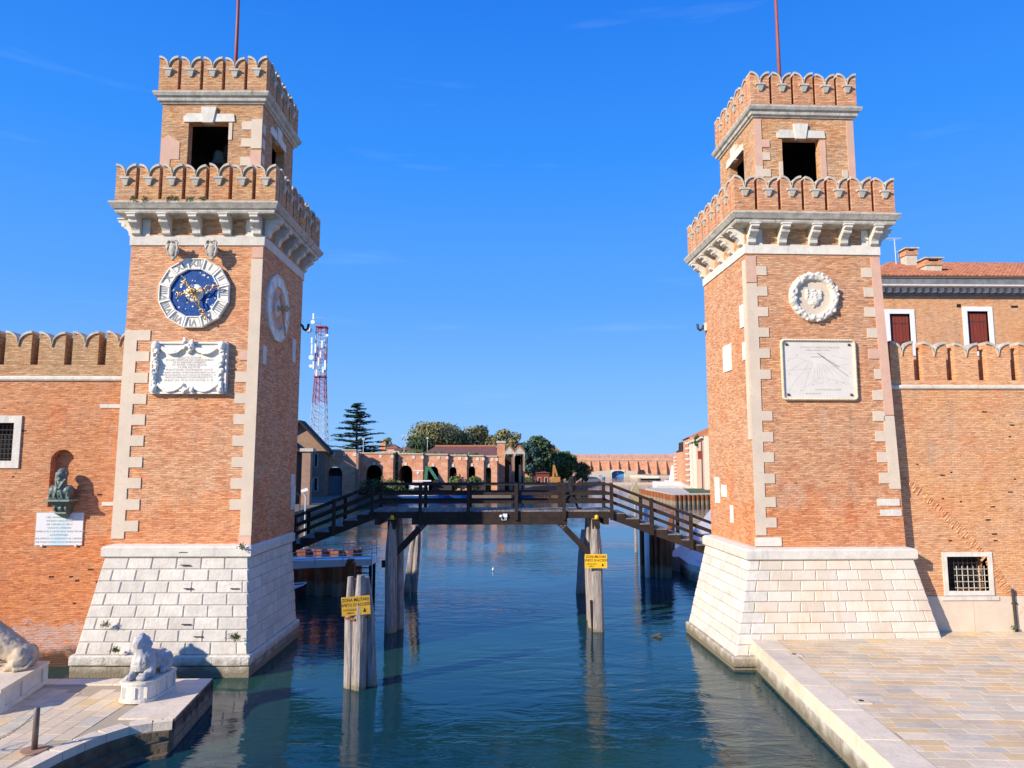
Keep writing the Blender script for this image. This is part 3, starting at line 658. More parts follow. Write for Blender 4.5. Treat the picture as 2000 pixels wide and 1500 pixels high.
quoin(TR, 0, exR2, zy(810), zy(502), .36, [(zy(541), P, .95), (zy(579), P, .9), (zy(618), P, 1), (zy(659), P, .95), (zy(700), Q, 1), (zy(740), P, .6), (zy(781), P, .95), (zy(822), P, 1.1)], Q, .38, .42, -1)
for (x, z, w_, h_) in ((2.05, zy(988), .85, .26), (2.15, zy(1008), .8, .24), (-2.7, zy(1066), 1.0, .32)): MB().box(x, x + w_, -.035, 0, z, z + h_).build('let_in_stone', M['stone'], TR, local=True)
u0 = -1.84
MB().box(u0, u0 + .30, .69, .72, 19.3, 21.3).build('quoin_strip', Q, TR, local=True)
MB().box(u0, u0 + .30, .69, .72, 18.2, 19.3).build('quoin_strip', P, TR, local=True)
for z, m in ((20.1, Q), (19.55, P), (18.85, P), (18.25, P)): MB().box(u0 + .3, u0 + .62, .69, .72, z, z + .32).build('quoin_block', m, TR, local=True)
MB().box(.87, 1.10, .69, .72, 18.2, 20.4).build('jamb_render', Q, TR, local=True)
MB().box(-.86, -.71, .69, .72, 17.9, 19.5).build('jamb_render', P, TR, local=True)
MB().box(2.3 - .28, 2.3, .69, .72, 17.3, 21.3).build('quoin_strip', Q, TR, local=True)
MB().box(1.75, 1.98, .69, .72, 18.9, 19.2).build('quoin_block', P, TR, local=True)
for y, z, w_, h_ in ((1.9, 11.1, .95, 1.1), (.35, 12.6, .4, .9), (.3, 11.3, .3, .7), (3.9, 5.6, .55, 1.1), (3.0, 5.9, .6, .5), (2.3, 4.9, .3, .7)): MB().box(-2.70, -2.655, y, y + w_, z, z + h_).build('let_in_stone', M['marble'], TR, local=True)
MB().box(-2.69, -2.657, .02, .34, 8.2, 15.2).build('quoin_strip', P, TR, local=True)

def on(t, loc, p):      # tower-local point to world
    a = t.rotation_euler.z; return Vector((loc.x + p[0] * cos(a) - p[1] * sin(a), loc.y + p[0] * sin(a) + p[1] * cos(a), p[2]))

# ================================================================ curtain walls
def curtain(name, x0, x1, Y, zs, zt, zc, bm, tm, holes, label, mer_w, pitch, first, depth=.9, back=.35, mh=None, zcope=None):
    t = thing(name, ((x0 + x1) / 2, Y, 0), label, 'wall')
    mb = MB(); cols = sorted(holes, key=lambda h: h[0]); x = x0
    for (a, b, c, d, dep) in cols:
        mb.box(x, a, Y, Y + depth, zs, zc); mb.box(a, b, Y, Y + depth, zs, c); mb.box(a, b, Y, Y + depth, d, zc)
        if dep < depth: mb.box(a, b, Y + dep, Y + depth, c, d)
        x = b
    mb.box(x, x1, Y, Y + depth, zs, zc); mb.build('wall_face', bm, t)
    return t
LW = 27.2
zl = lambda y: W(120, y, Y=LW).z
xl = lambda x, y=900: W(x, y, Y=LW).x
zc = zl(744); ztop = zl(650)
win = (xl(-62), xl(24), zl(900), zl(826), .9)
nx0, nx1, nz0, nz1 = xl(99), xl(145), zl(990), zl(878)
wl = curtain('curtain_wall', -34, -13.75, LW, -1, ztop, zc, M['brick_wall'], M['brick_tan'], [win, (nx0, nx1, nz0, nz1, .34)], 'left crenellated brick wall with the niche beside the clock tower', 0, 0, 0)
# arched head of the niche
c = (nx0 + nx1) / 2; r = (nx1 - nx0) / 2; zsp = nz1 - r
for sg in (-1, 1):
    pts = [(c + sg * r, nz1), (c, nz1)] + [(c + sg * r * sin(a), zsp + r * cos(a)) for a in [i / 8 * pi / 2 for i in range(1, 9)]]
    if sg > 0: pts = pts[::-1]
    MB().prism(pts, 'y', LW + .003, LW + .33).build('niche_spandrel', M['brick_wall'], wl)
MB().ring(-34, -13.75, LW, LW + .9, [(0, zc), (.05, zc), (.09, zc + .05), (.09, zc + .13), (.05, zc + .18), (0, zc + .18)]).build('string_course', M['stone'], wl)
MB().box(-34, -13.75, LW + .05, LW + .9, zc + .18, zc + .62).build('parapet', M['brick_tan'], wl)
MB().box(-34, -13.75, LW + .45, LW + .9, zc + .62, ztop - .12).build('parapet_back', M['brick_tan'], wl)
MSW = merlon_meshes(.98, ztop - zc - .62, .40, .52, M['brick_tan'], M['stone_old'], cop=.09, bracket=False)
pitch = xl(204, 700) - xl(138, 700); start = xl(139, 700) 
for i in range(-15, 2): put_merlon(MSW, wl, (start + i * pitch, LW + .05, zc + .62), 0, world=True)
# window in the left wall
def window_frame(parent, x0, x1, z0, z1, Y, fw, m, proud=.06):
    mb = MB(); mb.box(x0 - fw, x0, Y - proud, Y + .3, z0 - fw, z1 + fw); mb.box(x1, x1 + fw, Y - proud, Y + .3, z0 - fw, z1 + fw)
    mb.box(x0, x1, Y - proud, Y + .3, z1, z1 + fw); mb.box(x0, x1, Y - proud, Y + .3, z0 - fw, z0); return mb.build('frame', m, parent)
def grille(parent, x0, x1, z0, z1, Y, nx, nz, r=.014, m='iron'):
    mb = MB()
    for i in range(nx): x = x0 + (x1 - x0) * (i + .5) / nx; mb.tube([(x, Y, z0), (x, Y, z1)], r, 5)
    for i in range(nz): z = z0 + (z1 - z0) * (i + .5) / nz; mb.tube([(x0, Y - .02, z), (x1, Y - .02, z)], r, 5)
    return mb.build('grille', M[m], parent)
w0 = MB().box(win[0], win[1], LW + .5, LW + .55, win[2], win[3]).build('window', M['dark_void'], wl)
window_frame(w0, win[0], win[1], win[2], win[3], LW, .27, M['stone']); grille(w0, win[0], win[1], win[2], win[3], LW + .12, 11, 8)
for y_ in (793, 984): z = zl(y_); MB().box(-14.9 + (.3 if y_ > 900 else 0), -13.8, LW - .03, LW, z - .07, z + .07).build('let_in_stone', M['stone'], wl)

RW = 27.55
zr = lambda y: W(1850, y, Y=RW).z
xr = lambda x, y=1120: W(x, y, Y=RW).x
zc2 = zr(760); zt2 = zr(672)
wr_ = (xr(1850), xr(1930), zr(1154), zr(1087), .9)
wr = curtain('curtain_wall', 15.0, 38, RW, -1, zt2, zc2, M['brick_wall_right'], None, [wr_], 'right crenellated brick wall with a barred ground-floor window beside the sundial tower', 0, 0, 0)
MB().ring(15.0, 38, RW, RW + .9, [(0, zc2), (.05, zc2), (.08, zc2 + .04), (.08, zc2 + .11), (.05, zc2 + .15), (0, zc2 + .15)]).build('string_course', M['stone'], wr)
MB().box(15.0, 38, RW + .04, RW + .9, zc2 + .15, zc2 + .36).build('parapet', M['brick_wall_right'], wr)
MB().box(15.0, 38, RW + .46, RW + .9, zc2 + .36, zt2 - .55).build('parapet_back', M['brick_wall_right'], wr)
MSR = merlon_meshes(.93, zt2 - zc2 - .36, .42, .48, M['brick_wall_right'], M['stone_old'], cop=.10, bracket=False)
pit = xr(1860, 720) - xr(1797, 720); st = xr(1741, 720)
for i in range(-1, 18): put_merlon(MSR, wr, (st + i * pit, RW + .04, zc2 + .36), 0, world=True)
w1 = MB().box(wr_[0], wr_[1], RW + .6, RW + .65, wr_[2], wr_[3]).build('window', M['dark_void'], wr)
window_frame(w1, *wr_[:4], RW, .17, M['stone'], .05)
grille(w1, wr_[0], wr_[1], wr_[2], wr_[3], RW + .25, 9, 7, .012)
grille(w1, wr_[0] + .25, wr_[1] - .05, wr_[2], wr_[3] - .35, RW - .02, 6, 4, .016, 'stone_old')
MB().box(wr_[0] - .3, wr_[1] + .3, RW - .09, RW - .051, wr_[2] - .34, wr_[2] - .19).build('sill', M['stone'], w1)
x = 15.9
while x < 38:       # rendered footing in slabs
    x1_ = x + R.uniform(1.6, 2.4); lo = wr_[2] - .20
    if x1_ < wr_[0] - .2 or x > wr_[1] + .2: MB().box(x, x1_ - .015, RW - .04, RW, .98, 2.33).build('render_panel', P, wr)
    else: MB().box(x, x1_ - .015, RW - .04, RW, .98, lo).build('render_panel', P, wr)
    x = x1_
# scar of a former arch: radial bricks standing a little proud
ar = MB(); ac = Vector((W(1700, 1200, Y=RW).x, RW, zr(1195)))
pa = [W(px, py, Y=RW) for px, py in ((1757, 922), (1800, 955), (1850, 1000), (1900, 1050), (1945, 1105), (1985, 1165), (2030, 1240))]
for i in range(len(pa) - 1):
    a, b = pa[i], pa[i + 1]; d = (b - a); L_ = d.length; d.normalize(); n = Vector((d.z, 0, -d.x)); k = int(L_ / .085)
    for j in range(k):
        if R.random() < .12: continue
        p = a + d * (j * L_ / k); l = R.uniform(.22, .36); th = .062; q = [p - n * .0, p + d * th, p + d * th + n * l, p + n * l]
        ar.hexa([(v.x, RW, v.z) for v in q], [(v.x, RW - R.uniform(.012, .05), v.z) for v in q])
tag(ar.build('arch_scar', M['brick_wall_right'], wr), kind='stuff')
for k in range(26):   # putlog holes and missing bricks
    px, py = R.choice([(1770 + R.random() * 230, 790 + R.random() * 300), (10 + R.random() * 190, 770 + R.random() * 420)])
    Yw = RW if px > 1000 else LW; p = W(px, py, Y=Yw)
    if not (px > 1830 and py > 1060): MB().box(p.x, p.x + R.uniform(.08, .22), Yw - .003, Yw + .02, p.z, p.z + .055).build('missing_brick', M['dark_void'], wr if px > 1000 else wl)
# down pipe
pp = thing('drain_pipe', (xr(1978, 1200), RW - .1, 1.0), 'short dark drain pipe rising from the paving against the right wall', 'pipe')
MB().tube([(xr(1982, 1230), RW - .1, 1.0), (xr(1974, 1150), RW - .1, zr(1150))], .055, 10).build('pipe', M['iron'], pp)
MB().box(xr(1974) - .09, xr(1974) + .11, RW - .1, RW - .04, zr(1180), zr(1180) + .05).build('clamp', M['iron'], pp)

# ================================================================ things on the towers
def dial_pt(r, a): return (r * sin(a), r * cos(a))
def clock_hand(mb, ang, L0, kind, y):
    """gilded openwork hand along angle ang (clockwise from top)"""
    d = Vector((sin(ang), 0, cos(ang))); s = Vector((cos(ang), 0, -sin(ang))); O = Vector((0, y, 0))
    def ringp(c, r, t=.022): mb.tube([O + d * c + d * r * cos(k / 10 * 2 * pi) + s * r * sin(k / 10 * 2 * pi) for k in range(11)], t, 5)
    def leaf(a, b, w_, t=.02):
        for sg in (-1, 1): mb.tube([O + d * (a + (b - a) * k / 6) + s * sg * w_ * sin(pi * k / 6) for k in range(7)], t, 5)
    mb.tube([O, O + d * .16], .03, 6)
    if kind == 'long': leaf(.16, .62, .07, .026); mb.tube([O + d * .6, O + d * .72], .022, 6); ringp(.80, .075); leaf(.9, L0, .05); mb.tube([O + d * .88 - s * .07, O + d * .93, O + d * .88 + s * .07], .018, 5)
    elif kind == 'hour': leaf(.16, .42, .08, .026); ringp(.60, .12); leaf(.72, L0, .055); mb.tube([O + d * .44 - s * .06, O + d * .48, O + d * .44 + s * .06], .02, 5)
    else:
        leaf(.14, .32, .055, .024); ringp(.43, .055); mb.tube([O + d * .32, O + d * .38], .022, 5)
        mb.tube([O + d * (.60 + .09 * -cos(k)) + s * .11 * sin(k) for k in [-1.5, -1.1, -.6, 0, .6, 1.1, 1.5]], [.008, .02, .03, .034, .03, .02, .008], 6)
def clock(name, loc, rz, ro, ri, label, starry):
    t = thing('wall_clock', loc, label, 'clock', rz); t.name = 'wall_clock'; OFF[t.name] = Vector(loc)
    numer = ['XII', 'I', 'II', 'III', 'IIII', 'V', 'VI', 'VII', 'VIII', 'VIIII', 'X', 'XI']
    def XZ(p, y): return (p[0], y, p[1])
    for k in range(12):
        a0 = (k - .5) * pi / 6; a1 = (k + .5) * pi / 6; am = k * pi / 6
        o = [dial_pt(ro, a0), dial_pt(ro, a1), dial_pt(ri, a1), dial_pt(ri, a0)]; cx = sum(p[0] for p in o) / 4; cz = sum(p[1] for p in o) / 4
        sh = lambda f: [(cx + (p[0] - cx) * f[i % 2 * 0], cz + (p[1] - cz) * f[0]) for i, p in enumerate(o)]
        e = [(p[0] * .996 + cx * .004, p[1] * .996 + cz * .004) for p in o]; f = [(p[0] * .84 + cx * .16, p[1] * .84 + cz * .16) for p in o]; g = [(p[0] * .76 + cx * .24, p[1] * .76 + cz * .24) for p in o]
        rows = [[XZ(p, .0) for p in e], [XZ(p, -.11) for p in e], [XZ(p, -.13) for p in f], [XZ(p, -.08) for p in g]]
        vs = sum(rows, []); fs = [(i * 4 + j, i * 4 + 4 + j, i * 4 + 4 + (j + 1) % 4, i * 4 + (j + 1) % 4) for i in range(3) for j in range(4)] + [(15, 14, 13, 12)]
        sg = MB().raw(vs, fs).build('dial_segment', M['marble'], t, local=True)
        if starry:
            rm = (ro + ri) / 2 * .985
            text('numeral', numer[k], .37, sg, (rm * sin(am), -.085, rm * cos(am)), (pi / 2, am, 0), M['engraving'], bold=.010, sx=.92)
    MB().prism([dial_pt(ri + .02, (k - .5) * pi / 6) for k in range(12)], 'y', -.04, .0).build('dial', M['dial_blue'] if starry else M['plaster_pink'], t, local=True)
    if starry:
        R2 = random.Random(5)
        for k in range(34):
            while True:
                r = sqrt(R2.uniform(.18, .92)) * ri * .96; a = R2.uniform(0, 2 * pi)
                break
            sz = R2.choice([.028, .032, .045, .06]); mb = MB(); n = 8; cx, cz = dial_pt(r, a)
            pts = [(cx + sz * (1 if j % 2 == 0 else .45) * sin(j * pi / n), cz + sz * (1 if j % 2 == 0 else .45) * cos(j * pi / n)) for j in range(2 * n)]
            mb.prism(pts, 'y', -.055, -.039).build('star', M['marble'], t, local=True)
    MB().ball((0, -.03, 0), (.33 * ri / .86, .10, .33 * ri / .86), 20, 8).build('globe', M['marble'], t, local=True, smooth=True)
    h = MB(); h.tube([(0, 0, 0), (0, -.34, 0)], .05, 8)
    for a, l, k in ((radians(153), 1.12, 'long'), (radians(77), .95, 'hour'), (radians(323), .6, 'moon'), (radians(259), .6, 'moon')): clock_hand(h, a, l * ri / .86, k, -.24)
    h.tube([(.11 * cos(k / 12 * 2 * pi), -.27, .11 * sin(k / 12 * 2 * pi)) for k in range(13)], .025, 6)
    h.build('clock_hands', M['gold'], t, local=True, smooth=True)
    return t
pc = W(381, 573, Y=26.36)
clock('clock', (pc.x, 26.36, pc.z), TLr, 1.35, .91, 'wall clock with deep blue starry dial and marble ring of Roman numerals', True)
ps = on(TL, TLloc, (2.50, 1.78, 0)); pz = W(555, 605, Y=28.3).z
clock('clock', (2.515 + ps.x - 2.50, ps.y, pz), TLr + pi / 2, 1.36, .88, 'bare stone clock ring with brown dial on the shaded canal side of the tower', False)

# two carved emblems over the clock
for px, gl in ((343, 'left carved grey stone emblem above the blue clock'), (418, 'right carved grey stone emblem above the blue clock')):
    p = W(px, 492, Y=26.3); mb = MB(); rr = random.Random(px); f = 1 if px > 400 else .92
    mb.prism([(p.x - .17, p.z - .08), (p.x - .12, p.z - .30), (p.x + .03, p.z - .46), (p.x + .20, p.z - .30), (p.x + .25 * f, p.z - .02), (p.x + .20, p.z + .22), (p.x - .02, p.z + .26), (p.x - .20, p.z + .16)], 'y', p.y - .34, p.y - .22)
    mb.ball((p.x + .03, p.y - .33, p.z - .06), (.17, .10, .27)); mb.box(p.x - .10, p.x + .12, p.y - .24, p.y + .1, p.z - .1, p.z + .2)
    for cx_, cz_, r_, h_ in ((-.13, .27, .13, 1), (.13, .30, .14, -1), (.24, -.12, .07, 1), (.05, -.44, .06, 1)):      # scrolls
        mb.tube([(p.x + cx_ + r_ * (1 - k / 16) * cos(h_ * k * .75), p.y - .36 + .01 * k, p.z + cz_ + r_ * (1 - k / 16) * sin(h_ * k * .75)) for k in range(14)], .034, 6)
    for sg in (-1, 1): mb.tube([(p.x + .03 + sg * .17, p.y - .34, p.z + .2), (p.x + .03 + sg * .23, p.y - .38, p.z), (p.x + .03 + sg * .15, p.y - .34, p.z - .3)], .035, 6)
    mb.tube([(p.x - .2, p.y - .28, p.z + .34), (p.x - .26, p.y - .30, p.z + .14), (p.x - .18, p.y - .3, p.z - .02)], .06, 6)
    mb.v = [(p.x + (a - p.x) * .86, p.y + (b - p.y) * .9, p.z + .02 + (c_ - p.z) * .88) for a, b, c_ in [tuple(v_) for v_ in mb.v]]
    remesh(mb, .022, 1, .010).build('carved_emblem', M['carved'], None, label=gl, cat='stone carving', group='carved emblems above the clock', smooth=True)

# inscribed marble plaque with carved frame
pm = W(371, 719, Y=26.36); t = thing('inscription_plaque', (pm.x, 26.38, pm.z), 'white marble plaque with lush carved frame and Latin lines under the blue clock', 'plaque', TLr)
s = .0188; hw, hh = 74 * s, 51 * s
MB().box(-hw, hw, -.10, .02, -hh, hh).build('slab', M['marble'], t, local=True)
fr = MB()
for a in ((-hw, hw, hh - .07, hh), (-hw, hw, -hh, -hh + .07), (-hw, -hw + .06, -hh, hh), (hw - .06, hw, -hh, hh)): fr.box(a[0], a[1], -.17, -.09, a[2], a[3])
fr.build('frame', M['marble'], t, local=True)
rr = random.Random(3); orn = MB()
for sx in (-1, 1):
    for k in range(30):
        z = hh - .1 - k * (2 * hh - .2) / 29; orn.ball((sx * (hw - .19 + rr.uniform(-.07, .07)), -.14 - rr.uniform(0, .09), z), (rr.uniform(.05, .10), rr.uniform(.06, .11), rr.uniform(.04, .09)), 7, 5)
    orn.ball((sx * (hw - .18), -.2, hh - .15), (.13, .14, .17)); orn.ball((sx * (hw - .18), -.2, -hh + .15), (.12, .12, .13))
    for zt_, sg in ((hh - .13, 1), (-hh + .40, 1)):
        for k in range(3):
            pts = []
            for i in range(13):
                u = i / 12; x = sx * (hw - .3 - u * (hw - .45)); zz_ = zt_ - (.16 + k * .05) * 4 * u * (1 - u) - k * .03
                pts.append((x, -.15 - .03 * sin(u * pi) - .015 * k, zz_))
            orn.tube(pts, [.022 + .02 * sin(pi * i / 12) for i in range(13)], 6)
    
for k in range(16): orn.ball((rr.uniform(-.17, .17), -.2 - rr.uniform(0, .1), hh + rr.uniform(-.26, .10)), rr.uniform(.05, .09), 7, 5)
for k in range(14): orn.ball((rr.uniform(-.26, .26), -.16 - rr.uniform(0, .08), -hh + rr.uniform(.06, .24)), rr.uniform(.04, .08), 7, 5)
orn.ball((0, -.15, hh - .33), (.12, .08, .12))
remesh(orn, .02, 1, .014).build('carved_ornament', M['marble'], t, local=True, smooth=True)
for (b, z, sz) in (('SENATVS CONSVL', .36, .105), ('EODEM TEMPORE NAVALIS ECREBVM', .27, .105), ('ET DOMINIVM AMPLIAVIT', .18, .105), ('AC PAVITE SVRINA RAGHA', .09, .105), ('PATRIA RESTITVIT', .00, .10),
                   ('M.ANTONIO IVSTINIANO DVCE', -.10, .12), ('ANDREA NAVARO PETRVS VENERIO BARTOLOMEO', -.20, .085), ('PETRI CANALE NICOLAO DVODO ET DOMINICO M.', -.29, .085), ('NAVALE ARMAMENTARII PRAEFECTIS', -.38, .105), ('ANNO SAL. M DCXXCVI FOR. D. III', -.49, .115)):
    text('lettering', b, sz, t, (.01, -.102, z * .98 + .02), (pi / 2, 0, 0), M['engraving_light'], bold=.0)

# sundial
q = W(1599, 722, Y=27.0); t = thing('sundial', (q.x, 27.05, q.z), 'square pale stone sundial with rope border and slanting hour lines', 'sundial', TRr)
s = .0193; sw, sh_ = 74 * s, 59 * s
MB().box(-sw, sw, -.06, .02, -sh_, sh_).build('slab', M['sundial_stone'], t, local=True)
rope = MB(); per = []
cr = .12
for cx, cz, a0 in ((sw - cr, sh_ - cr, 0), (-sw + cr, sh_ - cr, 1), (-sw + cr, -sh_ + cr, 2), (sw - cr, -sh_ + cr, 3)):
    for i in range(5): a = (a0 + i / 4) * pi / 2; per.append((cx + cr * cos(a), cz + cr * sin(a)))
per.append(per[0]); tot = 0
for i in range(len(per) - 1):
    a, b = Vector(per[i]), Vector(per[i + 1]); d = b - a; n = max(1, int(d.length / .058)); u = d.normalized() if d.length > 1e-6 else Vector((1, 0)); nn = Vector((-u.y, u.x))
    rope.tube([(a.x, -.06, a.y), (b.x, -.06, b.y)], .05, 7)
    for k in range(n):
        c_ = a + d * ((k + .5) / n); p0 = c_ - u * .028 - nn * .05; p1 = c_ + u * .028 + nn * .05
        rope.tube([(p0.x, -.07, p0.y), (c_.x, -.13, c_.y), (p1.x, -.07, p1.y)], [.018, .03, .018], 5)
rope.build('rope_border', M['kerb'], t, local=True, smooth=True)
for sx in (-1, 1):
    for sz in (-1, 1): MB().hexa([(sx * (sw - .2) - .05, -.06, sz * (sh_ - .17) - .05), (sx * (sw - .2) + .05, -.06, sz * (sh_ - .17) - .05), (sx * (sw - .2) + .05, -.06, sz * (sh_ - .17) + .05), (sx * (sw - .2) - .05, -.06, sz * (sh_ - .17) + .05)],
                             [(sx * (sw - .2) - .02, -.12, sz * (sh_ - .17) - .02), (sx * (sw - .2) + .02, -.12, sz * (sh_ - .17) - .02), (sx * (sw - .2) + .02, -.12, sz * (sh_ - .17) + .02), (sx * (sw - .2) - .02, -.12, sz * (sh_ - .17) + .02)]).build('stud', M['iron'], t, local=True)
def sp(px, py): return ((px - 925) / 9.375 * s, -(py - 768) / 9.375 * s)     # reads the enlarged view of the dial
ln = MB()
for a, b in (((680, 600), (350, 805)), ((750, 650), (385, 1090)), ((800, 650), (620, 1130)), ((850, 740), (815, 960)), ((900, 680), (900, 960)), ((940, 650), (940, 950)), ((985, 650), (1080, 900)), ((960, 740), (995, 930)), ((1010, 640), (1210, 900)),
             ((1110, 590), (1490, 785)), ((1190, 740), (1500, 1050)), ((340, 575), (520, 538)), ((520, 538), (690, 600)), ((690, 600), (830, 640)), ((1190, 500), (1480, 570)), ((400, 785), (800, 745)), ((1170, 705), (1500, 660)), ((740, 460), (1060, 462)),
             ((640, 1110), (830, 980)), ((830, 980), (950, 920)), ((950, 920), (1100, 925)), ((1100, 925), (1250, 970)), ((1250, 970), (1440, 1045)), ((840, 1015), (1010, 1015))):
    p, q2 = sp(*a), sp(*b); ln.beam((p[0], -.0605, p[1]), (q2[0], -.0605, q2[1]), .004, .009, up=(0, 0, 1) if abs(p[0] - q2[0]) > .03 else (1, 0, 0))
ln.build('hour_lines', M['engraving_light'], t, local=True)
g0, g1 = sp(915, 460), sp(1260, 870); gn = MB(); gn.tube([(g0[0], -.06, g0[1]), (g0[0] + (g1[0] - g0[0]) * .9, -.42, g1[1] + .25)], .009, 6); gn.build('gnomon', M['iron'], t, local=True)
for b, px, py, sz in (('SVI DIMANT IN LIBERATOR VIVEINVNTES', 960, 350, .085), ('VRBANI DEGENTI SVPRA', 915, 403, .085), ('SEMI BORALIVM', 915, 530, .075), ('SVI PATVISI SIRIA DIVERSE', 1080, 1143, .09), ('VITO INGENIOSE FECIT', 800, 1218, .06), ('IX', 360, 852, .08), ('X', 360, 1140, .08), ('X X', 580, 1160, .08), ('XI', 800, 1050, .08), ('I', 1005, 960, .08), ('II', 1105, 965, .08), ('III', 1250, 1010, .08), ('IV', 1380, 1010, .08), ('V', 1520, 1110, .08), ('VI', 1515, 820, .07), ('VII', 350, 600, .06), ('VIII', 515, 500, .06)):
    p = sp(px, py); text('lettering', b, sz, t, (p[0], -.0615, p[1]), (pi / 2, 0, 0), M['engraving_light'])

# wreath medallion
q = W(1590, 580, Y=26.95); t = thing('wreath_medallion', (q.x, 27.05, q.z), 'round white stone wreath of carved fruit above the sundial', 'stone carving', TRr)
rW = 1.0; f_ = MB(); rr = random.Random(11)
f_.tube([((rW - .17) * cos(k / 36 * 2 * pi), -.04, (rW - .17) * sin(k / 36 * 2 * pi)) for k in range(37)], .15, 8, cap=False)
for k in range(22):
    a = k / 22 * 2 * pi
    for j in range(6):
        a2 = a + rr.uniform(-.1, .1); r2 = rW - .17 + rr.uniform(-.11, .13)
        f_.ball((r2 * cos(a2), -.10 - rr.uniform(0, .06), r2 * sin(a2)), rr.uniform(.045, .085), 7, 5)
remesh(f_, .024, 1, .012).build('fruit_wreath', M['stone'], t, local=True, smooth=True)
MB().prism([(.85 * cos(k / 32 * 2 * pi), .85 * sin(k / 32 * 2 * pi)) for k in range(32)][::-1], 'y', -.03, .0).build('field', M['plaster'], t, local=True)
em = MB(); em.box(-.36, .36, -.13, .0, -.10, .34); em.ball((0, -.06, -.12), (.36, .12, .10)); em.ball((0, -.04, -.22), (.27, .16, .20)); em.tube([(-.02, -.04, -.42), (-.02, -.1, -.44)], .05, 8)
for k in range(26): em.ball((rr.uniform(-.33, .33), -.13, rr.uniform(-.04, .32)), rr.uniform(.03, .06), 6, 4)
em.v = [(a * .86, b * .8, c_ * .86) for a, b, c_ in em.v]
remesh(em, .016, 1, .008).build('carved_relief', M['stone'], t, local=True, smooth=True)

# flagpoles with a flag on the right one
for px, Yp, top, lab in ((461, 29.0, 29.5, 'thin red flagpole above the clock tower'), (1523, 29.6, 31.2, 'thin red flagpole above the sundial tower')):
    p = W(px, 130 if px < 900 else 150, Y=Yp); f = thing('flagpole', (p.x, Yp, 22.3), lab, 'flagpole')
    dx = -.02
    MB().tube([(p.x, Yp, 22.0), (p.x + dx, Yp, 26), (p.x + dx * 2, Yp, top)], [.085, .07, .05], 10).build('pole', M['pole_red'], f, smooth=True)
    MB().ball((p.x + dx * 2, Yp, top + .1), .11).build('finial', M['pole_red'], f, smooth=True)
pz = W(1485, 3, Y=29.6); fl = MB(); n = 10; x1f = W(1515, 0, Y=29.6).x
for i in range(n):
    xa = x1f - i * .22; xb = xa - .22; f1 = lambda x, z: (x, 29.6 + .22 * sin((x1f - x) * 4 + z), z - .55 * (1 - math.exp(-(x1f - x) * 1.2)) * .9)
    fl.poly([f1(xa, 28.72), f1(xb, 28.72), f1(xb, 30.3), f1(xa, 30.3)])
fl.build('flag', M['navy'], None, label='dark blue flag hanging from the right flagpole', cat='flag', smooth=True)

# curved dark hooks on the towers' far edges
for tt, lc, x, px, sg, lab in ((TL, TLloc, 2.52, 598, 1, 'dark U-shaped hook on the canal edge of the clock tower'), (TR, TRloc, -2.7, 1368, -1, 'dark U-shaped hook on the canal edge of the sundial tower')):
    b = on(tt, lc, (x, 5.0, 0)); z = W(px, 640, Y=b.y).z; b.z = z; h = thing('wall_hook', b, lab, 'hook')
    MB().tube([b + Vector((0, 0, .15)), b + Vector((sg * .12, 0, .08)), b + Vector((sg * .16, 0, -.05)), b + Vector((sg * .25, 0, -.12)), b + Vector((sg * .35, 0, -.05)), b + Vector((sg * .38, 0, .17))], .055, 8).build('hook', M['iron'], h, smooth=True)
    MB().box(b.x - .08, b.x + .03, b.y - .1, b.y + .1, z - .14, z + .2).build('mounting_stone', M['stone'], h)
# bells inside the left belfry
for k, (px, py, r) in enumerate(((426, 312, .42), (446, 305, .5))):
    p = W(px, py + 14, Y=28.4 + k * .8); mb = MB(); prof = [(.02, .95), (.3, .93), (.42, .8), (.5, .45), (.62, .2), (.9, .02), (1, 0)]
    vs = [(p.x + r * a * cos(j / 14 * 2 * pi), p.y + r * a * sin(j / 14 * 2 * pi), p.z + b * r * 1.7) for a, b in prof for j in range(14)]
    mb.raw(vs, [(i * 14 + j, i * 14 + 14 + j, i * 14 + 14 + (j + 1) % 14, i * 14 + (j + 1) % 14) for i in range(6) for j in range(14)])
    mb.build('bell', M['bronze'], None, label=('smaller front' if k == 0 else 'larger rear') + ' dark bell inside the clock tower belfry', cat='bell', group='bells in the belfry', smooth=True)

# iron cramps showing on the left base
for k, (px, py) in enumerate(((357, 1079), (360, 1104), (366, 1150), (457, 1150), (362, 1220), (386, 1244), (309, 1268))):
    Yc = 26.1 - .35 * max(0, (py - 1090)) / 195; p = W(px, py, Y=Yc - .02); q = (TL.matrix_world if 0 else None)
    lp = Vector(((p.x - TLloc.x), (p.y - TLloc.y), p.z)); lp = Vector((lp.x * cos(-TLr) - lp.y * sin(-TLr), lp.x * sin(-TLr) + lp.y * cos(-TLr), lp.z))
    MB().box(lp.x - .15, lp.x + .15, lp.y + .012, lp.y + .08, lp.z - .011, lp.z + .011).build('iron_cramp', M['iron'], TL, local=True)

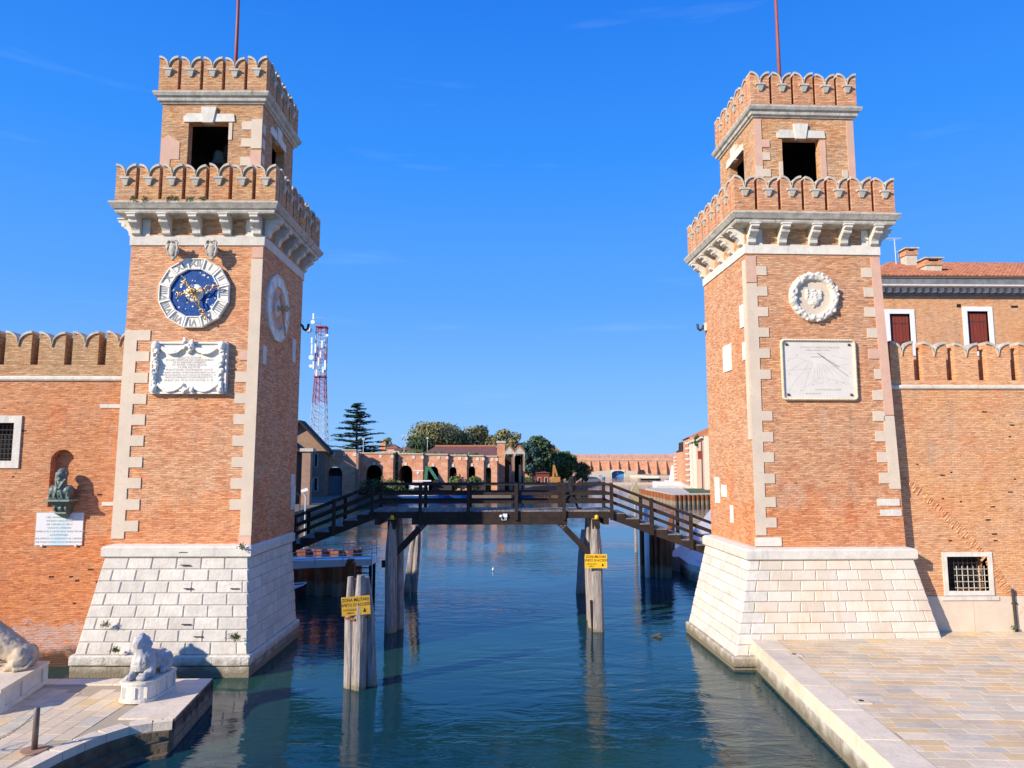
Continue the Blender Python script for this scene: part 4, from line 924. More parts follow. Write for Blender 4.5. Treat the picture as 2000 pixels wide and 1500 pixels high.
# ---------------------------------------------------------------- tufts of weed growing from joints
def tuft(px, py, Y, n, h, lab, m='leaf_bush'):
    p = W(px, py, Y=Y); rr = random.Random(px); mb = MB()
    for i in range(n):
        a = rr.uniform(0, 2 * pi); o = rr.uniform(.2, 1) * h; c = p + Vector((rr.uniform(-.08, .08), 0, rr.uniform(-.05, .05))); tip = c + Vector((cos(a) * o, -abs(rr.uniform(.05, .6)) * h, sin(a) * o * .7 + .3 * h)); mid = (c + tip) / 2 + Vector((0, -.04, .05)); s_ = Vector((rr.uniform(-1, 1), 0, rr.uniform(-1, 1))).normalized() * .008
        mb.poly([c - s_, mid - s_ * 2, tip, mid + s_ * 2]); 
        for k in range(2): u = rr.uniform(.4, 1); v = c.lerp(tip, u); e = Vector((rr.uniform(-1, 1), rr.uniform(-1, 0), rr.uniform(-1, 1))) * .03; g = Vector((e.z, e.x, -e.y)) * .5; mb.poly([v, v + e + g, v + e * 2, v + e - g])
    mb.build('weed_tuft', M[m], None, label=lab, cat='plant', group='weeds growing on the walls')
tuft(209, 1222, 25.82, 34, .22, 'small weed on the left side of the white block base')
tuft(462, 1247, 25.6, 60, .30, 'bushy weed low on the right of the white block base')
tuft(229, 1272, 25.68, 34, .24, 'sparse pale weed just left of the sphinx head')
tuft(474, 1070, 26.0, 30, .22, 'weed hanging over the white base cap below the clock tower')
for k, px in enumerate((262, 285, 333, 345, 372, 398)): tuft(px, 391, 25.75, 30, .16, ('dry weed tuft on the lower cornice, number %d from the left' % (k + 1)).replace(', number 1 from the left', ', leftmost').replace(', number 6 from the left', ', rightmost').replace('number 2', 'second').replace('number 3', 'third').replace('number 4', 'fourth').replace('number 5', 'fifth'), 'leaf_olive')
tuft(1979, 1228, 27.35, 30, .14, 'small weed at the foot of the drain pipe')

# ================================================================ bust, plaque and statues
def dot(mb, c, r): mb.ball(c, r, 12, 8)
b = W(121, 976, Y=LW - .35); bt = thing('bronze_bust', (b.x, LW - .3, b.z), 'dark green bronze bust of a hooded man on a wall bracket', 'bust')
mb = MB(); X, Y_, Z = b.x, LW - .42, b.z
dot(mb, (X, Y_, Z + .30), (.40, .20, .30)); dot(mb, (X - .25, Y_, Z + .34), (.20, .19, .20)); dot(mb, (X + .25, Y_, Z + .34), (.20, .19, .20)); mb.box(X - .38, X + .38, Y_ - .14, Y_ + .16, Z + .02, Z + .26)
mb.tube([(X, Y_, Z + .45), (X, Y_ - .02, Z + .78)], [.19, .15], 10); dot(mb, (X, Y_ - .04, Z + .90), (.155, .18, .21)); dot(mb, (X, Y_ + .02, Z + .96), (.195, .19, .2))
mb.tube([(X, Y_ - .20, Z + .95), (X, Y_ - .26, Z + .87), (X, Y_ - .2, Z + .85)], [.02, .035, .02], 6); dot(mb, (X, Y_ - .17, Z + .74), (.06, .06, .05))
for sg in (-1, 1): mb.tube([(X + sg * .17, Y_ - .06, Z + 1.0), (X + sg * .18, Y_ - .08, Z + .75), (X + sg * .10, Y_ - .18, Z + .55), (X + sg * .03, Y_ - .22, Z + .4)], .045, 6); mb.tube([(X + sg * .05, Y_ - .19, Z + .5), (X + sg * .14, Y_ - .2, Z + .05)], .025, 6)
for k in range(5): mb.tube([(X - .3 + k * .15, Y_ - .12, Z + .42), (X - .32 + k * .16, Y_ - .20, Z + .06)], .02, 5)
mb.box(X - .10, X + .10, Y_, LW, Z + .1, Z + .5)
remesh(mb, .022, 2, .01).build('head_and_shoulders', M['bronze'], bt, smooth=True)
MB().box(X - .46, X + .46, LW - .70, LW, Z - .05, Z + .015).build('shelf', M['bronze_pale'], bt)
k_ = MB(); k_.box(X - .34, X + .34, LW - .55, LW, Z - .12, Z - .05); k_.hexa([(X - .2, LW - .3, Z - .5), (X + .2, LW - .3, Z - .5), (X + .2, LW, Z - .5), (X - .2, LW, Z - .5)], [(X - .3, LW - .5, Z - .12), (X + .3, LW - .5, Z - .12), (X + .3, LW, Z - .12), (X - .3, LW, Z - .12)])
k_.ball((X, LW - .32, Z - .30), (.13, .16, .14)); k_.hexa([(X - .05, LW - .12, Z - .68), (X + .05, LW - .12, Z - .68), (X + .05, LW, Z - .68), (X - .05, LW, Z - .68)], [(X - .22, LW - .36, Z - .5), (X + .22, LW - .36, Z - .5), (X + .22, LW, Z - .5), (X - .22, LW, Z - .5)])
for sg in (-1, 1): k_.ball((X + sg * .2, LW - .36, Z - .3), (.07, .12, .13))
k_.build('bracket', M['bronze'], bt)
MB().box(X - .2, X + .2, LW - .40, LW - .3, Z - .50, Z - .44).build('bracket_ledge', M['bronze_pale'], bt)

p0, p1 = W(69, 1065, Y=LW), W(165, 1001, Y=LW); cx, cz = (p0.x + p1.x) / 2, (p0.z + p1.z) / 2; hw, hh = (p1.x - p0.x) / 2, (p1.z - p0.z) / 2
t = thing('verse_plaque', (cx, LW, cz), 'pale stone tablet with blue-green streaks and verse lines under the bust', 'plaque')
MB().box(-hw, hw, -.05, .0, -hh, hh).build('slab', M['plaque_stained'], t, local=True)
for i, b in enumerate(('NELL ARZANA DE MARTE', 'ITALIANO DALLA PATRIA', 'DEL CARNARO A CERTO', 'QUALE IN L ARSENALE', 'SOMMERGE ED E LARGA DELLE ONDE PERTARIA', 'ALI INSUPERABILI', 'SIEDE APPRESSO A QUARNARO DEL CARNARO', 'CHE ITALIA CHIUDE E SUOI TERMINI BAGNA')):
    text('lettering', b, .085, t, (0, -.052, hh - .17 - i * .128), (pi / 2, 0, 0), M['engraving_light'])
for sg in (-.7, .75): MB().box(sg * hw - .04, sg * hw + .04, -.08, 0, -hh - .04, -hh + .03).build('clip', M['stone'], t, local=True)

# small lioness on an oval pedestal
a_ = radians(-33)     # long axis runs away to the right
c = Vector((-9.52, 20.62, 1.03)); ux = Vector((.06, .99, 0)).normalized(); sx_ = Vector((ux.y, -ux.x, 0))
def L3(f, s, z): return c + ux * f * .64 + sx_ * (s - (.10 if z > 1.2 else 0)) * .94 + Vector((0, 0, z if z < .6 else .6 + (z - .6) * .92))
t = thing('lioness_statue', c, 'small weathered stone lion lying on the oval pedestal, head raised', 'statue')
lion_s = t; mb = MB()
D = lambda f, s, z, r: mb.ball(L3(f, s, z), r, 12, 8)
mb.capsule(L3(-.28, 0, .98), L3(.55, .02, .84), .30, .28, 12); D(-.42, 0, 1.02, (.30, .30, .36)); D(.72, .04, .86, (.27, .27, .27)); D(.62, .26, .80, (.17, .30, .27)); D(.62, -.22, .76, (.17, .28, .25))
mb.capsule(L3(-.45, 0, 1.12), L3(-.50, 0, 1.42), .25, .20, 10)
D(-.54, 0, 1.52, (.20, .20, .22)); D(-.72, 0, 1.50, (.125, .125, .14)); D(-.66, 0, 1.63, (.15, .12, .08))
for sg in (-1, 1):
    D(-.46, sg * .16, 1.64, (.05, .05, .06)); D(-.70, sg * .07, 1.56, (.03, .03, .02))
    mb.capsule(L3(-.42, sg * .20, .92), L3(-.52, sg * .24, .66), .15, .13, 10); mb.capsule(L3(-.52, sg * .24, .64), L3(-.98, sg * .17, .62), .11, .10, 10); D(-1.03, sg * .17, .62, (.13, .13, .085))
    for k in (-1, 0, 1): mb.capsule(L3(-1.05, sg * .17 + k * .055, .61), L3(-1.15, sg * .17 + k * .06, .585), .04, .035, 6)
    mb.capsule(L3(.45, sg * .33, .66), L3(.15, sg * .36, .62), .12, .09, 8)
mb.tube([L3(.9, .1, .75), L3(.95, .3, .62), L3(.6, .42, .6), L3(.3, .45, .62)], .05, 6)
for k in range(9): a = k / 9 * 2 * pi; D(-.44 + .05 * cos(a), .22 * sin(a), 1.42 + .24 * cos(a), (.09, .09, .10))
remesh(mb, .024, 1, .020).build('lion_body', M['lion_grey'], t, smooth=True)
def oval(f0, f1, wd, z0, z1, mm, nm, r=None, par=t):
    pts = []
    for k in range(13): a = pi / 2 + pi * k / 12; pts.append((f0 + wd + wd * cos(a), wd * sin(a)))
    pts += [(f1, -wd), (f1, wd)]
    pp = [L3(f, s, 0) for f, s in pts]; return MB().prism([(p.x, p.y) for p in pp][::-1], 'z', c.z + z0, c.z + z1).build(nm, mm, par)
ped = thing('oval_pedestal', c, 'low oval white stone pedestal under the small lion, with carved panels', 'pedestal')
oval(-1.30, .98, .50, 0, .08, M['stone'], 'plinth', par=ped); oval(-1.26, .94, .45, .08, .44, M['stone'], 'drum', par=ped); oval(-1.28, .96, .48, .44, .47, M['stone'], 'moulding', par=ped); oval(-1.30, .98, .50, .47, .53, M['stone'], 'top_slab', par=ped)
for f in (-.55, .25, .85): p, q = L3(f, .455, .10), L3(f, .455, .43); MB().beam(p, q, .10, .04).build('pilaster', M['stone'], ped)
for k in (-50, -8, 34):
    a = pi + radians(k); p = L3(-1.26 + .45 + .455 * cos(a), .455 * sin(a), .12); q = p + Vector((0, 0, .28)); MB().beam(p, q, .09, .05).build('pilaster', M['stone'], ped)

# big lion at the left edge, sitting, facing left
t = thing('large_lion_statue', (-14.0, 21.0, 1.62), 'large pale stone lion with sloping back cut off by the left edge of the view', 'statue')
lion_b = t; mb = MB(); D = lambda x, y, z, r: mb.ball((x, y, z), r, 14, 9)
mb.capsule((-13.35, 21.1, 2.02), (-14.5, 21.0, 2.72), .33, .46, 14); D(-13.22, 21.1, 1.95, (.30, .32, .34)); D(-13.22, 20.85, 1.90, (.26, .16, .32)); D(-13.22, 21.35, 1.90, (.26, .16, .32))
mb.capsule((-14.5, 21, 2.8), (-14.75, 21, 3.5), .50, .42, 14); D(-14.85, 21, 3.75, (.38, .34, .38)); D(-15.18, 21, 3.68, (.20, .18, .17)); D(-14.6, 21, 3.3, (.5, .5, .5))
for sg in (-1, 1):
    y = 21 + sg * .24
    mb.capsule((-13.22, y, 1.80), (-13.42, y - .02, 1.70), .17, .10, 10); mb.capsule((-13.14, y, 1.85), (-13.12, y, 1.70), .13, .09, 10)
    mb.capsule((-13.12, y, 1.68), (-13.5 - .16 * sg, y, 1.68), .085, .09, 10); D(-13.5 - .16 * sg, y, 1.68, (.14, .12, .08))
    for k in (-1, 0, 1): mb.capsule((-13.58 - .16 * sg, y + k * .06, 1.68), (-13.66 - .16 * sg, y + k * .07, 1.645), .04, .03, 6)
    mb.capsule((-14.6, y, 2.6), (-14.75, y, 1.75), .17, .12, 10); D(-14.85, y, 1.69, (.2, .13, .08)); D(-14.75, y * 1, 4.02, (.08, .05, .1))
mb.tube([(-13.0, 21.05, 2.0), (-12.88, 20.9, 1.85), (-12.95, 20.75, 1.68), (-13.2, 20.6, 1.66)], .05, 6)
remesh(mb, .028, 1, .018).build('lion_body', mat('sandstone', (.54, .43, .30), (.38, .30, .21), sc=4, bump=.5), t, smooth=True)
t = thing('panelled_pedestal', (-13.6, 20.6, 1.0), 'long rectangular stone pedestal with recessed panels under the large lion', 'pedestal')
ped_b = t
def quadz(pts, z0, z1, m, nm): return MB().prism(pts, 'z', z0, z1).build(nm, m, t)
pd = [(-12.55, 19.15), (-12.97, 21.72), (-15.2, 21.72), (-15.2, 19.15)]
def grow(o): return [(-12.55 + o, 19.15 - o), (-12.97 + o, 21.72 + o), (-15.2 - o, 21.72 + o), (-15.2 - o, 19.15 - o)]
quadz(grow(.05), 1.0, 1.12, M['stone'], 'plinth'); quadz(grow(-.02), 1.12, 1.50, M['stone'], 'die'); quadz(grow(.03), 1.50, 1.54, M['stone'], 'moulding'); quadz(grow(.06), 1.54, 1.62, M['kerb'], 'top_slab')
for f in (0.03, .5, .97): a = Vector((-12.55, 19.15, 0)).lerp(Vector((-12.97, 21.72, 0)), f); MB().box(a.x - .06, a.x + .03, a.y - .12, a.y + .12, 1.12, 1.50).build('pilaster', M['stone'], t)

# the left quay lies lower and a little further off than it was drawn: 0.35 m down, everything 5 percent larger
def settle(o):
    o.location = o.location * 1.048 - Vector((0, 0, .35)); o.scale = (1.048, 1.048, 1.048)
# steel bollard with chain
bl_ = W(67, 1465, z=1.02); t = thing('bollard', (bl_.x, bl_.y, 1.0), 'cylindrical brown steel bollard near the left corner', 'bollard'); boll = t
MB().tube([(bl_.x, bl_.y, 1.0), (bl_.x, bl_.y, 1.90), (bl_.x, bl_.y, 1.925)], [.062, .062, .045], 16).build('post', M['pole_br'] if 'pole_br' in M else mat('bollard_metal', (.22, .17, .14), (.18, .14, .12), rough=.4, metal=.4, sc=5, bump=0), t, smooth=True)
MB().tube([(bl_.x, bl_.y, 1.003), (bl_.x, bl_.y, 1.04)], [.27, .27], 24).build('base_ring', M['rust'] if 0 else mat('rust_stain', (.30, .17, .11), (.40, .25, .17), sc=4, bump=0), t)
t = thing('chain', (bl_.x - .5, bl_.y, 1.5), 'sagging dark chain running left from the bollard', 'chain'); chn = t
P0 = Vector((bl_.x - .03, bl_.y, 1.80)); P1 = P0 + Vector((-1.9, -.5, .02)); mb = MB(); n = 46
for i in range(n):
    u = i / (n - 1); c_ = P0.lerp(P1, u) + Vector((0, 0, -.55 * 4 * u * (1 - u))); u2 = min(1, u + .01); d = (P0.lerp(P1, u2) + Vector((0, 0, -.55 * 4 * u2 * (1 - u2))) - c_).normalized() if u < 1 else Vector((-1, 0, 0))
    s_ = Vector((0, 0, 1)) if i % 2 else Vector((0, 1, 0)); s_ = (s_ - d * s_.dot(d)).normalized()
    mb.tube([c_ + d * .030 * cos(k / 8 * 2 * pi) + s_ * .016 * sin(k / 8 * 2 * pi) for k in range(9)], .006, 4)
mb.build('links', M['iron'], t)

for o in (lq, bed_l, lion_s, ped, lion_b, ped_b, boll, chn): settle(o)

# ================================================================ the timber bridge
YF, YB = 32.35, 34.50
t = thing('timber_bridge', (0, 33.4, 0), 'dark timber footbridge with stepped ends between the two towers', 'bridge')
DZ = 5.22; wd = M['wood_dark']
xa, xb = -5.50, 5.13         # ends of the level deck
k = 0; x = xa
while x < xb:
    MB().box(x + .008, min(x + .19, xb) - .008, YF - .08, YB + .08, DZ - .055 + R.uniform(-.004, .004), DZ + R.uniform(-.003, .004)).build('deck_plank', M['wood_plank'], t); x += .19
for y in (YF, YB):
    MB().box(xa - .15, xb + .15, y - .08, y + .08, DZ - .34, DZ - .06).build('beam', wd, t)
    MB().box(-3.75, 3.15, y - .075, y + .075, DZ - .62, DZ - .345).build('beam', wd, t)
    MB().box(xa, xb, y - .09, y + .01, DZ - .06, DZ + .0).build('edge_board', wd, t) if 0 else None
for x in [xa + i * (xb - xa) / 5 for i in range(1, 5)]: MB().box(x - .08, x + .08, YF + .1, YB - .1, DZ - .5, DZ - .345).build('cross_beam', wd, t)
SL = (5.20 - 3.55) / 3.95      # slope of the end flights
def rail_z(x, h): 
    if x < xa: return DZ + h - (xa - x) * .405
    if x > xb: return DZ + h - (x - xb) * .375
    return DZ + h
px_posts = [xa + i * (xb - xa) / 5 for i in range(6)]
ends_L = [-7.17, -8.88]; ends_R = [6.90, 8.66]
for y, sgn in ((YF, -1), (YB, 1)):
    yy_ = y + sgn * .12
    for x in px_posts + ends_L + ends_R:
        zt_ = rail_z(x, 1.20); zb_ = rail_z(x, 0) - .42
        mb = MB(); mb.hexa([(x - .075, yy_ - .055, zb_), (x + .075, yy_ - .055, zb_), (x + .075, yy_ + .055, zb_), (x - .075, yy_ + .055, zb_)], [(x - .075, yy_ - .055, zt_ - .03), (x + .075, yy_ - .055, zt_ - .03), (x + .075, yy_ + .055, zt_), (x - .075, yy_ + .055, zt_)])
        po = mb.build('post', wd, t); MB().ball((x, yy_ - sgn * -.058, zb_ + .12), .022, 8, 4).build('bolt', M['iron'], po)
    pts = [-10.2] + [xa, xb] + [10.6]
    for h, hh_ in ((1.14, .07), (.74, .13), (.37, .13)):
        for i in range(3):
            a, b = pts[i], pts[i + 1]; p = Vector((a, yy_ - sgn * .10, rail_z(a, h))); q = Vector((b, yy_ - sgn * .10, rail_z(b, h)))
            MB().beam(p, q, .05 if h < 1 else .14, hh_).build('rail', wd, t)
# flights of broad steps
for sg, x0, sl_, n in ((-1, xa, .405, 7), (1, xb, .375, 7)):
    tread = .62
    for i in range(n):
        za = DZ - (i + 1) * tread * sl_; a = x0 + sg * (i * tread); b = x0 + sg * ((i + 1) * tread)
        for k in range(3):
            u, v = a + (b - a) * k / 3, a + (b - a) * (k + 1) / 3
            MB().box(min(u, v) + .008, max(u, v) - .008, YF - .06, YB + .06, za - .05 + .12, za + .12).build('step_plank', M['wood_plank'], t)
        MB().box(min(a, a + sg * .05), max(a, a + sg * .05), YF - .02, YB, za + .12, za + tread * sl_ + .06).build('riser', wd, t)
    for y in (YF, YB):
        L_ = n * tread; xe = x0 + sg * (L_ + .3)
        top = []
        for i in range(n): top += [(x0 + sg * i * tread, DZ - (i + 1) * tread * sl_ + .065), (x0 + sg * (i + 1) * tread, DZ - (i + 1) * tread * sl_ + .065)]
        bot = [(xe, DZ - (L_ + .3) * sl_ - .38), (x0 + sg * .0, DZ - .42)]
        poly = top + [(xe, top[-1][1] - .1)] + bot
        if sg < 0: poly = poly[::-1]
        MB().prism(poly, 'y', y - .07, y + .07).build('stringer', wd, t)
# braces with bolted steel plates
for y in (YF + .05, YB - .05):
    for p, q, pl in (((-4.62, 3.15), (-3.10, 4.78), (-3.3, 4.58)), ((4.30, 3.15), (2.72, 4.78), (2.95, 4.58))):
        br = MB().beam((p[0], y, p[1]), (q[0], y, q[1]), .17, .26).build('brace', wd, t)
        d = Vector((q[0] - p[0], 0, q[1] - p[1])).normalized(); b2 = Vector((q[0], y, q[1])) - d * .45
        MB().beam(b2, b2 + d * .5, .19, .28).build('steel_plate', M['iron'], br)
        for k in range(8): c_ = b2 + d * (.05 + .12 * (k // 2)); MB().ball((c_.x + (.06 if k % 2 else -.06) * d.z, y - .10, c_.z - (.06 if k % 2 else -.06) * d.x), .018, 6, 4).build('bolt', M['steel_pale'], br)
for x in (xa + .25, xb - .25): MB().box(x - .12, x + .12, YF - .12, YB + .12, DZ - .62, DZ - .345).build('cross_head', wd, t)
# small white camera box on the main beam
e = W(983, 1010, Y=YF - .09); t = thing('camera_unit', e, 'small white box and camera fixed to the main beam of the bridge', 'camera')
MB().box(e.x - .02, e.x + .17, YF - .16, YF - .08, e.z - .01, e.z + .15).build('box', M['white_paint'], t); MB().ball((e.x - .10, YF - .17, e.z + .05), (.075, .07, .065), 12, 8).build('lens_head', M['white_paint'], t, smooth=True)
MB().tube([(e.x - .08, YF - .12, e.z + .0), (e.x - .06, YF - .14, e.z - .12), (e.x + .06, YF - .14, e.z - .13), (e.x + .10, YF - .12, e.z + .0)], .014, 6).build('cable', M['white_paint'], t)
MB().box(e.x + .06, e.x + .15, YF - .12, YF - .08, e.z - .14, e.z - .05).build('bracket', M['steel_pale'], t)

# ================================================================ piles
def pile_mb(p, q, r, seed, top='cut', rt=None):
    rr = random.Random(seed); p = Vector(p); q = Vector(q); n = 14; k = 12; vs = []; ph = rr.uniform(0, 6)
    for i in range(k + 1):
        u = i / k; c = p.lerp(q, u); rad = r * (1 - .12 * u)
        if top == 'point' and u > .82: rad *= 1 - (u - .82) / .18 * .42
        c = c + Vector((sin(u * 5 + ph) * .02, cos(u * 4 + ph) * .02, 0))
        for j in range(n):
            a = 2 * pi * j / n; f = 1 + .09 * sin(3 * a + ph) + .06 * noise.noise(Vector((cos(a) * 2, sin(a) * 2, u * 5 + seed)))
            if top == 'point' and u > .82: f = 1 + .1 * sin(a * 3 + 1)
            vs.append((c.x + rad * f * cos(a), c.y + rad * f * sin(a), c.z))
    return MB().raw(vs, [(i * n + j, i * n + (j + 1) % n, (i + 1) * n + (j + 1) % n, (i + 1) * n + j) for i in range(k) for j in range(n)] + [tuple(range(k * n, k * n + n))])
# supports of the bridge
for nm, x, lab in (('bridge_pile', -4.62, 'left'), ('bridge_pile', 4.42, 'right')):
    for k, (dx, y, r) in enumerate(((0, 32.33, .29), (.30 if x < 0 else -.18, 32.95, .20), (0, 34.4, .26))):
        if k == 1 and 0: continue
        desc = {0: 'front thick timber pile carrying the %s side of the footbridge', 1: 'slim second timber pile just behind the front pile on the %s of the footbridge', 2: 'rear thick timber pile under the far rail on the %s of the footbridge'}[k] % lab
        t = thing(nm, (x + dx, y, 0), desc, 'pile', group='piles under the footbridge')
        lean = -.10 if x > 0 else 0
        pile_mb((x + dx - lean, y, -2.5), (x + dx + lean * .6, y, 4.86 if k != 1 else 4.55), r, int(x * 7 + k), 'point').build('trunk', M['pile'], t, smooth=False)
        if k == 0:
            MB().box(x + dx - .17, x + dx + .17, y - .17, y + .17, 4.42, 4.84).build('head_block', wd, t)
            MB().tube([(x + dx + .02, y - .18, 4.84), (x + dx + .02, y - .18, 4.98), (x + dx + .02, y - .18, 5.03)], [.09, .085, .04], 12).build('lamp_cap', M['yellow'], t, smooth=True)
            if x > 0: MB().beam((x - .20, y - .16, -.4), (x - .28, y - .2, 1.35), .09, .05).build('batten', wd, t)
            if x < 0: MB().box(x - .42, x - .28, y - .05, y + .15, 2.75, 3.05).build('knee_block', wd, t)
# mooring pile groups
def bricola(loc, defs, lab, sign=None):
    t = thing('mooring_pile_group', loc, lab, 'mooring piles', group='mooring piles in the canal')
    for k, (a, b, r) in enumerate(defs): pile_mb(Vector(loc) + Vector(a), Vector(loc) + Vector(b), r, k * 3 + int(loc[0] * 5), 'point').build('pile', M['pile'], t)
    return t
g1_ = bricola((-4.62, 24.55, 0), [((-.20, .0, -2.5), (-.22, -.0, 3.55), .19), ((.10, -.14, -2.5), (.14, -.12, 3.62), .25), ((.70, .32, -2.5), (.22, .18, 3.5), .22), ((.0, .35, -2.5), (-.08, .2, 3.45), .13)], 'group of weathered grey piles with a dull yellow sign, nearest the camera')
MB().tube([(-4.97, 24.4, 2.25), (-4.62, 24.22, 2.22), (-4.25, 24.4, 2.28), (-4.2, 24.8, 2.3)], .045, 6).build('chain_band', M['rust'], g1_)
bricola((-5.05, 42.0, 0), [((-.32, 0, -2.5), (.35, .2, 3.75), .20), ((.12, .1, -2.5), (.62, 0, 3.6), .20)], 'pair of leaning bound piles in the water behind the left bridge pile')
bricola((4.62, 41.5, 0), [((-.05, 0, -2.5), (.38, 0, 3.55), .27), ((.30, .3, -2.5), (.62, .2, 3.85), .22)], 'leaning grey piles in the water behind the right bridge pile')
# warning signs
def sign(c, w_, h_, rz, tilt, m, lab, f=1):
    t = thing('warning_sign', c, lab, 'sign', rz, group='yellow military zone signs'); t.rotation_euler = (0, tilt, rz)
    MB().box(-w_ / 2, w_ / 2, -.012, .012, -h_ / 2, h_ / 2).build('panel', m, t, local=True)
    for b, x, z, sz, bo in (('ZONA MILITARE', 0, h_ * .31, h_ * .25, .003), ('DIVIETO DI ACCESSO', 0, h_ * .05, h_ * .23, .003), ('SORVEGLIANZA', -w_ * .20, -h_ * .21, h_ * .14, .001), ('ARMATA', -w_ * .20, -h_ * .37, h_ * .14, .001)):
        text('lettering', b, sz, t, (x, -.0125, z), (pi / 2, 0, 0), M['black'], bold=bo, sx=.80 if z > 0 else .75, ext=.001)
    mb = MB(); cx, cz = w_ * .30, -h_ * .27       # little sentry pictogram
    mb.ball((cx, -.013, cz + h_ * .07), (h_ * .04, .004, h_ * .04), 8, 5); mb.prism([(cx - h_ * .09, cz - h_ * .09), (cx + h_ * .09, cz - h_ * .09), (cx + h_ * .03, cz + h_ * .04), (cx - h_ * .03, cz + h_ * .04)], 'y', -.016, -.011); mb.tube([(cx + h_ * .02, -.014, cz), (cx + h_ * .13, -.014, cz + h_ * .05)], .006, 4)
    mb.build('pictogram', M['black'], t, local=True)
    for sx in (-1, 1): MB().ball((sx * w_ * .46, -.013, h_ * .44), (.012, .006, .012), 6, 4).build('screw', M['steel_pale'], t, local=True)
sign(W(695, 1183, Y=24.20), .92, .60, radians(4), radians(-4), M['yellow_dull'], 'dull yellow warning sign on the near group of grey piles')
sign(W(1164, 1096, Y=31.95), .97, .60, 0, radians(0), M['yellow'], 'bright yellow warning sign on the right bridge pile')

# ================================================================ the walker on the bridge
pw = Vector((W(1117, 990, Y=33.1).x, 33.1, DZ + .005)); t = thing('person', pw, 'man in black shirt and dark trousers walking across the footbridge, holding up a phone', 'person')
mb = MB(); X, Y_, Z = pw
hip = Vector((X - .02, Y_, Z + .90)); ch = Vector((X + .03, Y_, Z + 1.32)); nk = Vector((X + .08, Y_, Z + 1.48))
C_ = lambda a, b, r0, r1: mb.capsule(a, b, r0, r1, 10)
V = Vector
C_(hip, ch, .155, .185); mb.ball((X + .03, Y_, Z + 1.36), (.17, .23, .15)); mb.ball((X, Y_, Z + .93), (.16, .18, .14)); mb.ball((X + .06, Y_, Z + 1.12), (.17, .18, .17))
C_(nk - V((0, 0, .06)), nk + V((.03, 0, .07)), .06, .055); mb.ball(nk + V((.06, 0, .17)), (.10, .082, .125)); mb.ball(nk + V((.16, -.01, .15)), (.022, .018, .028)); 
for sg in (-1, 1): mb.ball(nk + V((.045, sg * .082, .16)), (.02, .012, .032), 6, 4)
# legs in mid stride
for sg, kx, kz, ax, az in ((-1, .13, .48, .24, .09), (1, -.16, .50, -.44, .20)):
    y = Y_ + sg * .09; C_(V((X + .0, y, Z + .86)), V((X + kx, y, Z + kz)), .10, .070); C_(V((X + kx, y, Z + kz)), V((X + ax, y, Z + az)), .072, .050)
    if sg < 0: C_(V((X + ax, y, Z + .055)), V((X + ax + .17, y, Z + .04)), .052, .042)
    else: C_(V((X + ax, y, Z + .14)), V((X + ax + .13, y, Z + .045)), .05, .04)
# arms: near one bent up to the phone, far one too
for sg in (-1, 1):
    sh_ = V((X + .04, Y_ + sg * .20, Z + 1.40)); el = V((X + .10, Y_ + sg * .23, Z + 1.12)); wr1 = V((X + .34, Y_ + sg * .10, Z + 1.22 + (.08 if sg < 0 else 0)))
    C_(sh_, el, .062, .048); C_(el, wr1, .046, .032); C_(wr1, wr1 + V((.07, -sg * .02, .04)), .034, .034)
    for k in range(4): a = wr1 + V((.09, -sg * .02 + (k - 1.5) * .018, .05 - abs(k - 1.5) * .004)); C_(a, a + V((.045 - .005 * abs(k - 1), 0, .03)), .011, .010); C_(a + V((.045, 0, .03)), a + V((.05, -sg * .02, .06)), .010, .008)
    C_(wr1 + V((.04, -sg * .03, .05)), wr1 + V((.07, -sg * .05, .09)), .013, .010)
bm = remesh(mb, .016, 2)
for i, f in enumerate(bm.f):
    c_ = sum((Vector(bm.v[j]) for j in f), Vector()) / len(f); d = c_ - pw
    mi = 0
    if d.z < 1.0: mi = 1
    if d.z < .11 or (d.x < -.35 and d.z < .26): mi = 0
    if d.z > 1.50: mi = 2
    if d.x > .115 and d.z > 1.06 and d.z < 1.48 and abs(d.y) < .30 and (d.x > .17 or d.z < 1.18): mi = 2
    bm.m[i] = mi
bm.build('body', [M['black'], M['navy'], M['skin']], t, smooth=True)
mb = MB(); mb.ball(nk + V((.045, 0, .205)), (.108, .088, .105), 12, 8); mb.build('cap', M['black'], t, smooth=True)
for sg in (-1, 1): MB().ball(nk + V((.150, sg * .03, .185)), (.010, .012, .008), 6, 4).build('eye', M['black'], t)
MB().ball(nk + V((.135, 0, .085)), (.03, .035, .03), 8, 5).build('beard', M['black'], t)
ph = thing('phone', pw + V((.47, -.02, 1.36)), 'dark phone held up in front of the man on the footbridge', 'phone')
MB().box(X + .455, X + .465, Y_ - .06, Y_ + .03, Z + 1.27, Z + 1.43).build('body', M['black'], ph); MB().box(X + .4535, X + .4548, Y_ - .056, Y_ + .026, Z + 1.275, Z + 1.425).build('screen', M['navy'], ph)

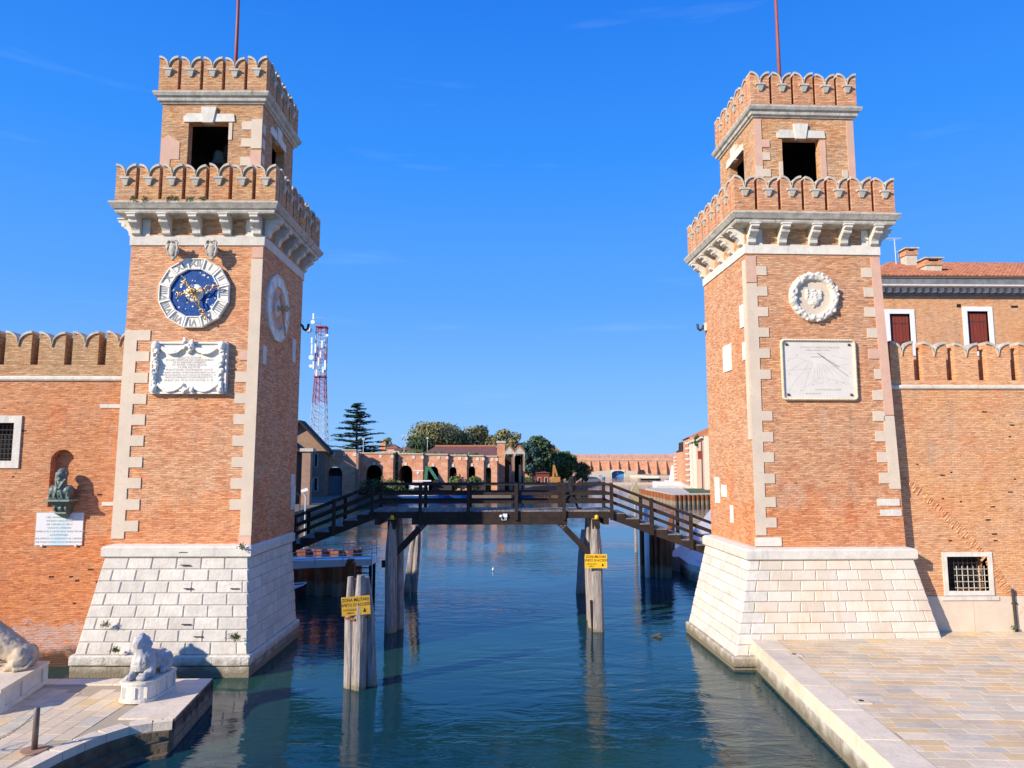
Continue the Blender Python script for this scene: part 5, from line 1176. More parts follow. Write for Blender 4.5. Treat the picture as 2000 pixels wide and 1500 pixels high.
# ================================================================ quay furniture close behind the towers
# rusty sheet piling: trapezoid corrugations, each pan a part
def sheet(t, a, b, z0, z1, n, depth=.35):
    a, b = Vector((a[0], a[1], 0)), Vector((b[0], b[1], 0)); d = (b - a) / n; u = d.normalized(); nrm = Vector((u.y, -u.x, 0)) * depth
    for i in range(n):
        p = a + d * i; pts = [p, p + d * .12 + nrm, p + d * .48 + nrm, p + d * .60, p + d]
        back = [q - nrm.normalized() * .03 for q in pts[::-1]]
        MB().prism([(q.x, q.y) for q in pts + back], 'z', z0, z1 + R.uniform(-.02, .02)).build('sheet_pile', M['rust'], t)
t = thing('sheet_pile_wall', (-9.8, 41.2, 0), 'rusty orange sheet pile wall beside the clock tower, behind the white gangway', 'sheet piling', group='rusty sheet pile walls')
zp = W(620, 1073, Y=41).z; sheet(t, (-13.0, 41.9), (-8.15, 40.9), -2, zp, 5); sheet(t, (-8.15, 40.9), (-7.75, 42.4), -2, zp - .05, 3, .15); MB().prism([(-13, 42.0), (-8.3, 41.1), (-7.9, 42.4), (-13, 43)], 'z', 2.0, zp - .3).build('fill', M['earth'], t)
t = thing('sheet_pile_wall', (10.5, 47.5, 0), 'tall rusty sheet pile corner standing in the water under the right bridge flight', 'sheet piling', group='rusty sheet pile walls')
sheet(t, (9.55, 48.0), (10.9, 46.6), -2, 2.95, 5, .22); sheet(t, (10.9, 46.6), (16.9, 70), -2, 2.7, 22, .3); sheet(t, (15.2, 70), (9.65, 48.0), -2, 2.72, 20, .2)
MB().tube([(9.75, 47.1, -2), (9.75, 47.1, 4.35)], .17, 10).build('guard_post', M['hull_white'], t, smooth=True)
t = thing('sheet_pile_wall', (40, 135, 0), 'distant brown sheet pile quay front below the grass strip on the right bank', 'sheet piling', group='rusty sheet pile walls')
sheet(t, (31.2, 127), (45, 131), -2, 1.75, 16, .3); sheet(t, (31.4, 160), (31.2, 127), -2, 1.75, 12, .3)
MB().prism([(31.4, 127.3), (45, 131.3), (62, 160), (33, 160)], 'z', 1.2, 1.78).build('stone_top', M['render_pale'], t)
MB().prism([(36, 134), (43, 136), (50, 158), (41, 158)], 'z', 1.79, 1.83).build('grass_strip', M['grass'], t)
# gangway
t = thing('gangway', (-8.5, 37.6, 2), 'white gangway with tubular handrails beside the clock tower', 'gangway')
def g_(px, py, Y=37.6): return W(px, py, Y=Y)
gl, gr_ = g_(540, 1096), g_(727, 1092); MB().hexa([(gl.x, 37.6, gl.z - .42), (gr_.x, 37.6, gr_.z - .30), (gr_.x, 39.0, gr_.z - .30), (gl.x, 39.0, gl.z - .42)], [(gl.x, 37.6, gl.z), (gr_.x, 37.6, gr_.z), (gr_.x, 39.0, gr_.z), (gl.x, 39.0, gl.z)]).build('deck', M['hull_white'], t)
for Yg in (37.58, 39.0):
    a, b = g_(612, 1064), g_(727, 1058)
    for h in (0, .36, .72): p0, p1 = (a if h == 0 else gl + (a - gl) * 0 + Vector((0, 0, (a.z - gl.z) - h + .0))), b - Vector((0, 0, h)); MB().tube([(p0.x, Yg, (a.z if h == 0 else a.z - h - .06)), (b.x, Yg, b.z - h)], .026, 6).build('rail', M['steel_pale'], t)
    for px in (616, 671, 727): q = g_(px, 1062); MB().tube([(q.x, Yg, q.z - 1.1), (q.x, Yg, q.z + .03)], .028, 6).build('upright', M['steel_pale'], t)
q = g_(723, 1105); mb = MB()
for Yg in (37.7, 38.8): mb.box(q.x - .07, q.x + .07, Yg - .07, Yg + .07, -1, q.z)
mb.build('end_frame', M['navy'], t)
for k in range(7): MB().box(q.x - 1.0, q.x, 37.68, 37.74, 1.95 - k * .26, 2.0 - k * .26 + (.1 if k == 3 else 0)).build('rung', M['navy'], t)
MB().box(q.x - 1.08, q.x - 1.0, 37.65, 37.75, -1, 2.1).build('ladder_side', M['navy'], t)
t = thing('mooring_post', (-7.55, 35.6, 0), 'short dark rusty steel pile standing before the gangway', 'pile')
e = W(690, 1080, Y=36.8); MB().box(e.x - .32, e.x + .12, 36.5, 36.9, -2, 2.35).build('column', M['hall_shade'] if 0 else M['rust'], t); MB().box(e.x - .25, e.x + .05, 36.45, 36.9, 2.36, 2.55).build('head', M['mast_red'] if 0 else M['rust'], t)

def boat(loc, rz, L_, Wd, H, m, lab, inner='hull_white', cabin=None, cat='boat', group='small boats', name='moored_boat'):
    t = thing(name, loc, lab, cat, rz, group); n = 8; mb = MB(); S_ = []
    for i in range(n + 1):
        u = i / n; wd_ = Wd / 2 * (1 if u < .5 else cos((u - .5) * pi) ** .6 if u < .999 else .02); x = -L_ / 2 + L_ * u; sh = H * (1 + .35 * max(0, u - .5) ** 1.5)
        S_.append([(x, -wd_, sh), (x, -wd_ * .75, .0), (x, wd_ * .75, .0), (x, wd_, sh)])
    vs = sum(S_, []); mb.raw(vs, [(i * 4 + j, i * 4 + 4 + j, i * 4 + 5 + j, i * 4 + 1 + j) for i in range(n) for j in range(3)] + [(0, 1, 2, 3)])
    mb.build('hull', M[m], t, local=True)
    dk = MB(); 
    for i in range(n): a, b = S_[i], S_[i + 1]; dk.poly([(a[0][0], a[0][1] * .9, a[0][2] - .08), (b[0][0], b[0][1] * .9, b[0][2] - .08), (b[3][0], b[3][1] * .9, b[3][2] - .08), (a[3][0], a[3][1] * .9, a[3][2] - .08)])
    dk.build('deck', M[inner], t, local=True)
    for sg in (0, 3): MB().tube([s_[sg] for s_ in S_], .035, 5).build('gunwale', M[inner], t, local=True)
    if cabin: cw, cl, chh, cm = cabin; c0 = MB().box(-cl / 2, cl / 2, -cw / 2, cw / 2, H * .9, H + chh).build('cabin', M[cm], t, local=True); MB().box(-cl / 2 - .02, cl / 2 + .02, -cw / 2 - .02, cw / 2 + .02, H + chh * .45, H + chh * .8).build('window_strip', M['dark_void'], c0, local=True); MB().box(-cl / 2 - .15, cl / 2 + .15, -cw / 2 - .12, cw / 2 + .12, H + chh, H + chh + .08).build('cabin_roof', M['hull_white'], c0, local=True)
    else:
        for u in (-.25, .1): MB().box(L_ * u - .15, L_ * u + .15, -Wd * .45, Wd * .45, H - .14, H - .06).build('seat', M['wood_plank'], t, local=True)
    return t
boat((-11.9, 38.3, 0), radians(52), 5.0, 1.7, .75, 'hull_dark', 'dark boat with white deck panels moored beside the clock tower base')
boat((14.2, 41.6, 0), radians(100), 4.6, 1.6, .75, 'hull_blue', 'dark blue boat moored beside the sundial tower base', inner='hull_blue')
# stone landing beyond the right tower
t = setting('right_landing', MB().prism([(14.2, 33), (14.4, 39.0), (13.0, 42), (12.2, 46), (12.5, 50), (14.5, 56), (24, 70), (40, 60), (40, 33)], 'z', -2, .93), [M['stone_tide']])
for i, (a, b) in enumerate((((14.4, 39.0), (13.0, 42)), ((13.0, 42), (12.2, 46)), ((12.2, 46), (12.5, 50)), ((12.5, 50), (14.5, 56)))):
    a, b = Vector(a), Vector(b); MB().prism([tuple(a - Vector((.05, 0))), tuple(a + Vector((.7, 0))), tuple(b + Vector((.7, 0))), tuple(b - Vector((.05, 0)))], 'z', .6, 1.0 + i * .003).build('edge_stone', M['stone'], t)

# security camera on a post by the shaded bank
e = W(596, 958, Y=48); t = thing('camera_post', (e.x, 48, 1.0), 'white security camera on a pale post left of the footbridge stairs', 'camera')
MB().tube([(e.x + .05, 48, 1.0), (e.x + .05, 48, e.z - .45), (e.x - .12, 48, e.z - .1)], .05, 8).build('post', M['steel_pale'], t)
MB().beam((e.x - .20, 47.9, e.z - .05), (e.x + .22, 47.9, e.z + .10), .2, .2).build('housing', M['white_paint'], t)
e = W(586, 972, Y=48); t = thing('quay_lamp', (e.x, 48, 1.0), 'thin dark post with a small white lamp beside the shaded edge of the clock tower', 'lamp')
MB().tube([(e.x, 48, 1.0), (e.x, 48, e.z + .1), (e.x - .5, 48, e.z + .55)], .035, 6).build('post', M['iron'], t); MB().ball((e.x - .54, 48, e.z + .6), .10).build('lamp', M['white_paint'], t)

# ================================================================ beyond: dark hall, arcade, workshops
def facade(t, a, b, z0, z1, th, m, nm='wall', holes=()):
    """upright wall between plan points a and b, with pointed or rectangular openings (u0,u1,zb,zt,pointed)"""
    a, b = Vector((a[0], a[1], 0)), Vector((b[0], b[1], 0)); d = b - a; L_ = d.length; u = d / L_; n = Vector((u.y, -u.x, 0)) * th
    mb = MB(); cur = 0
    def blk(s0, s1, y0, y1): q = [a + u * s0 + n, a + u * s1 + n, a + u * s1, a + u * s0]; mb.hexa([(p.x, p.y, y0) for p in q], [(p.x, p.y, y1) for p in q])
    for (h0, h1, zb_, zt_, pt) in sorted(holes):
        blk(cur, h0, z0, z1); blk(h0, h1, zt_, z1)
        if zb_ > z0: blk(h0, h1, z0, zb_)
        if pt:
            zs = zt_ - (h1 - h0) * .62; c_ = (h0 + h1) / 2
            for sg in (0, 1):
                pr = [(h0, zt_), (c_, zt_)] + [(c_ - (c_ - h0) * sin(k / 6 * pi / 2) ** .9, zs + (zt_ - zs) * (1 - (k / 6) ** 2.0)) for k in range(1, 7)]
                if sg: pr = [(2 * c_ - s_, z_) for s_, z_ in pr][::-1]
                f = [a + u * s_ + n for s_, z_ in pr]; bk = [a + u * s_ for s_, z_ in pr]; k = len(pr)
                mb.raw([(p.x, p.y, z_) for p, (s_, z_) in zip(f, pr)] + [(p.x, p.y, z_) for p, (s_, z_) in zip(bk, pr)], [tuple(range(k))[::-1], tuple(range(k, 2 * k))] + [(i, (i + 1) % k, (i + 1) % k + k, i + k) for i in range(k)])
        cur = h1
    blk(cur, L_, z0, z1); return mb.build(nm, m, t), a, u, n, L_
# arcade: five sunlit bays and one shaded bay, front walls stepping back along the quay
bays = [(704, 769, 148, 885), (779, 827, 149.2, 886.5), (829, 875, 149.9, 887.5), (877, 912, 150.6, 889), (914, 945, 151.3, 890), (947, 971, 152.0, 891)]
order = ['first', 'second', 'third', 'fourth', 'fifth', 'sixth']
for k, (pa_, pb_, Y, pt0_) in enumerate(bays):
    z1 = W(pa_, pt0_, Y=Y).z; a = W(pa_, 900, Y=Y); b = W(pb_, 900, Y=Y)
    t = thing('arcade_bay', (a.x, Y, 1), 'sunlit brick boat-shed bay with a pointed arch, %s from the left' % order[k], 'building', group='brick boat-shed bays along the quay')
    Lx = (Vector((b.x, b.y)) - Vector((a.x, a.y))).length; c_ = Lx * (.43, .30, .39, .24, .26, .30)[k]; hw = Lx * (.24, .28, .22, .2, .21, .22)[k]; za_ = W(pa_, (908, 909, 911, 912, 911, 913)[k], Y=Y).z
    w_, a3, u, n, L_ = facade(t, (a.x, a.y), (b.x, b.y), 1, z1, .8, M['brick_far'], holes=[(c_ - hw, c_ + hw, 1, za_, True)])
    # buttress pier on the right, coping, key stone, corbel stones
    e = a3 + u * L_; MB().box(e.x - .02, e.x + .3, e.y - .45, e.y + 1.6, 1, z1 - .02).build('return_wall', M['brick_far'], t)
    MB().beam(a3 + Vector((0, 0, z1)) + n * .5, e + Vector((0, 0, z1)) + n * .5, 1.2, .25).build('coping', M['stone_old'], t)
    for f in (c_, L_ * .97, L_ * .62): p = a3 + u * f + n * 1.05; zz_ = z1 - .7 if f != c_ else za_ + .3; MB().box(p.x - .25, p.x + .25, p.y - .05, p.y + .3, zz_ - .3, zz_ + .3).build('key_stone', M['stone'], t)
    # dark shed interior behind
    MB().box(a3.x - .5, a3.x, Y + .1, Y + 10, 1, z1 - .3).build('side_wall', M['hall_shade'], t)
    q = [a3 + Vector((0, 1.2, 0)), e + Vector((0, 1.2, 0)), e + Vector((-1, 9, 0)), a3 + Vector((-1, 9, 0))]
    MB().prism([(p.x, p.y) for p in q], 'z', 1, 1.05).build('floor', M['earth'], t)
    MB().prism([(p.x, p.y) for p in (q[3], q[2], q[2] + Vector((0, .5, 0)), q[3] + Vector((0, .5, 0)))], 'z', 1, z1 - 1).build('back_wall', M['dark_void'], t)
    MB().prism([(p.x, p.y) for p in q], 'z', z1 - 1.2, z1 - 1).build('roof', M['roof_dark'], t)
# shaded bay facing the hall
a, b = W(635, 900, Y=145), W(697, 900, Y=145)
t = thing('shaded_bay', (a.x, a.y, 1), 'brick bay with grey door under a pointed arch, beside the dark hall', 'building')
zq = W(640, 879, Y=145).z
w_, a3, u, n, L_ = facade(t, (a.x, a.y), (b.x, b.y), 1, zq, .8, M['brick_far'], holes=[(L_ * 0 + 5.6, 10.2, 1, 6.4, True)] if 0 else [((b - a).length * .11, (b - a).length * .58, 1, W(656, 911, Y=145).z, True)])
q0 = a3 + u * L_ * .11 - n * .5; q1 = a3 + u * L_ * .58 - n * .5
MB().beam(q0 + Vector((0, 0, 2.9)), q1 + Vector((0, 0, 2.9)), .2, 3.8).build('door', M['grey_door'], t); MB().beam(q0 + Vector((0, .2, 5.6)), q1 + Vector((0, .2, 5.6)), .2, 1.7).build('fanlight', M['dark_void'], t)
MB().beam(a3 + Vector((0, 0, zq)) + n * .5, b + Vector((0, 0, zq - b.z)) + n * .5, 1.2, .25).build('coping', M['stone_old'], t); e = a3 + u * L_
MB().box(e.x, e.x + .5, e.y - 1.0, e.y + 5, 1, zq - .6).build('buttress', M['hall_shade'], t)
for f in (.28, .64, .95): q = a3 + u * L_ * f + n * 1.05; MB().box(q.x - .3, q.x + .3, q.y - .1, q.y + .3, 8.7, 9.3).build('corbel_stone', M['stone'], t)
# dark hall with gabled roof
t = thing('dark_hall', (-32, 96, 1), 'dark gabled hall in shadow just right of the clock tower', 'building')
ap = W(588, 826, Y=142); ea = W(637, 879, Y=142)
g = [(ap.x - 14, 1), (ea.x, 1), (ea.x, ea.z), (ap.x, ap.z), (ap.x - 14, ap.z - 8)]
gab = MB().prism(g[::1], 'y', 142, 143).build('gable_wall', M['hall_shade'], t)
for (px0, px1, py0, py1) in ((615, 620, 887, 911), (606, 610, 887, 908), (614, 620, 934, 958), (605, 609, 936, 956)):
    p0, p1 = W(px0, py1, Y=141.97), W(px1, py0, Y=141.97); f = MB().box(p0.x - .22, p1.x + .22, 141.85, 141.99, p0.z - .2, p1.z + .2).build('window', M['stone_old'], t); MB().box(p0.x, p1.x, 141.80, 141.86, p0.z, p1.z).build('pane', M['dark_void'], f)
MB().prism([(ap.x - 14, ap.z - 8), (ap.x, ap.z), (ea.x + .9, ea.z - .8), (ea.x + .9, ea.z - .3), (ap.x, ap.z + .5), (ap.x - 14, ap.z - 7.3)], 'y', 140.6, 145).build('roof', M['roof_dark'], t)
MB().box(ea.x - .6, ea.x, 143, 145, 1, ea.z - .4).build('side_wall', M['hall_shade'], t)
q = W(597, 883, Y=118); MB().box(q.x - 14, q.x, 113, 117, 1, q.z).build('lean_to', M['roof_dark'], t)
q2 = W(578, 850, Y=118); MB().prism([(q2.x - 8, q2.z + 4.6), (q.x + .8, q.z - .2), (q.x + .8, q.z + .15), (q2.x - 8, q2.z + 5.0)], 'y', 112, 117).build('lean_to_roof', M['roof_dark'], t)
q = W(597, 900, Y=112); MB().box(q.x - .3, q.x + 1.0, 111, 112.3, 1, W(600, 880, Y=112).z).build('pier', M['hall_shade'], t); MB().box(q.x - .6, q.x + 1.4, 110.7, 112.5, W(600, 882, Y=112).z, W(600, 876, Y=112).z).build('pier_cap', M['stone_old'], t)

t = thing('shade_building', (-47, 125, 1), 'plain unseen building added behind the clock tower to shade the dark hall', 'building')
MB().box(-56, -39, 112, 138, 1, 12.4).build('wall', M['hall_shade'], t); MB().box(-56.3, -38.8, 111.7, 138.3, 12.4, 12.65).build('roof', M['tile_far'], t)  # unseen block, added and sized so its shadow falls on hall and bay
# tiled workshop roof behind the arcade, towered end and open double gable
t = thing('workshop', (-8, 166, 1), 'long workshop with a dark red tiled roof behind the arcade', 'building')
A, B_, C2, D2 = W(822, 889, Y=166), W(972, 889, Y=166), W(968, 872, Y=176), W(850, 872, Y=176)
MB().poly([A, B_, C2, D2]).poly([A + Vector((0, 0, -.4)), B_ + Vector((0, 0, -.4)), B_, A]).poly([A, D2, D2 + Vector((-2, 10, -3)), A + Vector((-2, 10, 0))]).build('roof', M['tile_far'], t)
MB().box(A.x + 1, B_.x, 167, 180, 1, A.z - .2).build('wall', M['brick_far'], t)
rg = MB().beam(D2 + Vector((0, 0, .15)), C2 + Vector((0, 0, .15)), .5, .35).build('ridge', M['tile'], t)
t = thing('towered_shed', (0, 158, 1), 'brick shed end with a square chimney tower and two dark open gables', 'building')
e0, e1 = W(971, 865, Y=157), W(986, 865, Y=157); MB().box(e0.x, e1.x, 157, 159, 1, e0.z).build('tower_pier', M['brick_far'], t); MB().box(e0.x - .2, e1.x + .2, 156.8, 159.2, e0.z, e0.z + .4).build('tower_cap', M['stone_old'], t)
for k, (p0, p1) in enumerate(((986, 1005), (1005, 1025))):
    a, b = W(p0, 884, Y=157), W(p1, 884, Y=157.5); m_ = (a + b) / 2; zt_ = a.z + 1.3
    MB().prism([(a.x, a.z - 1.2), (a.x, a.z), (m_.x, zt_), (b.x, b.z), (b.x, b.z - 1.2), (m_.x + .9, zt_ - 1.6), (m_.x - .9, zt_ - 1.6)][::-1], 'y', 157, 157.5).build('gable', M['stone_old'], t)
    MB().hexa([(a.x, 157, a.z + .1), (m_.x, 157, zt_ + .1), (m_.x, 172, zt_ + .1), (a.x, 172, a.z + .1)], [(a.x, 157, a.z + .4), (m_.x, 157, zt_ + .4), (m_.x, 172, zt_ + .4), (a.x, 172, a.z + .4)]).build('roof', M['tile'], t)
    MB().hexa([(m_.x, 157, zt_ + .1), (b.x, 157, b.z + .1), (b.x, 172, b.z + .1), (m_.x, 172, zt_ + .1)], [(m_.x, 157, zt_ + .4), (b.x, 157, b.z + .4), (b.x, 172, b.z + .4), (m_.x, 172, zt_ + .4)]).build('roof', M['tile'], t)
    MB().box(b.x - .4, b.x, 157.1, 171, 1, b.z - .2).build('pier_wall', M['hall_shade'], t); MB().box(a.x + .1, b.x - .5, 169, 170, 1, a.z - .5).build('back_wall', M['dark_void'], t)
    MB().box(a.x + 1.0, a.x + 1.6, 159, 159.4, 1, 7).build('boat_stern', M['stone_old'], t)
def house(lab, p0, p1, ptop, peave, Y, dep, wm_, rm, win=0, name='house'):
    a, b = W(p0, peave, Y=Y), W(p1, peave, Y=Y); top = W((p0 + p1) / 2, ptop, Y=Y + dep / 2).z; t = thing(name, ((a.x + b.x) / 2, Y, 1), lab, 'building', group='buildings beyond the arcade')
    MB().box(a.x, b.x, Y, Y + dep, 1, a.z).build('wall', M[wm_], t)
    i_ = min(dep / 2, (b.x - a.x) / 2) * .8
    MB().raw([(a.x - .4, Y - .4, a.z), (b.x + .4, Y - .4, a.z), (b.x + .4, Y + dep + .4, a.z), (a.x - .4, Y + dep + .4, a.z), (a.x + i_, Y + dep / 2, top), (b.x - i_, Y + dep / 2, top)], [(0, 1, 5, 4), (1, 2, 5), (2, 3, 4, 5), (3, 0, 4), (3, 2, 1, 0)]).build('roof', M[rm], t)
    for k in range(win): x = a.x + (b.x - a.x) * (k + .5) / win; f = MB().box(x - .5, x + .5, Y - .06, Y, a.z - 3.0, a.z - 1.2).build('window', M['stone'], t); MB().box(x - .38, x + .38, Y - .08, Y - .06, a.z - 2.9, a.z - 1.3).build('pane', M['dark_void'], f)
    return t
house('small orange house left of the floodlight pole, behind the arcade', 752, 776, 868, 876, 270, 14, 'plaster_pink', 'tile', 3)
h_ = house('low colonnaded pavilion roof to the right of the small orange house', 770, 806, 873, 879, 260, 12, 'render_pale', 'tile_far', 7)
house('tall red roofed house peeping out behind the dark pine', 1010, 1038, 864, 868, 300, 20, 'brick_far', 'tile', 2)
house('red roofed house right of the dark pine', 1060, 1092, 866, 880, 290, 22, 'brick_far', 'tile', 2)
house('pink hut between the pine trunks on the quay lawn', 1047, 1073, 920, 924, 215, 8, 'shutter', 'tile_far', 2)
t = thing('brick_chimney', (-50, 262, 1), 'twin brick chimney stack rising left of the small orange house', 'chimney')
for px, py in ((745, 862), (750, 866)): q = W(px, py, Y=262); MB().box(q.x - .5, q.x + .5, 262, 263.2, 1, q.z).build('stack', M['brick_far'], t); MB().box(q.x - .6, q.x + .6, 261.9, 263.3, q.z, q.z + .25).build('cap', M['stone_old'], t)

# ---------------------------------------------------------------- trees
def leaf_cloud(mb, c, r, n, s, rr, flat_=0, shell=.55):
    for i in range(n):
        while True:
            v = Vector((rr.uniform(-1, 1), rr.uniform(-1, 1), rr.uniform(-1, 1)))
            if shell * .6 < v.length < 1: break
        if rr.random() < .16: v = v * rr.uniform(1.0, 1.28)
        p = Vector((c[0] + v.x * r[0], c[1] + v.y * r[1], c[2] + v.z * r[2])); nrm = (v + Vector((rr.uniform(-.9, .9), rr.uniform(-.9, .9), rr.uniform(-.9, .9)))).normalized()
        if flat_: nrm = (Vector((0, 0, 1)) + nrm * (1 - flat_)).normalized()
        a = nrm.orthogonal().normalized() * s * rr.uniform(.5, 1.2); b = nrm.cross(a).normalized() * s * rr.uniform(.4, 1.0); w_ = rr.uniform(-.3, .3)
        mb.poly([p - a, p - b * .7 + a * w_, p + a, p + b]) 
def tree(px, pbase, ptop, pw, Y, lab, m, n=2600, s=.55, name='tree', trunk=.18, seed=1, group='trees along the far bank', lobes=14, shape='round'):
    rr = random.Random(seed); b = W(px, pbase, Y=Y); tp = W(px, ptop, Y=Y); wid = pw / FPX * Y; H_ = tp.z - 1.0; cz = tp.z; t = thing(name, (b.x, Y, 1.0), lab, 'tree', group=group)
    zb_ = 1.0 + H_ * trunk; mb = MB()
    for k in range(lobes):
        u = (k + .5) / lobes; zz_ = zb_ + (cz - zb_) * (.08 + .84 * u)
        if shape == 'round': wf = sin(pi * (.20 + .64 * u)) ** .6
        elif shape == 'cone': wf = 1.0 - .75 * u
        else: wf = 1
        a = k * 2.4 + rr.uniform(-.4, .4); ro = wid / 2 * wf * rr.uniform(.5, .78) * (1 if k < lobes - 1 else .2)
        r_ = wid / 2 * (.50 + .2 * rr.random()) * max(.5, wf); rz_ = min(r_ * .8, (cz - zz_) + .3 + r_ * .15)
        c_ = (b.x + cos(a) * ro, Y + sin(a) * ro * .8, min(zz_, cz - rz_ * .9))
        leaf_cloud(mb, c_, (r_, r_, rz_), int(n / lobes), s, rr)
        mb2 = None
    mb.build('crown', M[m], t)
    tr = MB(); tr.tube([(b.x, Y, 1.0), (b.x + .1, Y, zb_ + .3), (b.x, Y, zb_ + (cz - zb_) * .55)], [wid * .035 + .12, wid * .028 + .1, .08], 8)
    for k in range(5): a = k * 1.3; tr.tube([(b.x, Y, zb_ + (cz - zb_) * .05 * k), (b.x + cos(a) * wid * .28, Y + sin(a) * wid * .28, zb_ + (cz - zb_) * (.30 + .06 * k))], [.14, .05], 5)
    tr.build('trunk', M['bark'], t)
    return t
tree(852, 885, 825, 100, 300, 'large olive green plane tree, tallest of the round crowns', 'leaf_olive', 9000, .62, seed=2, lobes=30)
tree(893, 885, 840, 46, 312, 'olive tree filling the gap between the two largest round crowns', 'leaf_olive', 2600, .6, seed=3)
tree(932, 885, 832, 68, 305, 'broad olive green plane tree right of the tallest crown', 'leaf_olive', 6000, .62, seed=4, lobes=20)
tree(986, 885, 838, 56, 300, 'rounded grey-green tree above the chimney tower', 'leaf_olive', 3600, .6, seed=5, lobes=16)
tree(815, 888, 846, 40, 290, 'darker tree at the left foot of the tallest crown', 'leaf_bush', 2200, .6, seed=6)
tree(808, 890, 862, 30, 280, 'low dark green tree beside the palms', 'leaf_dark', 1500, .55, seed=7)
tree(757, 880, 851, 26, 300, 'small pale tree behind the orange house', 'leaf_olive', 1100, .5, seed=8)
tree(1052, 948, 852, 62, 222, 'tall dense dark pine at the end of the quay', 'leaf_dark', 6500, .5, seed=9, lobes=22, trunk=.16)
tree(1035, 945, 862, 40, 218, 'greyish cedar-like tree on the left of the dense dark pine', 'leaf_cedar', 2600, .45, seed=10, lobes=14, trunk=.2)
tree(1098, 946, 882, 52, 232, 'bright green umbrella pine right of the dark pine', 'leaf_pine', 4200, .45, seed=12, lobes=18, trunk=.12)
tree(1080, 946, 880, 34, 229, 'dark tree between the dense pine and the bright umbrella pine', 'leaf_dark', 2200, .45, seed=13)
tree(1118, 946, 893, 34, 236, 'lower dark green tree sloping towards the water', 'leaf_dark', 2000, .45, seed=14, trunk=.1)
tree(1137, 946, 903, 32, 240, 'small bushy tree, last on the right of the grove', 'leaf_bush', 1600, .42, seed=15, trunk=.1)
# cedar with flat tiers
rr = random.Random(21); b = W(696, 880, Y=185); tp = W(695, 790, Y=185); t = thing('cedar_tree', (b.x, 185, 1), 'tall dark cedar with flat spreading tiers beside the radio mast', 'tree')
mb = MB(); tr = MB(); tr.tube([(b.x, 185, 1), (b.x, 185, tp.z - .4)], [.55, .08], 8); H_ = tp.z - 6.5; nt = 11
for k in range(nt):
    u = k / (nt - 1); z = 6.6 + H_ * u * .98; R_ = 8.2 * (1 - u) ** .75 + .9; nb = 11
    for j in range(nb):
        a = j / nb * 2 * pi + k * .7 + rr.uniform(-.25, .25); l = R_ * rr.choice([.45, .7, .9, 1.0, 1.15]) * rr.uniform(.9, 1.1); zz_ = z + rr.uniform(-.55, .55)
        tr.tube([(b.x, 185, zz_), (b.x + cos(a) * l * .8, 185 + sin(a) * l * .8, zz_ + l * .08)], [.09, .03], 4)
        for m_ in range(int(3 + l * 1.6)):
            v = rr.uniform(.25, 1) * l; c_ = (b.x + cos(a) * v + rr.uniform(-.5, .5), 185 + sin(a) * v + rr.uniform(-.5, .5), zz_ + v * .08 + rr.uniform(-.1, .16)); leaf_cloud(mb, c_, (.95, .95, .16), 11, .40, rr, flat_=.68, shell=0)
mb.build('crown', M['leaf_cedar'], t); tr.build('trunk', M['bark'], t)
# palms
for k, (px, py) in enumerate(((812, 862), (825, 855))):
    q = W(px, py, Y=270); t = thing('palm_tree', (q.x, 270, 1), ('left' if k == 0 else 'right') + ' of two dark palms in front of the tallest round crown', 'tree', group='palms beyond the arcade')
    MB().tube([(q.x, 270, 1), (q.x, 270, q.z)], .28, 6).build('trunk', M['bark'], t); mb = MB()
    for j in range(13):
        a = j * 2.4; up = .9 - .09 * j; pts = [Vector((q.x + cos(a) * 3.0 * s_ , 270 + sin(a) * 3.0 * s_, q.z + up * 2.4 * s_ - 2.6 * s_ * s_)) for s_ in (0, .35, .7, 1)]
        for i in range(3): d_ = Vector((-sin(a), cos(a), 0)) * .34; mb.poly([pts[i] - d_, pts[i + 1] - d_ * .6, pts[i + 1] + d_ * .6, pts[i] + d_]); mb.poly([pts[i] + Vector((0, 0, .3)), pts[i], pts[i + 1] - Vector((0, 0, .4)), pts[i + 1] + Vector((0, 0, .2))])
    mb.build('fronds', M['leaf_dark'], t)
# shrubs on the quay and creeper on the arcade
def shrub(px, py, Y, w_, h_, lab, m='leaf_bush', n=700, seed=1, z=None):
    rr = random.Random(seed); q = W(px, py, Y=Y); t = thing('shrub', (q.x, Y, 1.0), lab, 'plant', group='shrubs along the quay'); mb = MB()
    for k in range(7): leaf_cloud(mb, (q.x + rr.uniform(-.32, .32) * w_, Y + rr.uniform(-.2, .2) * w_, 1 + h_ * rr.uniform(.35, .68)), (w_ * .26, w_ * .24, h_ * .32), n // 7, .26, rr)
    mb.build('foliage', M[m], t); MB().tube([(q.x, Y, 1), (q.x, Y, 1 + h_ * .5)], .1, 5).build('stem', M['bark'], t)
shrub(745, 945, 146.5, 9.5, 3.6, 'pale spreading shrub in front of the first arch', 'leaf_bush', 1600, 1)
shrub(716, 948, 146, 4, 1.6, 'low dark shrub left of the pale spreading shrub', 'leaf_dark', 600, 2)
shrub(887, 940, 149.5, 3.0, 4.6, 'upright leafy bush filling the fourth arch', 'leaf_bush', 1300, 3)
shrub(925, 940, 150.5, 3.6, 4.0, 'rounded light green bush before the fifth arch', 'leaf_bush', 1300, 4)
shrub(955, 940, 152, 2.0, 4.6, 'narrow dark bush before the sixth arch', 'leaf_dark', 900, 5)
shrub(862, 945, 149.2, 3.2, 2.2, 'low bush to the right of the green excavator arm', 'leaf_bush', 500, 6)
shrub(1033, 940, 214, 4.2, 2.6, 'clipped hedge on the lawn left of the pine trunks', 'leaf_bush', 700, 7)
shrub(800, 965, 146, 5, 1.4, 'yellow-green planting seen through the bridge rail', 'leaf_pine', 600, 8)
rr = random.Random(31)
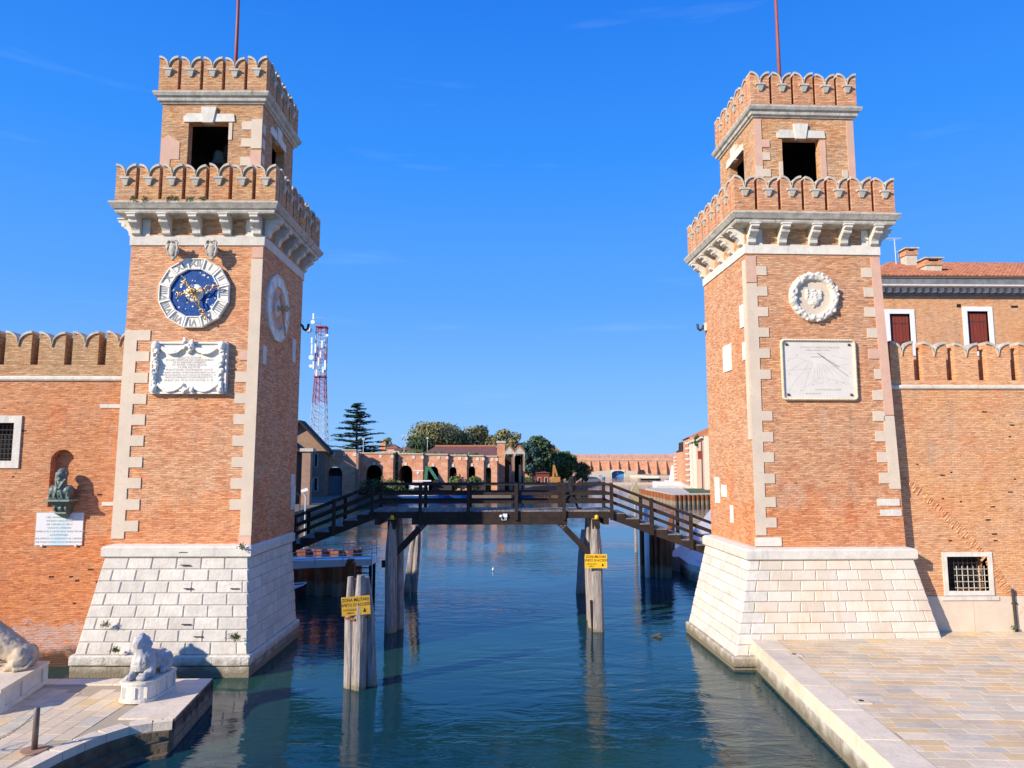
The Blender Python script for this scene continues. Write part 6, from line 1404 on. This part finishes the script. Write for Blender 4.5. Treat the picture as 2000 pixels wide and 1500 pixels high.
for (px, py, Y, w_, h_, lab) in ((845, 893, 150.0, 2.2, 2.2, 'ivy hanging over the third bay of the arcade'), (802, 889, 148.8, 2.2, .7, 'thin creeper on the coping of the second bay'), (926, 895, 152.4, 1.6, .9, 'creeper band under the coping of the fifth bay'), (895, 895, 151.2, 1.8, .6, 'sparse creeper near the top of the fourth bay')):
    q = W(px, py, Y=Y); mb = MB()
    for i in range(int(w_ * h_ * 60)):
        x = q.x + rr.uniform(-w_, w_); z = q.z + 1 - abs(rr.gauss(0, .5)) * h_ * (1 if x < q.x + w_ * .2 else .4); p = Vector((x, Y - .12 + rr.uniform(-.15, .05), z)); a = Vector((rr.uniform(-1, 1), rr.uniform(-.3, .3), rr.uniform(-1, 1))).normalized() * .26; b_ = a.cross(Vector((0, 1, .3))).normalized() * .22; mb.poly([p - a, p - b_, p + a, p + b_])
    mb.build('creeper', M['leaf_bush'], None, label=lab, cat='plant', group='creepers on the arcade')
t = thing('dark_cypress', (W(774, 930, Y=148.8).x, 148.8, 1), 'dark narrow conifer in the gap between the first and second bay', 'tree'); q = W(774, 887, Y=148.8); mb = MB()
for k in range(10): leaf_cloud(mb, (q.x, 148.8, 1.5 + k * .82), (.95 - .06 * k, .9, .75), 130, .3, rr)
mb.build('foliage', M['leaf_dark'], t)

# ---------------------------------------------------------------- radio mast
q = W(622, 872, Y=260); zt_ = W(622, 640, Y=260).z; t = thing('radio_mast', (q.x, 260, 1), 'red and white lattice radio mast crowded with antennas', 'mast')
def lev(z):     # half width at height
    zm = zt_ * 0 + W(620, 735, Y=260).z
    return 1.7 if z > zm else 1.7 + (zm - z) / (zm - 1) * 1.7
X0 = lambda z: q.x + 0.0 * z
nseg = 22; zs = [1 + (zt_ - 1) * i / nseg for i in range(nseg + 1)]
for i in range(nseg):
    a, b_ = lev(zs[i]), lev(zs[i + 1]); mb = MB(); za, zb_ = zs[i], zs[i + 1]
    for sx, sy in ((-1, -1), (1, -1), (1, 1), (-1, 1)):
        mb.tube([(q.x + sx * a, 260 + sy * a, za), (q.x + sx * b_, 260 + sy * b_, zb_)], .15, 5)
        nx_, ny_ = (-sy if sx * sy < 0 else sx * -1, 0), 0
    cs = [(-1, -1), (1, -1), (1, 1), (-1, 1)]
    for k in range(4):
        (x0_, y0_), (x1_, y1_) = cs[k], cs[(k + 1) % 4]
        mb.tube([(q.x + x0_ * a, 260 + y0_ * a, za), (q.x + x1_ * b_, 260 + y1_ * b_, zb_)], .09, 4); mb.tube([(q.x + x1_ * a, 260 + y1_ * a, za), (q.x + x0_ * b_, 260 + y0_ * b_, zb_)], .09, 4); mb.tube([(q.x + x0_ * b_, 260 + y0_ * b_, zb_), (q.x + x1_ * b_, 260 + y1_ * b_, zb_)], .09, 4)
    mb.tube([(q.x - .3, 260, za), (q.x - .3, 260, zb_)], .16, 5)
    zf = za / zt_; mm = 'mast_red' if (zf > .93 or .74 < zf < .84 or .50 < zf < .66 or zf < .24) else 'mast_white'
    mb.build('lattice_section', M[mm], t)
MB().tube([(q.x - .6, 260, zt_), (q.x - .6, 260, zt_ + 4.6)], [.07, .03], 5).build('lightning_rod', M['mast_red'], t)
for z in (W(620, 737, Y=260).z, W(620, 640, Y=260).z): MB().ring(q.x - 1.5, q.x + 1.5, 258.5, 261.5, [(.5, z), (.5, z + .35)]).build('platform', M['mast_red'], t)
rr = random.Random(8)
for (px, py, hh_, kind) in ((606, 645, 1.9, 'drum'), (612, 618, 2.2, 'panel'), (609, 665, 2.2, 'panel'), (636, 665, 2.0, 'panel'), (609, 682, 3.6, 'panel'), (616, 680, 3.4, 'panel'), (635, 680, 3.6, 'panel'), (608, 698, 1.8, 'dish'), (626, 692, 3.2, 'panel'), (635, 713, 3.6, 'panel'), (612, 712, 3.2, 'panel'), (607, 715, 1.2, 'dish'), (639, 655, 1.0, 'dish'), (637, 725, 1.1, 'dish'), (622, 706, 3.0, 'panel'), (629, 672, 2.6, 'panel'), (618, 728, 2.4, 'panel'), (611, 629, 1.5, 'dish'), (631, 722, 2.2, 'panel')):
    p = W(px, py, Y=257.6 + rr.uniform(-.4, 1.5)); mb = MB()
    if kind == 'panel': mb.box(p.x - .28, p.x + .28, p.y - .15, p.y + .15, p.z - hh_ / 2, p.z + hh_ / 2)
    elif kind == 'drum': mb.tube([(p.x - .9, p.y, p.z), (p.x + .1, p.y, p.z), (p.x + .7, p.y, p.z)], [1.0, .95, .4], 14)
    else: mb.tube([(p.x, p.y - .25, p.z), (p.x, p.y + .1, p.z), (p.x, p.y + .4, p.z)], [hh_ / 2, hh_ / 2 * .9, .15], 12)
    mb.tube([(p.x, p.y, p.z - .2), (q.x, 260, p.z - .2)], .06, 4); mb.build('panel_antenna' if kind == 'panel' else 'dish_antenna', M['white_paint'], t)
# floodlight and lamp poles behind the arcade
for px, py, Y, kind, lab in ((790, 851, 200, 2, 'twin-headed floodlight pole behind the second bay'), (835, 856, 200, 1, 'slim lamp pole in front of the round trees'), (710, 858, 165, 1, 'slim pole in front of the cedar'), (916, 884, 162, 0, 'thin bare pole over the fifth bay')):
    q = W(px, py, Y=Y); t = thing('lamp_pole', (q.x, Y, 1), lab, 'street lamp', group='lamp poles behind the arcade'); MB().tube([(q.x, Y, 1), (q.x, Y, q.z)], .09, 6).build('pole', M['steel_pale'], t)
    if kind == 2:
        for sg in (-1, 1): MB().box(q.x + sg * .5 - .35, q.x + sg * .5 + .35, Y - .2, Y + .2, q.z - .1, q.z + .2).build('lamp_head', M['steel_pale'], t)
    elif kind == 1: MB().box(q.x - .35, q.x + .3, Y - .2, Y + .2, q.z - .05, q.z + .18).build('lamp_head', M['white_paint'], t)
# green excavator
q = W(833, 938, Y=148.4); t = thing('excavator', (q.x, 148.4, 1), 'green excavator with raised folded arm before the third arch', 'excavator')
def e_(px, py): v = W(px, py, Y=148.4); return v
MB().beam(e_(831, 940), e_(834, 911), .6, .6).build('arm', M['green_machine'], t); MB().beam(e_(833, 911), e_(841, 917), .55, .55).build('elbow', M['green_machine'], t); MB().beam(e_(838, 913), e_(857, 942), .5, .6).build('boom', M['green_machine'], t)
c_ = e_(862, 947); MB().box(c_.x - 1.8, c_.x + 2.2, 147.4, 149.4, 1.9, 3.4).build('body', M['iron'], t); MB().box(c_.x - 1.8, c_.x - .4, 147.3, 148.8, 2.6, 3.9).build('cab', M['dark_void'], t)
for y in (147.4, 149.0): MB().box(c_.x - 2.0, c_.x + 2.2, y, y + .6, 1.0, 1.8).build('track', M['iron'], t)
p = e_(832, 946); MB().box(p.x - .6, p.x + .8, 147.6, 148.6, 1.6, 2.6).build('bucket', M['iron'], t)
# boats and work craft by the arcade quay
boat(W(822, 979, z=0), radians(8), 9, 2.6, 1.1, 'hull_blue', 'blue work boat with a white cabin below the second arch', cabin=(1.8, 2.6, 2.0, 'hull_white'))
boat(W(872, 977, z=0), radians(4), 8, 2.4, 1.0, 'hull_blue', 'low blue barge right of the white cabin boat', inner='shutter')
boat(W(948, 973, z=0), radians(3), 13, 2.8, .7, 'navy', 'long dark low barge near the end of the arcade', inner='roof_dark')
boat(W(1012, 968, z=0), radians(0), 7, 2.2, 1.0, 'hull_blue', 'small blue boat moored below the double gables', cabin=(1.4, 1.8, 1.3, 'hull_blue'))
boat(W(1150, 936, z=0), radians(2), 10, 2.5, .9, 'hull_dark', 'dark barge moored off the last tree of the grove')
boat(W(1172, 936, z=0), radians(10), 5, 2.0, .9, 'hull_white', 'small white motorboat left of the blue water gate', cabin=(1.3, 1.6, .8, 'hull_white'))
boat(W(1271, 937, z=0), radians(3), 9, 2.2, .6, 'hull_dark', 'flat dark boat lying off the stone slope near the far wall')
p = W(808, 948, Y=145.6); t = thing('white_dock_frame', (p.x, 145.6, 1), 'white frame with flat canopy and ball lamp beside the excavator', 'frame')
a, b_ = W(806, 938, Y=145.6), W(842, 938, Y=145.6); MB().box(a.x, b_.x, 145.6, 146.6, a.z - .25, a.z).build('canopy', M['white_paint'], t)
for px in (804, 818, 832): v = W(px, 940, Y=145.6); MB().box(v.x - .5, v.x + .5, 145.6, 146.2, 1.4, 3.3).build('panel', M['white_paint'], t)
v = W(817, 924, Y=145.6); MB().tube([(v.x, 145.6, a.z), (v.x, 145.6, v.z)], .08, 6).build('lamp_post', M['steel_pale'], t); MB().ball((v.x, 145.6, v.z), .32).build('lamp_ball', M['white_paint'], t); MB().box(v.x - 1, v.x + 1, 145.5, 145.7, v.z + .45, v.z + .6).build('bar', M['white_paint'], t)
t = thing('flower_crate_stack', (W(905, 952, Y=148).x, 148, 1), 'pinkish brown stack of crates on the quay before the fourth arch', 'crates')
for k in range(6): v = W(886 + k * 5, 952, Y=148); MB().box(v.x - .3, v.x + .28, 148, 148.8, 1, 1.7 + .25 * (k % 3)).build('crate', M['brick_far'], t)
# orange crane-like sculpture on the lawn's edge
c_ = W(1082, 940, Y=205); t = thing('orange_grab', (c_.x, 205, 1), 'orange excavator with a tall upright arm near the walking man', 'excavator'); f = lambda px, py: W(px, py, Y=205)
MB().beam(f(1080, 940), f(1082, 908), .55, .5).build('arm', M['orange_machine'], t); MB().beam(f(1082, 909), f(1088, 930), .45, .5).build('boom', M['orange_machine'], t); MB().box(c_.x - .8, c_.x + 1.7, 204, 206.5, 1.6, 3.5).build('body', M['orange_machine'], t); MB().box(c_.x - 1.2, c_.x + 1.8, 204, 206.5, 1.0, 1.55).build('track', M['iron'], t)
MB().beam(f(1092, 940), f(1105, 936), .5, .5).build('dipper', M['orange_machine'], t)
for px in (1012, 1000): pass
# light floating barrier across the basin
t = thing('floating_barrier', (30, 222, 0), 'long pale floating walkway crossing the basin behind the bridge rail', 'pontoon')
pts = [(1003, 950), (1040, 948), (1090, 947), (1140, 947), (1195, 946), (1235, 946), (1275, 946), (1320, 947)]
for k in range(len(pts) - 1):
    a, b_ = W(*pts[k], z=.0), W(*pts[k + 1], z=.0); d = (b_ - a) * .985; MB().beam(a + Vector((0, 0, .25)), a + d + Vector((0, 0, .25)), 1.6, .8).build('pontoon_section', M['render_pale'], t)
q = W(1318, 938, Y=240); MB().box(q.x - 7, q.x + 3, 236, 242, -.5, 1.3).build('landing_stage', M['white_paint'], t)

# ---------------------------------------------------------------- far wall, gate and right-hand buildings
YW = 408; zt_ = W(1200, 894, Y=YW).z; t = thing('far_wall', (70, YW, 1), 'long crenellated brick wall closing the far side of the basin', 'wall')
MB().box(-30, 170, YW, YW + 1.5, 0, zt_).build('wall_face', M['brick_far'], t)
MB().box(-30, 170, YW - .25, YW, zt_ - 1.6, zt_ - 1.2).build('string_course', M['stone_old'], t)
mm = MB(); mm.prism([(0, 0), (1.35, 0), (1.35, 1.9), (1.05, 1.7), (.68, 1.1), (.3, 1.7), (0, 1.9)], 'y', 0, .9); me = mm.mesh('merlon', M['brick_far'])
for i in range(50): inst('merlon', me, t, (28 + i * 2.5 - 70, .1, zt_ - 1), 0, (1.35, 1, 1.25))
for px in (1133, 1152, 1169, 1189, 1207, 1225, 1244, 1263, 1281, 1300, 1318): q = W(px, 915, Y=YW); MB().hexa([(q.x - .35, YW - 2.2, 0), (q.x + .35, YW - 2.2, 0), (q.x + .35, YW, 0), (q.x - .35, YW, 0)], [(q.x - .35, YW - .5, zt_ - 1.7), (q.x + .35, YW - .5, zt_ - 1.7), (q.x + .35, YW, zt_ - 1.7), (q.x - .35, YW, zt_ - 1.7)]).build('buttress', M['brick_far'], t)
# low stone bridge with the blue gate
YG = 396; t = thing('stone_arch_bridge', (W(1207, 925, Y=YG).x, YG, 0), 'low humped stone bridge with one arch under the far wall', 'bridge')
P2 = lambda px, py: (W(px, py, Y=YG).x, W(px, py, Y=YG).z)
l = [P2(1140, 931), P2(1153, 922), P2(1195, 918), P2(1195, 932), P2(1140, 932)]; MB().prism(l, 'y', YG, YG + 3).build('left_ramp', M['render_pale'], t)
r_ = [P2(1220, 932), P2(1220, 918), P2(1262, 924), P2(1290, 930), P2(1290, 932)]; MB().prism(r_, 'y', YG, YG + 3).build('right_ramp', M['render_pale'], t)
a0, a1 = P2(1195, 918)[0], P2(1220, 918)[0]; cx, hw = (a0 + a1) / 2, (a1 - a0) / 2; zsp = 2.0; top = P2(1207, 917.5)[1]
MB().prism([(a0, zsp), (a0, top)] + [(a1, top), (a1, zsp)] + [(cx + hw * .98 * cos(k / 12 * pi), zsp + (top - .5 - zsp) * sin(k / 12 * pi)) for k in range(1, 12)], 'y', YG - .3, YG + 3).build('arch_ring', M['stone'], t)
g = thing('water_gate', (cx, YG + 2, 0), 'bright blue boarded water gate in the arch of the low stone bridge', 'gate'); MB().box(cx - hw, cx - .05, YG + 2, YG + 2.2, -.5, top - .6).build('door', M['blue_gate'], g); MB().box(cx + .05, cx + hw, YG + 2, YG + 2.2, -.5, top - .6).build('door', M['blue_gate'], g)
q = W(1253, 923, Y=YG - 4); t = thing('parked_cart', (q.x, YG - 4, q.z - 1), 'dark cart on the ramp right of the stone arch', 'cart'); MB().box(q.x - 2, q.x + 2, YG - 5, YG - 3, q.z - 1, q.z + .6).build('body', M['iron'], t); MB().box(q.x - 1.2, q.x + 1.5, YG - 4.8, YG - 3.2, q.z + .6, q.z + 1.4).build('load', M['hull_dark'], t)
MB().prism([(W(1278, 934, Y=380).x, 370), (W(1320, 934, Y=380).x + 8, 370), (W(1320, 934, Y=380).x + 8, 396), (W(1240, 934, Y=380).x, 394)], 'z', -1, .9).build('slipway', M['render_pale'], None, kind='structure')
# white tapering pylon
a, b_ = W(1309, 933, Y=262), W(1322, 933, Y=262); tz = W(1315, 909, Y=262).z; t = thing('white_beacon', (a.x, 262, 1), 'white tapering beacon pylon at the corner of the right-hand buildings', 'beacon')
MB().hexa([(a.x, 262, .9), (b_.x, 262, .9), (b_.x, 264, .9), (a.x, 264, .9)], [(a.x + .95, 262.5, tz), (b_.x - .05, 262.5, tz), (b_.x - .05, 263.5, tz), (a.x + .95, 263.5, tz)]).build('shaft', M['white_paint'], t); MB().box(a.x - 1.5, b_.x + .6, 261, 265, .3, 1.1).build('foot', M['white_paint'], t)
# right-hand quay buildings
def rb(px0, Y0, px1, Y1, pt0, lab, z1, th=8, wm_='brick_far', roof='tile', seed=1, openroof=False):
    a, b_ = W(px0, 930, Y=Y0), W(px1, 930, Y=Y1); t = thing('quay_building', (a.x, Y0, 1), lab, 'building', group='buildings on the right bank'); d = Vector((b_.x - a.x, Y1 - Y0, 0)); L_ = d.length; u = d / L_; n = Vector((u.y, -u.x, 0))
    A, B_ = Vector((a.x, Y0, 0)), Vector((b_.x, Y1, 0)); q = [A, A + n * th, B_ + n * th, B_]
    MB().prism([(p.x, p.y) for p in q][::-1] if 0 else [(p.x, p.y) for p in q], 'z', 1, z1).build('wall', M[wm_], t)
    if not openroof: r0, r1 = A + n * th / 2, B_ + n * th / 2; mb = MB(); o = n * .5; mb.raw([tuple(A - o)[:2] + (z1,), tuple(A + n * th + o)[:2] + (z1,), tuple(B_ + n * th + o)[:2] + (z1,), tuple(B_ - o)[:2] + (z1,), tuple(r0)[:2] + (z1 + th * .25,), tuple(r1)[:2] + (z1 + th * .25,)], [(0, 1, 4), (1, 2, 5, 4), (2, 3, 5), (3, 0, 4, 5), (3, 2, 1, 0)]); mb.build('roof', M[roof], t)
    return t, A, u, n, L_
t, A, u, n, L_ = rb(1377, 150, 1366, 172, 0, 'pale rendered building hard against the sundial tower edge, with a small brown window', 13.0, 12, 'plaster')
p = A + u * 7 - n * .2; MB().box(p.x - .6, p.x + .2, p.y - .8, p.y + .8, 8.2, 10.0).build('window', M['shutter'], t); MB().beam(A + u * .5 - n * .3 + Vector((0, 0, 12.8)), A + u * L_ - n * .3 + Vector((0, 0, 12.8)), .5, .4).build('cornice', M['stone'], t)
p = A + u * 4 - n * .3; MB().tube([(p.x, p.y, 1), (p.x, p.y, 12.6)], .15, 6).build('downpipe', M['shutter'], t)
t, A, u, n, L_ = rb(1362, 176, 1352, 195, 0, 'narrow orange front with white pilaster strips and a plant on its cornice', 13.2, 12, 'plaster_pink')
for f in (.1, .5, .9): p = A + u * L_ * f - n * .25; MB().box(p.x - .3, p.x + .4, p.y - .6, p.y + .6, 1, 12.4).build('pilaster', M['stone'], t)
MB().beam(A - n * .4 + Vector((0, 0, 12.9)), A + u * L_ - n * .4 + Vector((0, 0, 12.9)), 1.0, .5).build('cornice', M['stone'], t)
q = W(1362, 861, Y=176); mb = MB(); leaf_cloud(mb, (q.x, 176, q.z), (.9, .9, 1.5), 240, .3, rr); mb.build('cornice_plant', M['leaf_pine'], None, label='green bush sprouting from the cornice on the right bank', cat='plant')
t, A, u, n, L_ = rb(1349, 200, 1336, 226, 0, 'brick front with white banded stonework and red roof on the right bank', 14.6, 16, 'brick_far')
for k in range(8): p = A + u * 3 - n * .25 + Vector((0, 0, 2.5 + k * 1.5)); MB().box(p.x - .5, p.x + .6, p.y - 1.6, p.y + 1.6, p.z - .22, p.z + .22).build('stone_band', M['stone'], t)
t, A, u, n, L_ = rb(1333, 232, 1316, 262, 0, 'ruined brick end with broken dark roof trusses, furthest on the right bank', 11.0, 14, 'brick_far', openroof=True)
for k in range(4): p = A + u * (4 + k * 5); MB().beam(p + Vector((0, 0, 11)), p + n * 9 + Vector((0, 0, 17.5)), .5, .6).build('truss', M['iron'], t); MB().beam(p + Vector((0, 0, 11)) + n * 1, p + n * 1.2 + Vector((0, 0, 14.5)), .4, .5).build('truss_post', M['iron'], t)
MB().poly([A + n * 3 + Vector((0, 0, 14)), A + u * 12 + n * 3 + Vector((0, 0, 14)), A + u * 12 + n * 12 + Vector((0, 0, 19)), A + n * 12 + Vector((0, 0, 19))]).build('roof', M['tile'], t)
for k in range(7): p = A + u * 20 - n * .25 + Vector((0, 0, 2.2 + k * 1.2)); MB().box(p.x - .4, p.x + .4, p.y - 1.4, p.y + 1.4, p.z - .2, p.z + .2).build('stone_band', M['stone'], t)
# channel marker
q = W(1238, 960, Y=60); t = thing('channel_marker', (q.x, 60, 0), 'wedge-shaped wooden channel marker behind the right bridge rail', 'marker')
MB().prism([(q.x - .45, 4.65), (q.x + .18, 5.9), (q.x + .45, 4.75), (q.x + .45, 4.2), (q.x + .1, 4.1)], 'y', 59.7, 60.3).build('hood', mat('marker_wood', (.42, .36, .20), (.30, .25, .14), sc=3), t); MB().tube([(q.x + .1, 60, -1.5), (q.x + .1, 60, 4.6)], .12, 8).build('post', M['pile'], t)
# floating bits
q = W(963, 1114, z=.05); t = thing('buoy', (q.x, q.y, 0), 'tiny pale float bobbing in the middle of the canal', 'buoy'); MB().ball((q.x, q.y, .12), (.07, .07, .10)).build('float', M['white_paint'], t, smooth=True); MB().ball((q.x + .02, q.y, .24), (.035, .035, .04)).build('knob', M['steel_pale'], t, smooth=True)
q = W(1283, 1243, z=.03); t = thing('driftwood', (q.x, q.y, 0), 'small dark piece of driftwood floating off the sundial tower', 'driftwood'); MB().tube([(q.x - .28, q.y, 0), (q.x - .05, q.y + .02, .05), (q.x + .12, q.y, .12), (q.x + .25, q.y, .04)], [.03, .05, .06, .02], 6).build('branch', M['bark'], t); MB().tube([(q.x, q.y, .05), (q.x + .2, q.y - .1, -.02)], .03, 5).build('twig', M['bark'], t)

# ---------------------------------------------------------------- the house behind the right-hand wall
YH = 52.0; K = YH / 37.0; h = lambda px, py, Y=YH: W(px, py, Y=Y); t = thing('brick_house', (34, YH, 1), 'orange brick house with red shutters behind the right crenellated wall', 'house')
xL = h(1700, 600).x; ze = h(1850, 578).z; xR = 56
def sl_(x): return 0
wins = [(h(1738, 640).x, h(1778, 640).x, h(0, 680).z, h(1757, 613).z), (h(1890, 640).x, h(1931, 640).x, h(0, 680).z, h(1910, 608).z), (h(2045, 640).x, h(2086, 640).x, h(0, 680).z, h(2065, 603).z)]
mb = MB(); x = xL
for a, b_, c_, d_ in wins: mb.box(x, a, YH, YH + .6, 1, ze); mb.box(a, b_, YH, YH + .6, 1, c_); mb.box(a, b_, YH, YH + .6, d_, ze); x = b_
mb.box(x, xR, YH, YH + .6, 1, ze); mb.build('wall', M['brick_wall_right'], t); MB().box(xL, xL + .6, YH + .6, YH + 12, 1, ze).build('side_wall', M['brick_wall_right'], t)
for a, b_, c_, d_ in wins:
    f = MB().box(a, b_, YH + .35, YH + .4, c_, d_).build('window', M['dark_void'], t); window_frame(f, a, b_, c_, d_, YH, .34, M['white_paint'], .07)
    m_ = (a + b_) / 2 + .0
    for s0, s1 in ((a + .04, m_ - .01), (m_ + .01, b_ - .02)): MB().box(s0, s1, YH + .16, YH + .22, c_, d_ - .09).build('shutter', M['shutter'], f)
    for s0, s1 in ((a + .06, m_ - .04), (m_ + .04, b_ - .04)):
        for zz_ in (c_ + (d_ - c_) * .25, c_ + (d_ - c_) * .75): MB().box(s0 + .02, s1 - .06, YH + .145, YH + .16, zz_ - .035, zz_ + .035).build('strap_hinge', M['iron'], t)
        for k in (1, 2): x_ = s0 + (s1 - s0) * k / 3; MB().box(x_ - .008, x_ + .008, YH + .15, YH + .16, c_, d_ - .1).build('board_joint', M['dark_void'], t)
# cornice with dentils, gutter
MB().box(xL - .1, xR, YH - .2, YH + .3, ze, ze + .17).build('cornice_base', M['lead'], t)
x = xL; DM = MB().box(0, .30, YH - .55, YH, 0, .34).mesh('dentil', M['stone'], (0, YH, 0))
while x < 45: inst('dentil', DM, t, (x - 34, 0, ze + .18 - 1)); x += .56
MB().box(xL - .3, xR, YH - .08, YH + .3, ze + .17, ze + .53).build('cornice_shadow', M['lead'], t)
MB().box(xL - .5, xR, YH - .987, YH + .3, ze + .53, ze + .64).build('cornice_shelf', M['stone'], t); MB().box(xL - .55, xR, YH - .87, YH + .3, ze + .64, ze + 1.15).build('gutter', M['lead'], t)
MB().box(xL - .57, xR, YH - .98, YH - .1, ze + 1.15, ze + 1.23).build('eaves_strip', M['stone'], t)
zr_ = ze + 1.26; rise = 3.2; dep = 7.8; tl = MB(); xp = xL - .6; slope = Vector((0, dep, rise)); Ln = slope.length; su = slope / Ln
MB().hexa([(xL - .6, YH - .98, zr_ - .1), (xR, YH - .98, zr_ - .1), (xR, YH - .98 + dep, zr_ + rise - .1), (xL + 5.6, YH - .98 + dep, zr_ + rise - .1)], [(xL - .6, YH - .98, zr_), (xR, YH - .98, zr_), (xR, YH - .98 + dep, zr_ + rise), (xL + 5.6, YH - .98 + dep, zr_ + rise)]).build('roof_deck', M['tile'], t)
n_t = 0; rows_ = 15; tm = MB(); k = 6
tm.raw([(.12 * cos(a / k * pi) * s_, y, .10 * sin(a / k * pi) * s_ + y * 0) for y, s_ in ((0, 1.12), (.60, .95)) for a in range(k + 1)], [(i, i + 1, i + k + 2, i + k + 1) for i in range(k)] + [tuple(range(k + 1))]); TMs = tm.mesh('roof_tile', M['tile'])
tiles = []; ang = math.atan2(rise, dep)
for r in range(rows_):
    v = r * Ln / rows_; x = xL - .5 + 6.4 * (r / rows_)
    while x < 47: tiles.append((x, YH - 1.0 + su.y * v, zr_ + su.z * v + .01)); x += .30
tiles_near = tiles[:290]; rest = MB()
for i, (x, y, z) in enumerate(tiles):
    jx, jz = R.uniform(-.02, .02), R.uniform(0, .02)
    if i < 290: inst('roof_tile', TMs, t, (x + jx - 34, y - YH, z + jz - 1), rot=(ang, 0, R.uniform(-.04, .04)))
    else:
        ca, sa = cos(ang), sin(ang); rest.raw([(x + jx + vx, y + vy * ca - vz * sa, z + jz + vy * sa + vz * ca) for vx, vy, vz in tm.v], tm.f)
tag(rest.build('roof_tiles', M['tile'], t), kind='stuff')
for (px0, px1, pt_, pb_, Yc, mm, cap) in ((1773, 1793, 498, 535, 56.5, 'render_pale', 1), (1811, 1841, 518, 548, 53.1, 'render_pale', 2)):
    a, b_, c_ = h(px0, pb_, Yc), h(px1, pb_, Yc), h(px0, pt_, Yc).z; ch_ = MB().box(a.x, b_.x, Yc, Yc + 1.0, a.z - 1.4, c_).build('chimney', M[mm], t)
    MB().box(a.x - .08, b_.x + .08, Yc - .08, Yc + 1.08, c_, c_ + .3).build('brick_collar', M['brick'], ch_)
    for sx in (a.x, b_.x - .2): MB().box(sx, sx + .2, Yc, Yc + 1.0, c_ + .3, c_ + .52).build('cowl_leg', M['brick'], ch_)
    MB().box(a.x - .16, b_.x + .16, Yc - .14, Yc + 1.14, c_ + .52, c_ + .62).build('cowl_slab', M['stone_old'], ch_)
q = h(1872, 597); MB().box(q.x - .14, q.x + .14, YH - .05, YH, q.z - .12, q.z + .12).build('vent', M['dark_void'], t); q = h(1981, 599); MB().box(q.x - .25, q.x + .25, YH - .03, YH, q.z - .08, q.z + .08).build('vent', M['dark_void'], t)
q = h(1752, 535, 57); tz = h(1748, 466, 57).z; t = thing('tv_antenna', (q.x, 57, q.z - .4), 'thin rooftop television aerial left of the chimneys', 'antenna'); MB().tube([(q.x, 57, q.z - .5), (q.x - .05, 57, tz)], .035, 5).build('mast', M['steel_pale'], t)
mb = MB(); mb.tube([(q.x - .9, 57, tz), (q.x + .55, 57, tz + .03)], .022, 4)
for k in range(7): x = q.x - .6 + k * .16; mb.tube([(x, 56.7, tz), (x, 57.3, tz)], .01, 4)
mb.tube([(q.x - .5, 57, tz - .16), (q.x + .1, 57, tz - .14)], .012, 4); mb.build('elements', M['steel_pale'], t)
q = h(1757, 531, 55); t = thing('satellite_dish', (q.x, 55, q.z), 'small dark reddish satellite dish at the foot of the aerial', 'dish'); MB().tube([(q.x, 54.9, q.z), (q.x, 55, q.z), (q.x, 55.2, q.z)], [.36, .33, .08], 14).build('reflector', M['shutter'], t); MB().tube([(q.x, 55.1, q.z), (q.x, 55.2, q.z - .6)], .03, 5).build('stand', M['iron'], t)
